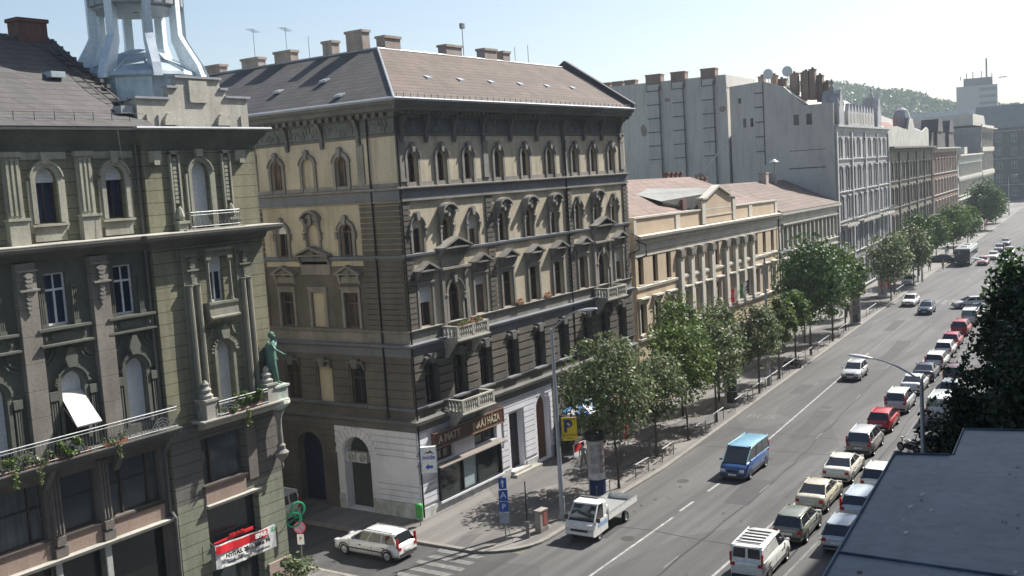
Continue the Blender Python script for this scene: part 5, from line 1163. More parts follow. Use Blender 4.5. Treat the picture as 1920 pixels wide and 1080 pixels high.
for k in range(46):
    x, y = r.uniform(9.5, 15), r.uniform(-1, 3.2); s = r.uniform(.012, .035); b.poly([(x+s*cos(t)*r.uniform(.5, 1.6), y+s*sin(t)*r.uniform(.5, 1.6), 15.006) for t in [k2*pi/3 for k2 in range(6)]])
tag(b.build('dead_leaf', pm('dead_leaf', (.12, .09, .05), streak=0)), 'dead leaves and grit scattered on the flat grey roof', 'litter', kind='stuff').location = (15, 0, 0)
NB = empty('shading_neighbour', (21, 1.4, 0), 0, 'unseen tall apartment house along the right hand pavement, sized to shade the roof and trees', 'building')
b = MB(); b.fr = lambda a, c, d: (a, c, d); b.box(0, 100, -14, 0, 0, 40); b.build('wall', brown, NB)
b = MB(); b.fr = lambda a, c, d: (a, c, d)
for k in range(23):
    for z in (2, 6.5, 11, 15.5, 20, 24.5, 29): b.box(1.5+k*4.2, 2.8+k*4.2, 0, .05, z, z+2.3)
b.build('window', glass_dark, NB)
b = MB(); b.fr = lambda a, c, d: (a, c, d); b.box(-.5, 100.5, -14.5, .6, 40, 40.6); b.build('cornice', greytrim, NB)
# ------------------------------------------------------------------ vehicles (front towards +x, wheels on z=0)
RAW = lambda a, c, d: (a, c, d)
def paint(name, c, rough=.32, met=.15): return flat('paint_'+name, c, rough, met, .5, .6)
tyre = flat('tyre_rubber', (.018, .018, .019), .85); rim = flat('alloy_rim', (.42, .43, .45), .4, .6); carglass = glassmat('car_glass', (.015, .018, .022), (.03, .03, .033), .3, .02); carglass.node_tree.nodes['Principled BSDF'].inputs['Specular IOR Level'].default_value = .9
redl = flat('tail_light_red', (.42, .012, .01), .25); clearl = flat('head_light', (.66, .67, .68), .15, .2); plate = flat('number_plate', (.72, .72, .70), .5); bumper_m = flat('dark_bumper', (.05, .05, .052), .6)
def wheel(root, x, y, r=.31, w=.2, rm=None):
    b = MB(lambda u, o, z: (x+u, y+o, r+z)); s = 1 if y > 0 else -1; n = 18
    for a, c, m in ((r, r*.66, 0),):
        pass
    P = [(r*.62, w/2), (r*.92, w/2), (r, w/2-.03), (r, -w/2+.03), (r*.92, -w/2), (r*.62, -w/2)]
    R = [b.V([(q*cos(2*pi*k/n), s*o, q*sin(2*pi*k/n)) for k in range(n)]) for q, o in P]
    for A, B in zip(R, R[1:]):
        for k in range(n): b.F((A+k, A+(k+1) % n, B+(k+1) % n, B+k))
    t = b.build('wheel', tyre, root)
    b = MB(b.fr)
    R = [b.V([(q*cos(2*pi*k/n), s*o, q*sin(2*pi*k/n)) for k in range(n)]) for q, o in ((r*.63, w/2-.01), (r*.6, w/2-.04), (r*.3, w/2-.05), (r*.12, w/2-.02))]
    for A, B in zip(R, R[1:]):
        for k in range(n): b.F((A+k, A+(k+1) % n, B+(k+1) % n, B+k))
    b.F(tuple(range(R[-1], R[-1]+n))); b.build('rim', rm or rim, t); return t
CARS = dict(
 hatch=dict(L=3.95, W=.83, H=1.46, top=[(-1.97, .74), (-1.93, .9), (-1.2, .96), (.3, .93), (1.0, .92), (1.6, .82), (1.88, .68), (1.97, .5)], gh=(-1.86, -1.48, .25, 1.08)),
 sedan=dict(L=4.4, W=.86, H=1.42, top=[(-2.2, .72), (-2.16, .92), (-1.95, .99), (-1.4, 1.0), (.3, .94), (1.05, .92), (1.75, .8), (2.1, .66), (2.2, .5)], gh=(-1.72, -.98, .2, 1.12)),
 wagon=dict(L=4.45, W=.86, H=1.45, top=[(-2.22, .72), (-2.18, .92), (-1.4, .97), (.3, .94), (1.1, .92), (1.75, .8), (2.12, .66), (2.22, .5)], gh=(-2.1, -1.8, .28, 1.18)),
 mpv=dict(L=4.2, W=.87, H=1.64, top=[(-2.1, .8), (-2.07, 1.0), (-1.3, 1.04), (.5, 1.0), (1.2, .98), (1.75, .84), (2.02, .68), (2.1, .5)], gh=(-2.02, -1.78, .45, 1.42)),
 van=dict(L=4.3, W=.88, H=1.82, top=[(-2.15, .9), (-2.13, 1.1), (-1.2, 1.12), (.5, 1.08), (1.3, 1.02), (1.8, .9), (2.08, .72), (2.15, .5)], gh=(-2.1, -2.0, .55, 1.5)),
 minibus=dict(L=4.75, W=.9, H=1.93, top=[(-2.37, .9), (-2.35, 1.12), (-1.2, 1.14), (1.0, 1.1), (1.75, 1.08), (2.15, .9), (2.33, .74), (2.37, .5)], gh=(-2.32, -2.2, .95, 1.95)))
def car(name, x, y, hd, kind, col, label, cat='car', group=None, roofcol=None, panel=False, front=False, rails=0, scale=1.):
    c = CARS[kind]; R = empty(name, (x, y, .012), hd, label, cat, group); W_ = c['W']; L2 = c['L']/2; zb = .2; H = c['H']
    b = MB(RAW); b.smooth = True; rings = []
    for q, zt in c['top']:
        e = 1-.16*max(0, (abs(q)-L2+.45)/.45)**2; w = W_*e
        half = [(w*.84, zb+(.06 if abs(q) > L2-.12 else 0)), (w*.97, zb+.1), (w, zb+.28), (w*.995, zt*.72), (w*.95, zt-.07), (w*.86, zt-.012), (w*.5, zt+.012)]
        ring_ = half+[(-p[0], p[1]) for p in half[::-1]]; rings.append(b.V([(q, p[0], p[1]) for p in ring_]))
    k_ = 14
    for A, B in zip(rings, rings[1:]):
        for k in range(k_): b.F((A+k, A+(k+1) % k_, B+(k+1) % k_, B+k))
    b.smooth = False; b.F(tuple(range(rings[0], rings[0]+k_))); b.F(tuple(range(rings[-1]+k_-1, rings[-1]-1, -1)))
    body = b.build('body', col, R)
    xr0, xr1, xf1, xf0 = c['gh']; zl = 0.9 if H < 1.55 else 1.0; zl = c['top'][3][1]-.03; wb = W_*.9; wt = W_*.70 if not kind in ('van', 'minibus') else W_*.84; zh = H-.05
    P = {(a, s): p for a, s, p in [('r0', s, (xr0, s*wb, zl)) for s in (1, -1)]+[('f0', s, (xf0, s*wb*.95, zl-.03)) for s in (1, -1)]+[('r1', s, (xr1, s*wt*.97, zh)) for s in (1, -1)]+[('f1', s, (xf1, s*wt, zh)) for s in (1, -1)]}
    b = MB(RAW); b.quad(P['f0', 1], P['f0', -1], P['f1', -1], P['f1', 1]); b.build('windscreen', carglass, R)
    b = MB(RAW); b.quad(P['r0', 1], P['r0', -1], P['r1', -1], P['r1', 1]); b.build('rear_window', carglass if not panel else col, R)
    for s in (1, -1):
        b = MB(RAW); b.quad(P['r0', s], P['f0', s], P['f1', s], P['r1', s]); o = b.build('side_window', carglass if not panel else col, R)
        if panel:
            b = MB(RAW); t = lambda p, q, f: tuple(p[i]+(q[i]-p[i])*f for i in range(3)); m0 = t(P['r0', s], P['f0', s], .72); m1 = t(P['r1', s], P['f1', s], .72); q = [m0, t(P['r0', s], P['f0', s], .97), t(P['r1', s], P['f1', s], .97), m1]
            b.poly([(p[0], p[1]+s*.012, p[2]) for p in q]); b.build('side_window', carglass, R)
    if panel:
        for s in (1, -1):
            t = lambda p, q, f: tuple(p[i]+(q[i]-p[i])*f for i in range(3)); b = MB(RAW)
            a0, a1 = P['r0', 1], P['r0', -1]; t0, t1 = P['r1', 1], P['r1', -1]; u0, u1 = (.08, .46) if s > 0 else (.54, .92)
            lo = [t(a0, a1, u0), t(a0, a1, u1)]; hi = [t(t0, t1, u1), t(t0, t1, u0)]; q = [t(lo[0], hi[1], .25), t(lo[1], hi[0], .25), t(lo[1], hi[0], .85), t(lo[0], hi[1], .85)]
            b.poly([(p[0]-.015, p[1], p[2]) for p in q]); b.build('rear_door_window', carglass, R)
    b = MB(RAW); b.smooth = True                                        # roof with a soft crown, and the pillars
    xs = [xr1-.06, xr1+.1, (xr1+xf1)/2, xf1-.1, xf1+.07]; zz = [zh-.015, zh+.03, zh+.055, zh+.035, zh-.02]; rg = []
    for q, z in zip(xs, zz): rg.append(b.V([(q, s*wt*1.02*f, z-(0 if f < .8 else .05 if f < 1 else .085)) for s, f in ((1, 1.03), (1, .93), (1, .6), (-1, .6), (-1, .93), (-1, 1.03))]))
    for A, B in zip(rg, rg[1:]):
        for k in range(5): b.F((A+k, A+k+1, B+k+1, B+k))
    b.smooth = False
    def bar(p, q, r): b.tube([(p[0], p[1]*1.0, p[2]), (q[0], q[1], q[2])], r, 4)
    for s in (1, -1):
        lr = .036; f1 = P['f1', s]; bar(P['f0', s], (f1[0]-.03, f1[1]*.97, f1[2]-.02), lr); e1 = P['r1', s]; bar(P['r0', s], (e1[0]+.05, e1[1]*.96, e1[2]-.03), .05); bar(P['r1', s], P['f1', s], .035); bar(P['r0', s], P['f0', s], .03)
        if not panel:
            fs = (.55,) if kind in ('hatch', 'sedan') else (.35, .66)
            for f in fs:
                p = tuple(P['r0', s][i]+(P['f0', s][i]-P['r0', s][i])*(f*.92) for i in range(3)); q = tuple(P['r1', s][i]+(P['f1', s][i]-P['r1', s][i])*f for i in range(3)); bar(p, q, .04)
    roof_ = b.build('roof', roofcol or col, R)
    if rails:
        q = MB(RAW)
        if rails == 1:
            for s in (1, -1): q.tube([(xr1+.1, s*wt*.9, zh+.07), (xf1-.15, s*wt*.9, zh+.09)], .02, 5)
        else:
            for k in range(rails): q.box(xr1+.3+k*.4, xr1+.36+k*.4, -wt*.8, wt*.8, zh+.06, zh+.1)
        q.build('roof_rack', bumper_m, R)
    for q in (-L2+.75 if kind != 'minibus' else -L2+1.05, L2-.8):
        for s in (1, -1):
            wheel(R, q, s*(W_-.1)); 
    b = MB(RAW)
    for q in (-L2+.75 if kind != 'minibus' else -L2+1.05, L2-.8):
        for s in (1, -1):
            for k in range(10):
                t0, t1 = pi*k/10, pi*(k+1)/10; b.quad(*[(q+r*cos(t), s*(W_+.006), .33+r*sin(t)) for r, t in ((.31, t0), (.39, t0), (.39, t1), (.31, t1))])
    b.box(-L2-.02, -L2+.1, -W_*.8, W_*.8, .3, .46); b.box(L2-.12, L2+.015, -W_*.8, W_*.8, .28, .44); b.box(-L2+.2, L2-.2, -W_*.8, W_*.8, .12, .24)
    b.build('bumper', bumper_m, R)
    b = MB(RAW)
    for s in (1, -1):
        for q in (xf0-.12, (xr0+xf0)/2-.05, xr0+.55): b.box(q, q+.014, s*(W_+.001), s*(W_+.004), .34, zl-.1)
        b.box(-L2+.95, L2-1.0, s*(W_+.001), s*(W_+.012), .46, .53)
        for q in (xf0-.95, xr0+.75): b.box(q, q+.16, s*(W_+.0), s*(W_+.03), zl-.2, zl-.16)
    b.build('door_trim', bumper_m, R)
    for s in (1, -1):
        tz = c['top'][1][1]; b = MB(RAW); b.box(-L2-.012, -L2+.14, s*W_*.62, s*W_*.86, tz-.26, tz-.1)
        if kind in ('mpv', 'van', 'wagon', 'minibus'): b.box(-L2+.02, -L2+.14, s*W_*.8, s*W_*.9, tz-.1, tz+.35)
        b.build('tail_light', redl, R)
        b = MB(RAW); b.box(L2-.2, L2-.0, s*W_*.5, s*W_*.82, .58, .72); b.build('headlight', clearl, R)
        b = MB(RAW); b.box(xf0-.3, xf0-.2, s*(W_-.02), s*(W_+.13), zl+.04, zl+.14); b.build('wing_mirror', col, R)
    b = MB(RAW); b.box(-L2-.03, -L2-.005, -.26, .26, .55, .66); b.build('number_plate', plate, R); b = MB(RAW); b.box(L2+.005, L2+.03, -.26, .26, .36, .47); b.build('number_plate', plate, R)
    b = MB(RAW); b.box(L2-.03, L2+.012, -.34, .34, .55, .68); b.build('grille', black, R)
    return R
def row(xr, yc, kind, col, nm, label, **k):
    a = .06 if xr > 60 else .045; L_ = CARS[kind]['L']; return car(nm, xr+L_/2*cos(a), yc+L_/2*sin(a), a, kind, col, label, group='cars queueing in the kerbside row', **k)
P_ = paint
row(44.2, 17.75, 'van', P_('white', (.74, .74, .71)), 'panel_van', 'white small panel van with ribbed roof at the bottom edge', cat='van', panel=True, rails=5)
row(49.75, 17.75, 'hatch', P_('olive_grey', (.20, .215, .18)), 'parked_car', 'olive grey hatchback directly ahead of the white panel van')
row(54.8, 18.25, 'sedan', P_('champagne', (.56, .52, .40)), 'parked_car', 'champagne saloon between the olive hatchback and the cream saloon')
row(60.5, 18.5, 'sedan', P_('cream_white', (.70, .68, .60)), 'parked_car', 'cream white saloon ahead of the champagne saloon')
row(66.8, 18.9, 'mpv', P_('grey_brown', (.26, .235, .215)), 'parked_car', 'grey brown people carrier behind the bright red hatchback', roofcol=P_('silver', (.55, .56, .58)))  # silver roof colour stands in for the pale sky reflection
row(73.2, 19.3, 'hatch', P_('red', (.46, .025, .03)), 'parked_car', 'bright red hatchback in the kerbside queue beside the grey lamp post')
row(79.2, 19.6, 'mpv', P_('silver', (.55, .56, .58)), 'parked_car', 'silver white compact people carrier ahead of the bright red hatchback', roofcol=P_('white', (.74, .74, .71)))
row(85.9, 20.05, 'sedan', P_('silver_white', (.64, .65, .66)), 'parked_car', 'silver white saloon whose boot shows just left of the lamp post')
row(91.0, 20.25, 'sedan', P_('navy', (.035, .045, .07)), 'parked_car', 'dark navy saloon between two pale cars in the queue')
row(96.6, 20.5, 'wagon', P_('pale_silver', (.62, .63, .64)), 'parked_car', 'pale silver estate car ahead of the navy saloon', roofcol=P_('white', (.74, .74, .71)))
row(102.9, 21.0, 'hatch', P_('white', (.74, .74, .71)), 'parked_car', 'white hatchback behind the first of the two red cars')
row(107.9, 21.35, 'hatch', P_('crimson', (.38, .02, .035)), 'parked_car', 'crimson hatchback behind the taller red people carrier')
row(115.2, 21.9, 'mpv', P_('dark_red', (.34, .02, .025)), 'parked_car', 'tall dark red people carrier with a big black rear window')
row(122.6, 22.2, 'van', P_('pale_grey', (.60, .62, .64)), 'parked_van', 'pale grey van ahead of the red people carrier, half behind foliage', cat='van')
row(129.6, 22.6, 'sedan', P_('black', (.02, .02, .022)), 'parked_car', 'black car with red tail lights at the head of the queue')
car('turning_car', 137.5, 24.6, radians(118), 'sedan', P_('silver', (.55, .56, .58)), 'silver saloon turning broadside across the head of the queue', group=None)
def lot(xr, yc, kind, col, label, nm='parked_car', **k):
    L_ = CARS[kind]['L']; return car(nm, xr+L_/2, yc, .04, kind, col, label, group='cars parked along the right pavement', **k)
lot(49.4, 15.25, 'hatch', P_('silver_blue', (.45, .50, .56)), 'silver blue hatchback half hidden by the grey roof, lowest of the pavement row')
lot(54.3, 15.75, 'wagon', P_('pale_blue', (.50, .56, .62)), 'pale blue estate beside the roof edge, next to the champagne saloon')
lot(59.4, 16.1, 'hatch', P_('white', (.74, .74, .71)), 'white hatchback beside the roof edge, next to the cream saloon')
lot(72.2, 14.3, 'hatch', P_('grey', (.30, .31, .32)), 'grey hatchback in shade behind the parked motorcycles')
lot(77.0, 16.2, 'minibus', P_('off_white', (.60, .62, .60)), 'off white van under the dark tree at the right pavement', nm='parked_van', cat='van', panel=True)
lot(84.8, 17.0, 'hatch', P_('grey_green', (.30, .34, .33)), 'grey green hatchback with lit red tail lamp beside the dark tree')
lot(90.1, 17.75, 'mpv', P_('maroon', (.10, .02, .02)), 'maroon people carrier nearly lost in the shade of the dark tree')
# traffic towards the camera
def onc(xf, yc, kind, col, nm, label, **k):
    a = .06 if xf > 60 else .03; L_ = CARS[kind]['L']; return car(nm, xf+L_/2*cos(a), yc+L_/2*sin(a), pi+a, kind, col, label, **k)
onc(59.0, 24.35, 'minibus', P_('royal_blue', (.035, .09, .26)), 'moving_van', 'blue minibus with a paler roof driving towards the viewer in the middle lane', cat='van', roofcol=P_('sky_blue', (.22, .42, .55)))
onc(90.0, 26.0, 'hatch', P_('silver', (.55, .56, .58)), 'moving_car', 'silver hatchback driving alone in the middle of the wide road')
onc(130.2, 28.6, 'hatch', P_('blue_black', (.02, .05, .09)), 'moving_car', 'dark blue hatchback driving beside the white saloon')
onc(137.0, 32.05, 'sedan', P_('white', (.74, .74, .71)), 'moving_car', 'white saloon in the bus lane next to the dark blue hatchback')
onc(159.2, 37.3, 'hatch', P_('white', (.74, .74, .71)), 'parked_car', 'white car standing on the left pavement under the street trees')
car('parked_car', 194.2, 39.6, radians(98), 'sedan', P_('black', (.02, .02, .022)), 'black saloon standing crosswise on the left pavement beside the bus')
onc(188.0, 31.9, 'hatch', P_('pale_red', (.55, .30, .28)), 'moving_car', 'pale red and white hatchback directly beside the front of the bus')
onc(197.4, 31.9, 'sedan', P_('white', (.74, .74, .71)), 'moving_car', 'white saloon right behind the pale red hatchback')
onc(212.5, 33.2, 'hatch', P_('grey_green', (.30, .34, .33)), 'moving_car', 'grey green hatchback behind the white saloon near the bus')
onc(190.6, 29.2, 'hatch', P_('pale_blue', (.50, .56, .62)), 'moving_car', 'pale blue hatchback leading the lane nearest the tree')
onc(206.3, 30.6, 'sedan', P_('silver', (.55, .56, .58)), 'moving_car', 'silver saloon following the pale blue hatchback near the tree')
onc(226, 34.2, 'sedan', P_('grey', (.30, .31, .32)), 'moving_car', 'grey saloon last in the far group of oncoming cars')
car('estate_car', 40.15, 36.75, radians(91), 'wagon', P_('pure_white', (.80, .80, .79)), 'white estate car crossing the zebra into the side street', rails=1)
car('side_street_van', 41.75, 46.9, radians(90), 'minibus', P_('off_white', (.60, .62, .60)), 'white van parked in the dark side street behind the palace corner', 'van', panel=True)
# flat bed truck
R = empty('flatbed_truck', (48.25, 27.62, .012), pi+.03, 'white flatbed truck carrying blue canisters, stopped at the left kerb', 'truck')
wt_ = P_('truck_white', (.76, .76, .74)); b = MB(RAW)
sec = [(2.45, .42, .95, .80), (2.40, .38, 1.02, .84), (1.9, .38, 1.06, .84), (.75, .4, 1.1, .84)]
b.pr([(.75, .4), (2.3, .36), (2.45, .45), (2.42, 1.0), (2.2, 1.12), (.75, 1.15)], -.84, .84)
b.build('cab', wt_, R)
b = MB(RAW); b.fr = RAW
b.quad((2.22, -.76, 1.1), (2.22, .76, 1.1), (1.55, .68, 1.84), (1.55, -.68, 1.84)); b.build('windscreen', carglass, R)
for s in (1, -1): b = MB(RAW); b.quad((2.15, s*.8, 1.12), (1.15, s*.82, 1.14), (1.15, s*.72, 1.84), (1.55, s*.70, 1.84)); b.build('side_window', carglass, R)
b = MB(RAW); b.box(.78, 1.6, -.72, .72, 1.84, 1.92); b.box(.75, 1.15, -.8, .8, 1.12, 1.86)
for s in (1, -1): b.tube([(2.2, s*.78, 1.1), (1.56, s*.7, 1.86)], .05, 4)
b.tube([(1.5, -.72, 1.9), (.8, -.74, 1.9)], .04, 4); b.tube([(1.5, .72, 1.9), (.8, .74, 1.9)], .04, 4); b.build('roof', wt_, R)
b = MB(RAW); b.fr = RAW; b.box(-2.8, .6, -.85, .85, .78, .86); bed = b.build('load_bed', flat('grey_bed', (.24, .25, .25), .7), R)
for nm, q in (('side_board', (-2.8, .6, .82, .87, .8, 1.18)), ('side_board', (-2.8, .6, -.87, -.82, .8, 1.18)), ('tailgate', (-2.85, -2.8, -.87, .87, .8, 1.18)), ('headboard', (.6, .66, -.87, .87, .8, 1.45))):
    b = MB(RAW); b.box(*q); b.box(q[0]-.01, q[1]+.01, q[2]-.01, q[3]+.01, q[5]-.05, q[5]+.0); b.build(nm, wt_, bed)
b = MB(RAW); b.tube([(.68, -.75, 1.5), (.68, -.75, 2.0), (.68, .75, 2.0), (.68, .75, 1.5)], .025, 5); b.build('ladder_rack', wt_, R)
b = MB(RAW); b.box(-2.2, 2.0, -.45, -.3, .5, .7); b.box(-2.2, 2.0, .3, .45, .5, .7); b.box(2.43, 2.47, -.5, .5, .62, .75); b.build('chassis', bumper_m, R)
for q in (-1.55, 1.65):
    for s in (1, -1): wheel(R, q, s*.72, .3)
for s in (1, -1): b = MB(RAW); b.box(2.42, 2.47, s*.55, s*.78, .62, .78); b.build('headlight', clearl, R); b = MB(RAW); b.box(2.0, 2.1, s*.86, s*1.05, 1.1, 1.35); b.build('wing_mirror', bumper_m, R); b = MB(RAW); b.box(.8, 1.9, s*.845, s*.85, .75, .98); b.build('door_stripe', flat('pale_blue_stripe', (.25, .38, .58), .5), R)
rr = random.Random(8)
for k in range(7):
    x, y = .25-(k % 4)*.36, -.45+(k//4)*.5; b = MB(RAW); b.lathe(0, 0, [(.13, 0), (.15, .04), (.15, .34), (.06, .4), (.06, .46), (.09, .47)], 10)
    o = b.build('water_canister', flat('blue_plastic' if k % 3 else 'white_plastic', (.05, .12, .34) if k % 3 else (.6, .63, .66), .35), None); o.location = (48.25-x, 27.62-y, .875)
    tag(o, ['white canister at the left end of the front rank behind the truck cab', 'blue canister second in the front rank behind the truck cab', 'blue canister third in the front rank on the truck bed', 'white canister farthest from the cab on the truck bed', 'blue canister nearest the cab on the road side of the truck bed', 'blue canister in the middle of the road side rank on the truck', 'white canister at the tail of the road side rank on the truck'][k], 'canister', 'canisters on the flatbed truck')
# bus
R = empty('city_bus', (193.2, 35.3, .012), pi+.07, 'dark fronted city bus pulling out at the left kerb far down the road', 'bus'); b = MB(RAW); b.box(-6, 5.9, -1.25, 1.25, .35, 1.25); b.box(-6, 5.7, -1.25, 1.25, 2.35, 2.85)
for k in range(8): b.box(-6+k*1.55, -5.82+k*1.55, -1.25, 1.25, 1.25, 2.35)
b.build('body', pm('bus_side', (.42, .45, .44), streak=0, obj=True), R)
b = MB(RAW); b.box(-5.9, 5.6, -1.22, 1.22, 1.25, 2.35); b.build('side_window', carglass, R)
b = MB(RAW); b.box(5.9, 5.98, -1.2, 1.2, 1.1, 2.7); b.build('windscreen', carglass, R); b = MB(RAW); b.box(5.9, 5.96, -1.25, 1.25, .35, 1.08); b.build('front_panel', flat('dark_green_panel', (.03, .06, .055), .4), R)
b = MB(RAW); b.box(-5.9, 5.6, -1.15, 1.15, 2.852, 2.95); b.box(2, 3, -.5, .5, 2.95, 3.15); b.box(-3, -2, -.5, .5, 2.95, 3.15); b.build('roof', P_('bus_roof', (.66, .68, .69)), R)
for q in (-3.6, 3.6):
    for s in (1, -1): wheel(R, q, s*1.12, .45, .28)
for s in (1, -1): b = MB(RAW); b.box(5.96, 6.0, s*.8, s*1.1, .6, .8); b.build('headlight', clearl, R)
# motorcycles
def moto(x, y, hd, label, col):
    R = empty('motorcycle', (x, y, .012), hd, label, 'motorcycle', 'two wheelers by the right pavement')
    for q in (-.65, .65): wheel(R, q, .001, .3, .1)
    b = MB(RAW); b.tube([(.65, 0, .3), (.45, 0, .95), (.3, 0, 1.0)], .035, 6); b.tube([(-.65, 0, .3), (-.1, 0, .45), (.35, 0, .8)], .04, 6); b.box(-.2, .25, -.14, .14, .3, .6); b.build('frame', black, R)
    b = MB(RAW); b.lathe(0, 0, [(.05, .62), (.17, .68), (.19, .8), (.08, .9)], 9); b.build('fuel_tank', col, R); b = MB(RAW); b.co([(-.14, .72), (.14, .72), (.1, .82), (-.1, .82)], -.75, -.1); b.build('saddle', black, R)
    b = MB(RAW); b.tube([(.25, -.32, 1.05), (.35, 0, 1.0), (.25, .32, 1.05)], .02, 5); b.build('handlebar', iron, R); b = MB(RAW); b.lathe(.52, 0, [(.02, .82), (.1, .86), (.1, .98), (.02, 1.0)], 8); b.build('headlight', clearl, R)
moto(69.0, 16.3, radians(60), 'silver motorcycle parked nearest the roof edge', P_('silver', (.55, .56, .58))); moto(70.1, 15.6, radians(75), 'white scooter like motorcycle behind the silver one', P_('white', (.74, .74, .71)))
moto(94.5, 32.6, radians(80), 'dark motorcycle leaning by the left pavement trees', P_('black', (.02, .02, .022)))

# ------------------------------------------------------------------ street furniture
lampm = pm('galvanised_pole', (.40, .43, .47), (.32, .35, .39), rough=.5, metal=.35, streak=.2, bump=.05)
def lamp(x, y, h, reach, rise, s, label, dark=0):
    R = empty('street_lamp', (x, y, .0), 0, label, 'street lamp', 'street lamps with curved arms')
    b = MB(RAW); b.tube([(0, 0, 0), (0, 0, .6), (0, 0, h*.55), (0, 0, h)], .16, 10, .085); b.tube([(0, 0, 0), (0, 0, 1.4)], .17, 10); b.build('pole', lampm, R)
    n = 8; pts = [(0, s*reach*(1-cos(pi/2*k/n)) if 0 else s*reach*(k/n), h-.1+rise*sin(pi/2*k/n)) for k in range(n+1)]; b = MB(RAW); b.tube(pts, .05, 7, .035); b.build('arm', lampm, R)
    b = MB(RAW); b.smooth = True; e = Vector(pts[-1]); d = Vector((0, s*1., .12)).normalized(); prof = [(-.25, .05, .05), (-.1, .12, .08), (.25, .17, .11), (.6, .16, .1), (.85, .1, .07), (.95, .03, .03)]
    rg = []
    for t, w, hh in prof:
        c = e+d*t; rg.append(b.V([(c.x+w*cos(2*pi*k/10), c.y, c.z+hh*sin(2*pi*k/10)*(1 if sin(2*pi*k/10) > 0 else .5)) for k in range(10)]))
    for A, B in zip(rg, rg[1:]):
        for k in range(10): b.F((A+k, A+(k+1) % 10, B+(k+1) % 10, B+k))
    b.F(tuple(range(rg[-1], rg[-1]+10))); b.build('lamp_head', flat('lamp_head_grey', (.62, .64, .68), .35, .2), R); return R
lamp(48.6, 30.25, 10.9, 2.0, 1.15, -1, 'tall grey street lamp on the left pavement carrying the yellow parking sign')
lamp(86.2, 31.85, 11.3, 1.6, .5, -1, 'street lamp on the left pavement in front of the yellow school')
lamp(51.5, 11.5, 8.55, 2.5, 1.0, 1, 'near street lamp with a pale head rising beside the grey roof')
lamp(99.3, 14.5, 9.0, 2.4, .7, 1, 'street lamp standing against the dark tree at the right')
lamp(165, 36.4, 9.5, 1.6, .6, -1, 'far street lamp on the left pavement before the bus'); lamp(330, 48.6, 11, 1.6, .6, -1, 'farthest street lamp near the dark building closing the street')
def facing(o, x, y): pass
CAMD = lambda x, y: math.atan2(-y, -x)
# yellow parking sign on the first lamp
R = empty('parking_sign', (49.05, 29.75, 4.55), radians(-62+90), 'yellow parking zone sign with a large letter on the nearest left lamp post', 'sign')
R.rotation_euler = (0, 0, radians(-57)); 
yel = flat('sign_yellow', (.72, .52, .02), .5); b = MB(); b.box(-.42, .42, -.03, .03, 0, 1.3); b.build('panel', yel, R)
b = MB(); b.box(-.44, .44, -.035, -.0305, -.02, 1.32); b.build('frame', iron, R)
dkb = flat('sign_dark_blue', (.03, .035, .12), .5); text('P', .95, dkb, R, (-.08, -.035, .78), name='letter', bold=.03); b = MB(); b.lathe(0, 0, [(.02, -.01), (.02, .01)], 6) if 0 else None
b.pr([(-.0+.07*cos(k*pi/5), .9+.07*sin(k*pi/5)) for k in range(10)], .06, .068); b.build('dot', flat('sign_pale', (.55, .6, .7), .5), R)
text('PARKOLÓ', .16, dkb, R, (0, -.035, 1.2), name='lettering'); text('FIZETŐ ÖVEZET', .115, dkb, R, (0, -.035, .3), name='lettering'); text('8-18', .15, dkb, R, (0, -.035, .12), name='lettering')
# blue traffic sign stack
R = empty('traffic_sign', (44.3, 31.2, .12), radians(-55), 'stack of blue traffic signs with arrow and letter on a post near the kerb', 'sign')
blu = flat('sign_blue', (.02, .09, .42), .45); wh = flat('sign_white', (.75, .76, .78), .45)
b = MB(); b.tube([(0, 0, 0), (0, 0, 3.5)], .035, 7); b.build('post', iron, R); b = MB(); b.tube([(0, 0, 1.2), (.35, .1, 0)], .018, 5); b.build('stay', iron, R)
for z0, z1, w, mt in ((2.85, 3.45, .21, blu), (2.2, 2.8, .24, blu), (1.62, 2.15, .24, blu), (.98, 1.56, .26, flat('sign_grey', (.3, .35, .42), .5))): b = MB(); b.box(-w, w, .04, .06, z0, z1); b.build('sign_plate', mt, R)
b = MB(); b.pr([(-.04, 2.95), (.04, 2.95), (.04, 3.2), (.1, 3.2), (0, 3.38), (-.1, 3.2), (-.04, 3.2)], .062, .068); b.build('arrow', wh, R)
text('A', .5, wh, R, (0, -.065, 2.5)); text('P', .42, wh, R, (0, -.065, 1.88))
R = empty('bare_post', (45.15, 30.35, .12), 0, 'thin dark post without a sign between the blue signs and the lamp', 'post'); b = MB(); b.tube([(0, 0, 0), (0, 0, .9)], .1, 8); b.build('base', iron, R); b = MB(); b.tube([(0, 0, .9), (0, 0, 3.1)], .035, 6); b.build('pole', black, R)
R = empty('electric_cabinet', (46.4, 30.25, .12), radians(-4), 'small grey and rust red electric cabinet beside the lamp post', 'cabinet'); b = MB(); b.box(-.35, .35, -.2, .2, 0, .25); b.build('base', greytrim, R); b = MB(); b.box(-.33, .33, -.18, .18, .25, 1.15); b.box(-.37, .37, -.22, .22, 1.15, 1.22); b.build('casing', pm('cabinet_grey', (.32, .30, .28), (.25, .2, .18), streak=.3), R)
b = MB(); b.box(-.05, .3, .182, .2, .35, 1.08); b.build('door', flat('rust_red', (.30, .10, .08), .6), R)
R = empty('litter_bin', (44.4, 38.0-.9, .12), 0, 'green litter bin on a post at the palace corner', 'bin'); b = MB(); b.tube([(0, 0, 0), (0, 0, 1.3)], .03, 6); b.build('post', iron, R); b = MB(); b.lathe(0, .0, [(.14, .45), (.2, .5), (.22, 1.15), (.18, 1.25), (.1, 1.3)], 12); b.build('bin', flat('bin_green', (.05, .30, .07), .45), R)
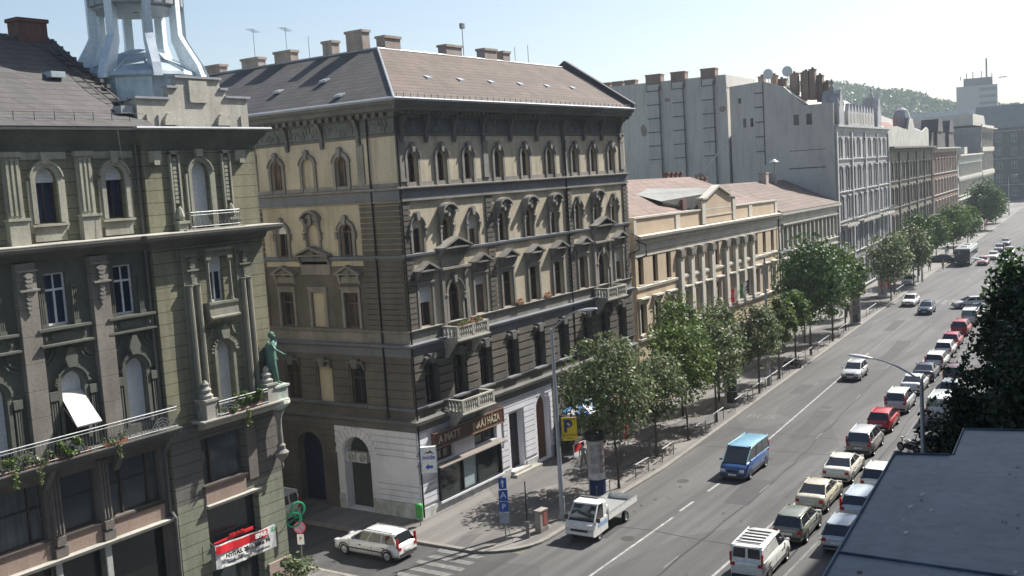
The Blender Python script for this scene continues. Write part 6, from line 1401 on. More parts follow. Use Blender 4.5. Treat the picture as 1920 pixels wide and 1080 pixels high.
R = empty('no_parking_sign', (36.1, 38.0, .12), radians(-60), 'round no parking sign with a small white plate before the side street', 'sign'); b = MB(); b.tube([(0, 0, 0), (0, 0, 2.7)], .03, 6); b.build('post', iron, R)
b = MB(); b.pr([(.3*cos(k*pi/12), 2.42+.3*sin(k*pi/12)) for k in range(24)], .03, .05); b.build('sign_plate', flat('faded_red', (.50, .10, .14), .5), R); b = MB(); b.pr([(.22*cos(k*pi/12), 2.42+.22*sin(k*pi/12)) for k in range(24)], .052, .058); b.build('sign_face', flat('faded_violet', (.32, .22, .38), .5), R)
b = MB(); b.pr([(-.2, 2.6), (-.16, 2.64), (.2, 2.24), (.16, 2.2)], .06, .066); b.build('slash', MATS['faded_red'], R); b = MB(); b.box(-.17, .17, .03, .045, 1.55, 2.08); b.build('sign_plate', wh, R); text('P', .25, black, R, (0, -.05, 1.85))
# green ring sign at the corner of the palace
R = empty('ring_sign', (34.75, 36.95, 3.5), radians(-20), 'pair of green neon like rings on a bracket at the palace corner', 'sign'); gr = flat('ring_green', (.02, .36, .16), .35)
for q, z in ((.0, 0), (.25, .45)):
    b = MB(lambda a, c, d: (a, c, d)); b.tube([(q+.36*cos(2*pi*k/20), .05*q, z+.36*sin(2*pi*k/20)) for k in range(21)], .05, 6); b.tube([(q-.3, 0, z-.15), (q+.3, .0, z+.15)], .03, 5); b.build('ring', gr, R)
b = MB(RAW); b.tube([(-.3, 0, 0), (-.9, .35, -.9)], .02, 5); b.build('bracket', iron, R)
# advertising columns
def adcol(x, y, label, h=4.1, r=.55, cols=None, dark=0):
    R = empty('advertising_column', (x, y, .12), 0, label, 'advertising column'); b = MB(); b.lathe(0, 0, [(r+.08, 0), (r+.08, .2), (r, .3), (r, h-.5)], 20); b.build('column', pm('column_plaster', (.50, .48, .47), (.38, .36, .36), streak=.2), R)
    b = MB(); b.lathe(0, 0, [(r+.02, h-.5), (r+.14, h-.42), (r+.14, h-.1), (r*.8, h+.05), (.05, h+.1)], 20); b.build('cap', black, R); rr = random.Random(int(x*10))
    for z0, z1 in ((.35, 1.25), (1.3, 2.2), (2.25, 3.4)):
        a = rr.uniform(2.8, 3.1)
        while a < 5.6:
            w = rr.uniform(.7, 1.3); b = MB(); fr = b.fr; b.fr = RAW; c = (cols or [(.10, .14, .30), (.62, .60, .58), (.45, .30, .32), (.55, .53, .50), (.38, .36, .40)])[rr.randrange(5)]
            n = 5
            for k in range(n):
                t0, t1 = a+(w-.04)*k/n, a+(w-.04)*(k+1)/n; b.quad(*[((r+.012)*cos(t), (r+.012)*sin(t), z) for t, z in ((t0, z0), (t1, z0), (t1, z1), (t0, z1))])
            b.build('poster', pm('poster_%d' % int(c[0]*100), c, tuple(q*.5 for q in c), scale=2.5, bscale=12, fine=.4, streak=0), R); a += w
    return R
R = adcol(52.5, 30.15, 'advertising column with peeling posters and a black cap beside the truck', 4.1, .5, [(.36, .31, .33), (.42, .40, .40), (.30, .27, .30), (.40, .33, .33), (.33, .33, .36)])
for z0, z1, c_, nm in ((.36, 1.28, (.03, .05, .14), 'navy'), (1.3, 1.7, (.7, .7, .7), 'white')):
    b = MB(RAW)
    for k in range(14): t0, t1 = 2.7+k*.2, 2.9+k*.2; b.quad(*[((.5+.022)*cos(t), (.5+.022)*sin(t), z) for t, z in ((t0, z0), (t1, z0), (t1, z1), (t0, z1))])
    b.build('poster', pm('poster_'+nm, c_, tuple(q*.6 for q in c_), scale=3, streak=0, fine=.3), R)
adcol(77.7, 31.9, 'dark green advertising column under the trees beside the bus lane', 3.2, .5, [(.03, .07, .06), (.05, .12, .08), (.04, .06, .05), (.08, .10, .08), (.03, .05, .05)])
adcol(121.3, 34.2, 'grey advertising column among the trees before the grey palace', 4.6, .6, [(.16, .16, .17), (.12, .12, .13), (.2, .19, .2), (.1, .1, .11), (.3, .28, .28)]); adcol(146, 37.4, 'pink postered column in front of the ochre tenement', 4.2, .6, [(.5, .3, .32), (.2, .16, .18), (.4, .25, .27), (.3, .2, .22), (.35, .3, .3)])
# kerb railings
def bar(x0, x1, label):
    y0, y1 = yk(x0)+.62, yk(x1)+.62; R = empty('kerb_railing', (x0, y0, .12), math.atan2(y1-y0, x1-x0), label, 'railing', 'low railings along the left kerb'); L_ = x1-x0
    b = MB(RAW); b.tube([(0, 0, .9), (L_, 0, .9)], .045, 6); b.build('handrail', P_('rail_pale', (.55, .56, .55)), R)
    n = max(1, int(L_/1.8))
    for k in range(n+1): b = MB(RAW); b.tube([(L_*k/n, 0, 0), (L_*k/n, 0, .9)], .03, 6); b.build('post', iron, R)
for i, (a, c) in enumerate(((52.0, 53.6), (57.0, 58.8), (61, 63), (67.4, 73.5), (76.3, 79.6), (81.0, 83.6), (84.6, 88.4), (90, 94.5), (95.5, 100.6), (103, 108), (112, 117), (127, 133), (147, 153))):
    wh_ = ['beside the truck', 'behind the nearest trunk', 'at the second trunk', 'between the third and fourth trunk', 'by the dark green column', 'past the dark green column', 'at the second lamp', 'by the parked motorcycle', 'below the big dark green tree', 'past the big dark green tree', 'before the grey column', 'past the grey column', 'by the white car on the pavement'][i]
    bar(a, c, 'low kerb railing '+wh_)
# shop signs
R = empty('shop_sign', (45.24, 37.6, 0), 0, 'long dark brown shop name board with gold letters above the white shopfront', 'sign'); b = MB(); b.box(1.15, 8.15, .12, .4, 4.05, 4.92); b.build('board', flat('dark_brown_board', (.085, .04, .028), .45), R)
b = MB(); b.box(1.1, 8.2, .4, .43, 4.0, 4.07); b.box(1.1, 8.2, .4, .43, 4.9, 4.97); b.box(8.15, 8.22, .1, .43, 4.0, 4.97); b.build('frame', flat('sign_frame', (.22, .15, .10), .5), R)
gold = flat('gold_letters', (.50, .42, .30), .4); text('A MATT', .62, gold, R, (2.5, -.43, 4.48), sx=.95, bold=.01); text('INKA.I HÁZA', .62, gold, R, (6.25, -.43, 4.48), sx=.8, bold=.01)
R = empty('blade_sign', (45.55, 37.1, 3.65), radians(-52), 'white projecting box sign with blue mountain logo and left arrow at the building corner', 'sign'); b = MB(); b.box(-.42, .42, -.12, .12, -.75, .75); b.build('box', flat('sign_box_white', (.78, .78, .76), .4), R)
b = MB(); b.box(.42, .46, -.14, .14, -.78, .78); b.box(-.46, -.42, -.14, .14, -.78, .78); b.build('frame', flat('sign_frame_blue', (.3, .5, .62), .4), R); text('oxide', .36, blu, R, (0, -.125, .16), name='lettering', bold=.004, sx=.9)
b = MB(); b.pr([(-.3, .32), (-.08, .5), (.0, .44), (.1, .56), (.34, .32), (.1, .42), (0, .36), (-.1, .42)], .121, .13); b.build('mountain_logo', black, R); b = MB(); b.pr([(-.22, -.4), (-.02, -.22), (-.02, -.33), (.22, -.33), (.22, -.48), (-.02, -.48), (-.02, -.58)], .121, .13); b.build('arrow', blu, R)
b = MB(); b.box(-.7, -.42, -.02, .02, .2, .26); b.box(-.7, -.42, -.02, .02, -.4, -.34); b.build('bracket', iron, R)
# banner on the green corner
R = empty('supermarket_banner', (32.05, 37.12, 0), 0, 'white and red opening banner stretched across the shop window below the green corner', 'banner')
b = MB(RAW); rr = random.Random(1); n = 14
def bz(u, v): return (-2.02+3.62*u, -.03*sin(u*19)-.05*sin(u*7+v*2)-.0*v, 2.62+1.12*v-.10*u-.06*sin(pi*u))
for k in range(n): b.quad(bz(k/n, 0), bz((k+1)/n, 0), bz((k+1)/n, 1), bz(k/n, 1))
b.build('cloth', flat('banner_white', (.78, .78, .77), .6), R); b = MB(RAW)
for k in range(n-2): 
    q = [bz(k/n, .62), bz((k+1)/n, .62), bz((k+1)/n, .95), bz(k/n, .95)]; b.quad(*[(p[0], p[1]-.035, p[2]) for p in q])
b.build('red_band', flat('banner_red', (.60, .02, .03), .5), R)
text('SPAR', .27, MATS['banner_white'], R, (.6, -.15, 3.42), rot=(pi/2, radians(1.5), 0), bold=.018, sx=1.15); text('NYITÁS. 2011. július 14', .27, black, R, (-.2, -.13, 3.06), rot=(pi/2, radians(1.5), 0), bold=.01, sx=1.02); text('Szeretettel várjuk Vásárlóinkat', .18, black, R, (-.2, -.13, 2.76), rot=(pi/2, radians(1.5), 0), bold=.001, sx=1.15)
b = MB(RAW); b.pr([(1.32+.12*cos(k*pi/8), 3.5+.12*sin(k*pi/8)) for k in range(16)], 0, 0) if 0 else None; b.fr = lambda a, c, d: (a, -c, d); b.archring(1.38, 3.42, .1, .13, .1, .12, 16, 0, 2*pi); b.pr([(1.32, 3.36), (1.44, 3.36), (1.38, 3.5)], .1, .12); b.build('round_logo', flat('logo_green', (.02, .28, .12), .5), R)
for px in (-2.02, 1.6): b = MB(RAW); b.tube([(px, -.02, 3.7), (px*1.15, .1, 4.1)], .01, 4); b.build('rope', iron, R)
R = empty('shop_name_sign', (31.3, 37.25, 3.75), 0, 'red shop name letters above the banner', 'sign'); b = MB(); b.pr([(-1.2, 0), (1.1, 0), (1.1, .14), (-1.2, .06)], 0, .08); b.build('rail', flat('banner_red', (.6, .02, .03), .5), R); text('SPAR', .16, MATS['banner_red'], R, (.1, -.1, .16), bold=.005, sx=2.6, ext=.02)
# corner statue on its own pedestal
def skinmesh(name, J, E_, mats, rule, sub=2):
    me = bpy.data.meshes.new(name+'_cage'); me.from_pydata([j[:3] for j in J], E_, []); o = bpy.data.objects.new(name+'_cage', me); COL.objects.link(o)
    md = o.modifiers.new('s', 'SKIN'); md.use_smooth_shade = True
    for v, j in zip(me.skin_vertices[0].data, J): v.radius = (j[3], j[4] if len(j) > 4 else j[3])
    me.skin_vertices[0].data[0].use_root = True
    sb = o.modifiers.new('u', 'SUBSURF'); sb.levels = sub; sb.render_levels = sub
    bpy.context.view_layer.update(); r = bpy.data.meshes.new_from_object(o.evaluated_get(bpy.context.evaluated_depsgraph_get())); bpy.data.objects.remove(o)
    r.name = name; r.materials.clear()
    for m_ in mats: r.materials.append(m_)
    for p in r.polygons: p.material_index = rule(p.center); p.use_smooth = True
    return r
def figure(stride=.3, armL=(.25, .05, .95), armR=(-.25, .1, .95), lean=0., elbow=None):
    J = [(0, 0, .95, .15, .12), (0, 0, 1.12, .135, .105), (0, lean*.5, 1.3, .16, .115), (0, lean, 1.45, .12, .09), (0, lean, 1.53, .055), (0, lean+.01, 1.58, .06), (0, lean+.02, 1.67, .095, .105), (0, lean+.015, 1.75, .075, .08)]
    E_ = [(0, 1), (1, 2), (2, 3), (3, 4), (4, 5), (5, 6), (6, 7)]
    J.append((0, lean+.125, 1.645, .018)); E_.append((6, 8))                   # nose
    for s in (1, -1): J.append((s*.1, lean, 1.66, .02)); E_.append((6, len(J)-1))   # ears
    for s, st in ((1, stride), (-1, -stride)):
        i = len(J); J += [(s*.09, 0, .88, .1), (s*.1, st*.45, .5, .065), (s*.1, st*(.8 if st > 0 else 1.2), .1, .042), (s*.1, st*(.8 if st > 0 else 1.2)+.14, .04, .04, .03)]; E_ += [(0, i), (i, i+1), (i+1, i+2), (i+2, i+3)]
    for s, h in ((1, armL), (-1, armR)):
        i = len(J); sh = (s*.19, lean, 1.42); h = (h[0], h[1], h[2]); el = ((sh[0]+h[0])/2+s*.05, (sh[1]+h[1])/2-.06, (sh[2]+h[2])/2-.02)
        J += [(*sh, .062), (*el, .045), (*h, .03, .024)]; E_ += [(3, i), (i, i+1), (i+1, i+2)]
        d = (Vector(h)-Vector(el)).normalized(); n_ = d.cross(Vector((1, 0, 0))).normalized(); pal = Vector(h)+d*.07; J.append((*pal, .032, .016)); E_.append((i+2, i+3)); pi_ = i+3
        for f in range(4):
            a = pal+n_*(.024-.016*f)+d*.03; c = a+d*(.045-.006*abs(f-1.3))+Vector((-s*.012, 0, 0)); k = len(J); J += [(*a, .009), (*c, .007)]; E_ += [(pi_, k), (k, k+1)]
        a = Vector(h)+d*.03+n_*.035; c = a+d*.035+n_*.012; k = len(J); J += [(*a, .01), (*c, .008)]; E_ += [(i+2, k), (k, k+1)]
    return J, E_
patina = pm('green_bronze', (.13, .25, .20), (.06, .13, .11), scale=1.5, streak=.5, rough=.6, metal=.2, obj=False)
R = empty('corner_statue', (34.35, 36.95, 10.25), radians(-50), 'green bronze statue of a cloaked standing man on a carved corner pedestal', 'statue')
J, E_ = figure(.12, (.42, .35, 1.12), (-.22, .06, .92)); me = skinmesh('figure', J, E_, [patina], lambda c: 0); o = bpy.data.objects.new('figure', me); COL.objects.link(o); o.parent = R; o.scale = (1.38, 1.45, 1.38); o.rotation_euler = (0, 0, radians(-90))
b = MB(RAW); b.smooth = True; n = 12; rg = []
for z, r_, w0, w1 in ((.06, .42, -2.0, 1.6), (.9, .38, -1.9, 1.5), (1.5, .34, -1.8, 1.45), (1.85, .33, -2.1, 1.8), (2.02, .22, -2.6, 2.6)): rg.append(b.V([(-(r_+.03*sin(k*2.1))*cos(w0+(w1-w0)*k/n)*.85+.02, (r_+.03*sin(k*2.1))*sin(w0+(w1-w0)*k/n)*.95, z) for k in range(n+1)]))
for A, B in zip(rg, rg[1:]):
    for k in range(n): b.F((A+k, A+k+1, B+k+1, B+k))
o = b.build('cloak', patina, R, recalc=False); o.scale = (1.12, 1.12, 1); sm = o.modifiers.new('t', 'SOLIDIFY'); sm.thickness = .05
b = MB(RAW); b.lathe(-.02, 0, [(.13, 2.26), (.155, 2.36), (.14, 2.46), (.06, 2.53)], 10); b.build('hair', patina, R)
R = empty('statue_pedestal', (34.35, 36.95, 0), 0, 'carved stone pedestal and hanging column carrying the green statue', 'pedestal')
b = MB(RAW); b.box(-.38, .38, -.38, .38, 9.55, 10.15); b.box(-.46, .46, -.46, .46, 10.15, 10.25); b.lathe(0, 0, [(.2, 9.0), (.45, 9.15), (.62, 9.35), (.6, 9.5), (.5, 9.58)], 14); b.build('pedestal', pm('pale_pedestal', (.55, .56, .50), (.3, .42, .36), scale=2.5, streak=.5), R)
b = MB(RAW); b.lathe(0, 0, [(.02, 6.15), (.07, 6.3), (.05, 6.45), (.12, 6.6), (.3, 6.8), (.36, 6.95), (.2, 7.1), (.22, 7.3), (.13, 7.4), (.12, 8.3), (.15, 8.6), (.28, 8.95), (.2, 9.02)], 12); b.build('bracket', greytrim, R)

# ------------------------------------------------------------------ people
skin_m = flat('skin', (.48, .29, .21), .6); 
def cloth(n, c): return flat('cloth_'+n, c, .85)
hair_m = flat('dark_hair', (.04, .028, .02), .7)
poses = [figure(.28), figure(.05, (.24, .04, .93), (-.24, .04, .93)), figure(-.22, (.2, .22, 1.15), (-.22, 0, .93))]
SHORT = {}
def person(x, y, hd, pose, top, bot, label, shorts=False, z=.135):
    key = (pose, shorts)
    if key not in SHORT:
        def rule(c):
            if c.z < .07: return 3
            if c.z < (.55 if shorts else .1): return 2 if shorts else 1
            if c.z < .96 and abs(c.x) < .17: return 1
            if c.z > 1.5: return 2
            if abs(c.x) > .185 and c.z < 1.28: return 2
            return 0
        J, E_ = poses[pose]; SHORT[key] = skinmesh('body', J, E_, [skin_m]*4, rule)
    me = SHORT[key].copy(); me.materials.clear()
    for m_ in (cloth(*top), cloth(*bot), skin_m, black): me.materials.append(m_)
    R = bpy.data.objects.new('person', me); COL.objects.link(R); R.location = (x, y, z); R.rotation_euler = (0, 0, hd-pi/2); tag(R, label, 'person', 'pedestrians')
    b = MB(RAW); b.smooth = True; b.lathe(0, .01, [(.108, 1.66), (.118, 1.72), (.1, 1.8), (.05, 1.845), (.01, 1.85)], 12); h = b.build('hair', hair_m, R)
    h.location = (0, -.02, 0); return R
people = [
 (66.4, 35.3, pi, 0, ('pink', (.55, .25, .27)), ('navy', (.04, .05, .10)), 'person in a pink top walking under the first tree beside the market umbrellas', 1),
 (66.9, 34.7, pi, 2, ('white', (.7, .7, .68)), ('black', (.03, .03, .03)), 'person in a white top and dark shorts walking in the shade of the first tree', 1),
 (65.3, 34.9, 0, 1, ('red', (.45, .05, .05)), ('grey', (.25, .24, .23)), 'person in a red top standing nearest under the first tree', 1),
 (153.5, 38.6, pi, 1, ('scarlet', (.55, .04, .03)), ('black', (.03, .03, .03)), 'person in a scarlet top beside the pink column', 0),
 (155.5, 39.0, 0, 0, ('orange', (.5, .12, .05)), ('navy', (.04, .05, .10)), 'person in an orange top next to the one in scarlet', 0),
 (126.5, 36.5, pi, 0, ('black', (.03, .03, .03)), ('black', (.03, .03, .03)), 'person dressed in black walking behind the grey column', 0),
 (118.5, 36.0, pi, 2, ('grey', (.25, .24, .23)), ('navy', (.04, .05, .10)), 'person in grey under the trees before the grey column', 0),
 (165.5, 39.4, pi, 1, ('black', (.03, .03, .03)), ('grey', (.25, .24, .23)), 'person in black just behind the white car on the pavement', 0),
 (178.5, 38.2, pi, 0, ('black', (.03, .03, .03)), ('black', (.03, .03, .03)), 'person in black on the sunny pavement in front of the black saloon', 0),
 (180.8, 36.6, 0, 2, ('brown', (.2, .12, .07)), ('khaki', (.3, .26, .16)), 'person in brown near the kerb in front of the bus', 1),
 (205, 40.9, pi, 0, ('white', (.7, .7, .68)), ('navy', (.04, .05, .10)), 'person in white beyond the black saloon', 0),
 (210, 41.6, pi, 1, ('black', (.03, .03, .03)), ('grey', (.25, .24, .23)), 'person in black beyond the one in white', 0),
 (251, 44.6, pi, 0, ('black', (.03, .03, .03)), ('navy', (.04, .05, .10)), 'dark dressed person on the far bright pavement', 0),
 (262, 45.2, pi, 2, ('white', (.7, .7, .68)), ('grey', (.25, .24, .23)), 'pale dressed person on the far bright pavement', 0),
 (84.5, 35.8, pi, 0, ('white', (.7, .7, .68)), ('navy', (.04, .05, .10)), 'person in a white top walking past the yellow school near the second lamp', 0),
 (92.5, 36.6, 0, 2, ('black', (.03, .03, .03)), ('grey', (.25, .24, .23)), 'person in black walking away past the yellow school', 0),
 (104.5, 36.9, pi, 1, ('brown', (.2, .12, .07)), ('navy', (.04, .05, .10)), 'person in brown standing behind the largest tree', 0),
 (57.6, 34.0, pi, 0, ('grey', (.25, .24, .23)), ('black', (.03, .03, .03)), 'person in grey walking behind the advertising column', 0),
 (280, 46.4, pi, 0, ('red', (.45, .05, .05)), ('black', (.03, .03, .03)), 'person in red farthest down the bright pavement', 0)]
for x, y, h, p, t, bt, l, s in people: person(x, y, h, p, t, bt, l, bool(s))
moto(210, 32.0, pi, 'motorcycle ridden between the far oncoming cars', P_('black', (.02, .02, .022))); person(210.3, 32.0, pi, 2, ('scarlet', (.55, .04, .03)), ('black', (.03, .03, .03)), 'motorcycle rider in scarlet among the far oncoming cars', z=.05)
# market umbrellas and their barrier on the pavement
def umbrella(x, y, h, r, cols, label, grp='umbrellas on the pavement behind the first tree'):
    R = empty('market_umbrella', (x, y, .12), .3, label, 'umbrella', grp); b = MB(RAW); b.tube([(0, 0, 0), (0, 0, h)], .03, 6); b.build('pole', wh, R)
    b = MB(RAW); b.lathe(0, 0, [(.25, 0), (.25, .08), (.05, .12)], 10); b.build('base', greytrim, R)
    for j in (0, 1):
        b = MB(RAW)
        for k in range(8):
            if k % 2 == j:
                t0, t1 = 2*pi*k/8, 2*pi*(k+1)/8; b.poly([(0, 0, h+.05), (r*cos(t0), r*sin(t0), h-.55), (r*cos(t1), r*sin(t1), h-.55)]); b.quad((r*cos(t0), r*sin(t0), h-.55), (r*cos(t1), r*sin(t1), h-.55), (r*cos(t1), r*sin(t1), h-.75), (r*cos(t0), r*sin(t0), h-.75))
        b.build('canopy', flat('canopy_%d_%d' % (int(cols[j][0]*100), int(cols[j][2]*100)), cols[j], .7), R)
umbrella(61.3, 36.2, 3.5, 1.3, [(.05, .16, .38), (.70, .72, .74)], 'blue and white market umbrella by the lamp post'); umbrella(63.9, 36.4, 3.7, 1.2, [(.10, .36, .42), (.62, .74, .72)], 'turquoise and white market umbrella behind the first tree'); umbrella(66.0, 35.9, 3.2, .9, [(.45, .10, .13), (.42, .10, .12)], 'dark red umbrella above the pedestrians')
R = empty('terrace_barrier', (59.6, 35.9, .12), 0, 'white and red low terrace barrier on the pavement beside the portal', 'barrier'); b = MB(RAW); b.box(0, 4.2, -.03, .03, .05, .95); b.build('panel', wh, R); b = MB(RAW); b.box(0, 1.4, -.04, -.031, .45, .95); b.box(3.1, 4.2, -.04, -.031, .1, .95); b.build('red_panel', flat('banner_red', (.6, .02, .03)), R)

# ------------------------------------------------------------------ trees
bark = pm('bark', (.13, .11, .09), (.07, .06, .05), bscale=20, streak=.3, bump=.6)
LM = {'var': leafmat('variegated_leaves', [(.035, .065, .025), (.07, .11, .035), (.12, .16, .06), (.19, .22, .11), (.46, .48, .35)], 1.1, .75),
      'mid': leafmat('mid_green_leaves', [(.035, .065, .015), (.065, .115, .02), (.11, .175, .035), (.18, .23, .06)], .8, .6),
      'dark': leafmat('deep_green_leaves', [(.02, .05, .012), (.038, .085, .02), (.06, .12, .025), (.10, .155, .04)], .8, .55),
      'bright': leafmat('fresh_green_leaves', [(.045, .08, .015), (.08, .13, .025), (.125, .18, .04), (.19, .24, .07)], .8, .6)}
def leaves(b, c, r, n, s, rng):
    for _ in range(n):
        d = Vector((rng.gauss(0, 1), rng.gauss(0, 1), rng.gauss(0, 1))).normalized()*r*rng.uniform(.35, 1.05)**.6; p = c+Vector((d.x, d.y, d.z*.8))
        nn = (d.normalized()*.6+Vector((rng.uniform(-1, 1), rng.uniform(-1, 1), rng.uniform(-.2, 1.1)))).normalized(); a = nn.orthogonal().normalized(); a.rotate(Matrix.Rotation(rng.uniform(0, 6.28), 3, nn)); bb = nn.cross(a); k = s*rng.uniform(.45, 1.45)
        b.quad(tuple(p-a*k), tuple(p-bb*k*.55), tuple(p+a*k), tuple(p+bb*k*.55))
def tree(x, y, top, bot, w, kind, label, seed, leaf=.13, nl=5200, dx=0, dy=0, lean=0, trunk=.11, zb=.12, name='street_tree', cl=None, group='street trees along the left kerb'):
    rng = random.Random(seed); R = empty(name, (x, y, zb), 0, label, 'tree', group); zc = (top+bot)/2-zb; hr = (top-bot)/2; wr = w/2
    cl = cl or max(16, int(w*w*(top-bot)*.55)); cl = min(cl, 70); b = MB(RAW); cen = []; tip = []
    for k in range(cl):
        for _ in range(30):
            d = Vector((rng.gauss(0, 1), rng.gauss(0, 1), rng.gauss(0, 1))).normalized()*rng.uniform(.3, 1)**.5; f = 1-.28*max(0, d.z)-.15*max(0, -d.z-.4)
            c = Vector((dx+d.x*wr*.84*f, dy+d.y*wr*.84*f, zc+d.z*hr*.86))
            if all((c-q).length > wr*.2 for q in cen): break
        cen.append(c)
    for c in cen: leaves(b, c, wr*rng.choice([.16, .24, .3, .38, .5])*rng.uniform(.85, 1.15), int(nl/cl*rng.uniform(.6, 1.4)), leaf, rng)
    for _ in range(int(nl*.05)): d = Vector((rng.gauss(0, 1), rng.gauss(0, 1), rng.gauss(0, .9))).normalized(); leaves(b, Vector((dx+d.x*wr, dy+d.y*wr, zc+d.z*hr)), .2, 2, leaf, rng)
    b.build('crown', LM[kind], R, recalc=False)
    t = MB(RAW); z0 = bot-zb+hr*.3; t.tube([(0, 0, 0), (dx*.1+.03, dy*.1, z0*.5), (dx*.35, dy*.35, z0), (dx*.8, dy*.8, zc+hr*.3)], trunk, 8, trunk*.35)
    for c in rng.sample(cen, min(12, cl)):
        s_ = Vector((dx*.35, dy*.35, z0*rng.uniform(.9, 1.3))); m_ = s_.lerp(c, .5)+Vector((rng.uniform(-.2, .2), rng.uniform(-.2, .2), .15)); t.tube([tuple(s_), tuple(m_), tuple(c)], trunk*.38, 5, .012)
    t.build('trunk', bark, R); return R
tree(54.87, 29.99, 9.6, 2.8, 5.8, 'var', 'nearest street tree with pale variegated leaves behind the advertising column', 1, .13, 9000, .3, .7)
tree(62.1, 30.95, 7.4, 2.4, 4.4, 'var', 'second street tree, small and pale leaved, right of the nearest one', 2, .12, 4200, .2, .1)
tree(66.8, 30.75, 8.8, 2.7, 5.0, 'bright', 'third street tree with a fresh green rounded top', 3, .13, 6000, .2, .5)
tree(72.4, 30.95, 8.0, 2.3, 4.6, 'var', 'fourth street tree with a greyish low crown in front of the cream pilasters', 4, .13, 4800, .2, .1)
tree(73.5, 34.2, 9.8, 3.2, 4.8, 'mid', 'olive tree standing close to the yellow school behind the kerb trees', 14, .14, 4200, group=None)
tree(79.3, 33.6, 8.6, 2.6, 4.6, 'var', 'whitish leaved tree behind the kerb in front of the school flags', 15, .14, 4200, group=None)
tree(82.9, 31.5, 7.6, 2.1, 4.0, 'var', 'fifth street tree with whitish leaves beside the second lamp', 5, .14, 4200, .2)
tree(89.1, 31.95, 7.5, 3.0, 3.0, 'bright', 'sixth street tree, small and bright green, left of the large dark one', 6, .15, 3200, .4)
tree(95.2, 32.5, 7.4, 2.8, 2.8, 'mid', 'thin young tree in front of the large dark one', 7, .15, 2800, .3)
tree(101.1, 32.95, 12.2, 3.0, 7.0, 'dark', 'largest street tree with a deep green crown before the low annex', 8, .17, 8000, .5, .2, trunk=.14)
tree(108, 35.8, 9.8, 3.0, 4.5, 'mid', 'second row tree just right of the largest one', 18, .17, 4200, group=None)
tree(109.5, 33.3, 7.6, 2.4, 3.2, 'var', 'slim pale tree right of the largest one', 9, .17, 2800)
tree(116.6, 34.0, 10.0, 2.8, 5.4, 'mid', 'olive green tree left of the grey column', 10, .18, 3800)
tree(126.5, 36.8, 7.6, 2.2, 3.4, 'mid', 'low olive tree right of the grey column', 11, .18, 2600)
tree(142.4, 35.4, 9.4, 2.4, 6.0, 'var', 'silvery leaved tree before the ochre tenement', 12, .2, 3600)
tree(149, 36.6, 7.4, 2.4, 3.6, 'mid', 'green tree beside the pink postered column', 19, .2, 2600)
tree(159.1, 36.3, 9.2, 2.2, 5.6, 'var', 'pale tree just left of the tall round dark tree', 13, .21, 3200)
tree(163.2, 36.6, 10.6, 3.4, 5.2, 'dark', 'round topped deep green tree by the white car on the pavement', 16, .22, 5200)
tree(172, 38.4, 6.5, 1.8, 3.2, 'var', 'low thin tree right of the round topped dark tree', 17, .22, 1800)
tree(200, 41.6, 8.2, 2.0, 5.5, 'mid', 'grey green tree behind the bus', 20, .26, 2800)
tree(208, 40.2, 10.0, 2.2, 6.5, 'mid', 'broad olive tree above the bus', 21, .26, 3600)
tree(228, 41.3, 8.4, 1.8, 5.4, 'mid', 'lower olive tree to the right of the bus', 22, .28, 2600)
tree(272, 45.4, 12.4, 1.6, 9.0, 'dark', 'tall green tree before the striped block', 23, .32, 4200)
tree(296, 46.8, 8.6, 1.4, 6.5, 'bright', 'bright green tree at the very end of the row', 24, .34, 2200)
LM['shade'] = leafmat('deep_shade_leaves', [(.006, .014, .006), (.012, .026, .01), (.02, .04, .014), (.035, .06, .02)], .8, .55)  # leaf colours darkened to hold the shade of the right hand trees
RT = dict(trunk=.2, zb=0, group='trees on the right pavement')
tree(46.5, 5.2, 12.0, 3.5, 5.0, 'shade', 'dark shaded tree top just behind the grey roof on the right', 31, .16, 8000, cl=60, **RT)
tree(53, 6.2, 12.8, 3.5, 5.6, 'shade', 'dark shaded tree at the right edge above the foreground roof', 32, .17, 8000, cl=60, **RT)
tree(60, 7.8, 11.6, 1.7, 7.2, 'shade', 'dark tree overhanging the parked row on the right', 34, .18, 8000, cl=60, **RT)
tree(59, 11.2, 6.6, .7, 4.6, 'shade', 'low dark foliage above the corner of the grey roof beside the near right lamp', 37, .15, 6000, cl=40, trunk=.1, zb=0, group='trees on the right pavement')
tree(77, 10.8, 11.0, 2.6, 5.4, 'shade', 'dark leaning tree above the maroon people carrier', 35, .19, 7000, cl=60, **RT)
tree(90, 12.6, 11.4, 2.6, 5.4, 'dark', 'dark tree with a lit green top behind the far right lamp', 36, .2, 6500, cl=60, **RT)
tree(33.0, 35.4, 2.6, .3, 2.3, 'var', 'small pale leaved tree in front of the opening banner', 40, .09, 2600, trunk=.05, group=None)
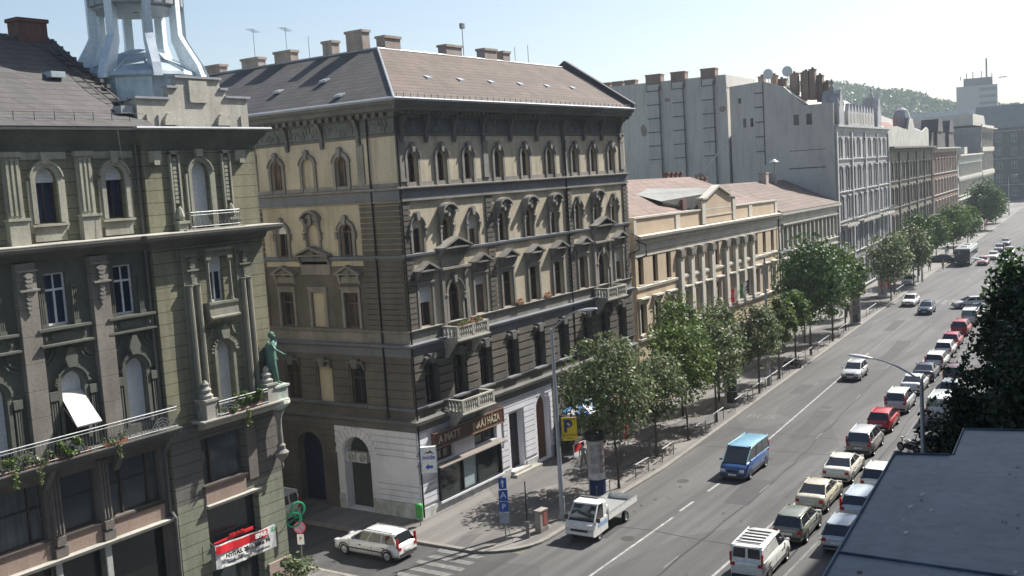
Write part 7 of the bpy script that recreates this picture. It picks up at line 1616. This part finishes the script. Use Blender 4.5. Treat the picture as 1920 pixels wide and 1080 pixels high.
# balcony plants and climbing ivy
def shrub(x, y, z, sx, sy, sz_, kind, label, seed, n=700, s=.05, flowers=None, hang=0):
    rng = random.Random(seed); R = empty('balcony_plant', (x, y, z), 0, label, 'plant', 'plants on the balconies'); b = MB(RAW)
    for k in range(14): leaves(b, Vector((rng.uniform(-sx, sx), rng.uniform(-sy, sy), .1+rng.uniform(0, sz_))), .17, n//14, s, rng)
    if hang:
        for k in range(10): leaves(b, Vector((rng.uniform(-.1, .1), -sy-.1, -k*hang/10)), .08, 10, s, rng)
    b.build('foliage', LM[kind], R, recalc=False)
    b = MB(RAW); b.box(-sx-.05, sx+.05, -.1, .1, -.02, .14); b.build('planter', flat('terracotta', (.28, .12, .07), .8), R)
    if flowers:
        b = MB(RAW); 
        for k in range(16): leaves(b, Vector((rng.uniform(-sx, sx), rng.uniform(-sy, sy), .25+rng.uniform(0, sz_))), .06, 5, .04, rng)
        b.build('flowers', flat('geranium_red', (.45, .06, .05), .7), R)
    return R
shrub(23.4, 36.75, 9.62, .75, .15, .55, 'bright', 'bushy green plants on the long balcony under the pushed out blind', 51, 1500, .06)
shrub(21.9, 36.75, 9.62, .5, .12, .4, 'var', 'pale trailing plants at the left end of the long balcony', 52, 700, .05, hang=.7); shrub(20.9, 36.75, 9.62, .3, .12, .4, 'bright', 'yellow green plants at the left picture edge of the long balcony', 55, 500, .05, hang=.6)
shrub(25.3, 36.72, 9.62, .5, .12, .25, 'var', 'thin greenery near the middle of the long balcony', 53, 380, .045, hang=.6)
shrub(32.0, 36.6, 9.6, 1.0, .16, .6, 'mid', 'dense ivy over the railing of the small corner bay balcony', 54, 2200, .06, hang=.9)
shrub(48.9, 36.5, 10.9, .45, .08, .1, 'bright', 'green flower box on the front rail of the left stone balcony', 56, 420, .04); shrub(50.2, 36.5, 10.9, .55, .08, .1, 'mid', 'flower box with red geraniums on the left stone balcony', 57, 420, .04, flowers=1)
shrub(56.5, 37.45, 11.12, .3, .06, .08, 'mid', 'small red geranium box on the sill left of the middle window', 58, 160, .03, flowers=1); shrub(60.0, 37.45, 11.12, .3, .06, .08, 'mid', 'small red geranium box on the sill right of the middle window', 59, 160, .03, flowers=1)
# ------------------------------------------------------------------ air
hz_ = MB(RAW); hz_.box(-70, 1250, -420, 900, -1.2, 130); M = bpy.data.materials.new('haze'); M.use_nodes = True; t = M.node_tree; t.nodes.remove(t.nodes['Principled BSDF']); pv = t.nodes.new('ShaderNodeVolumePrincipled')
pv.inputs['Color'].default_value = (.80, .90, 1, 1); pv.inputs['Density'].default_value = .00025; pv.inputs['Anisotropy'].default_value = .25; t.links.new(pv.outputs[0], t.nodes['Material Output'].inputs['Volume'])
tag(hz_.build('haze', M), kind='stuff')
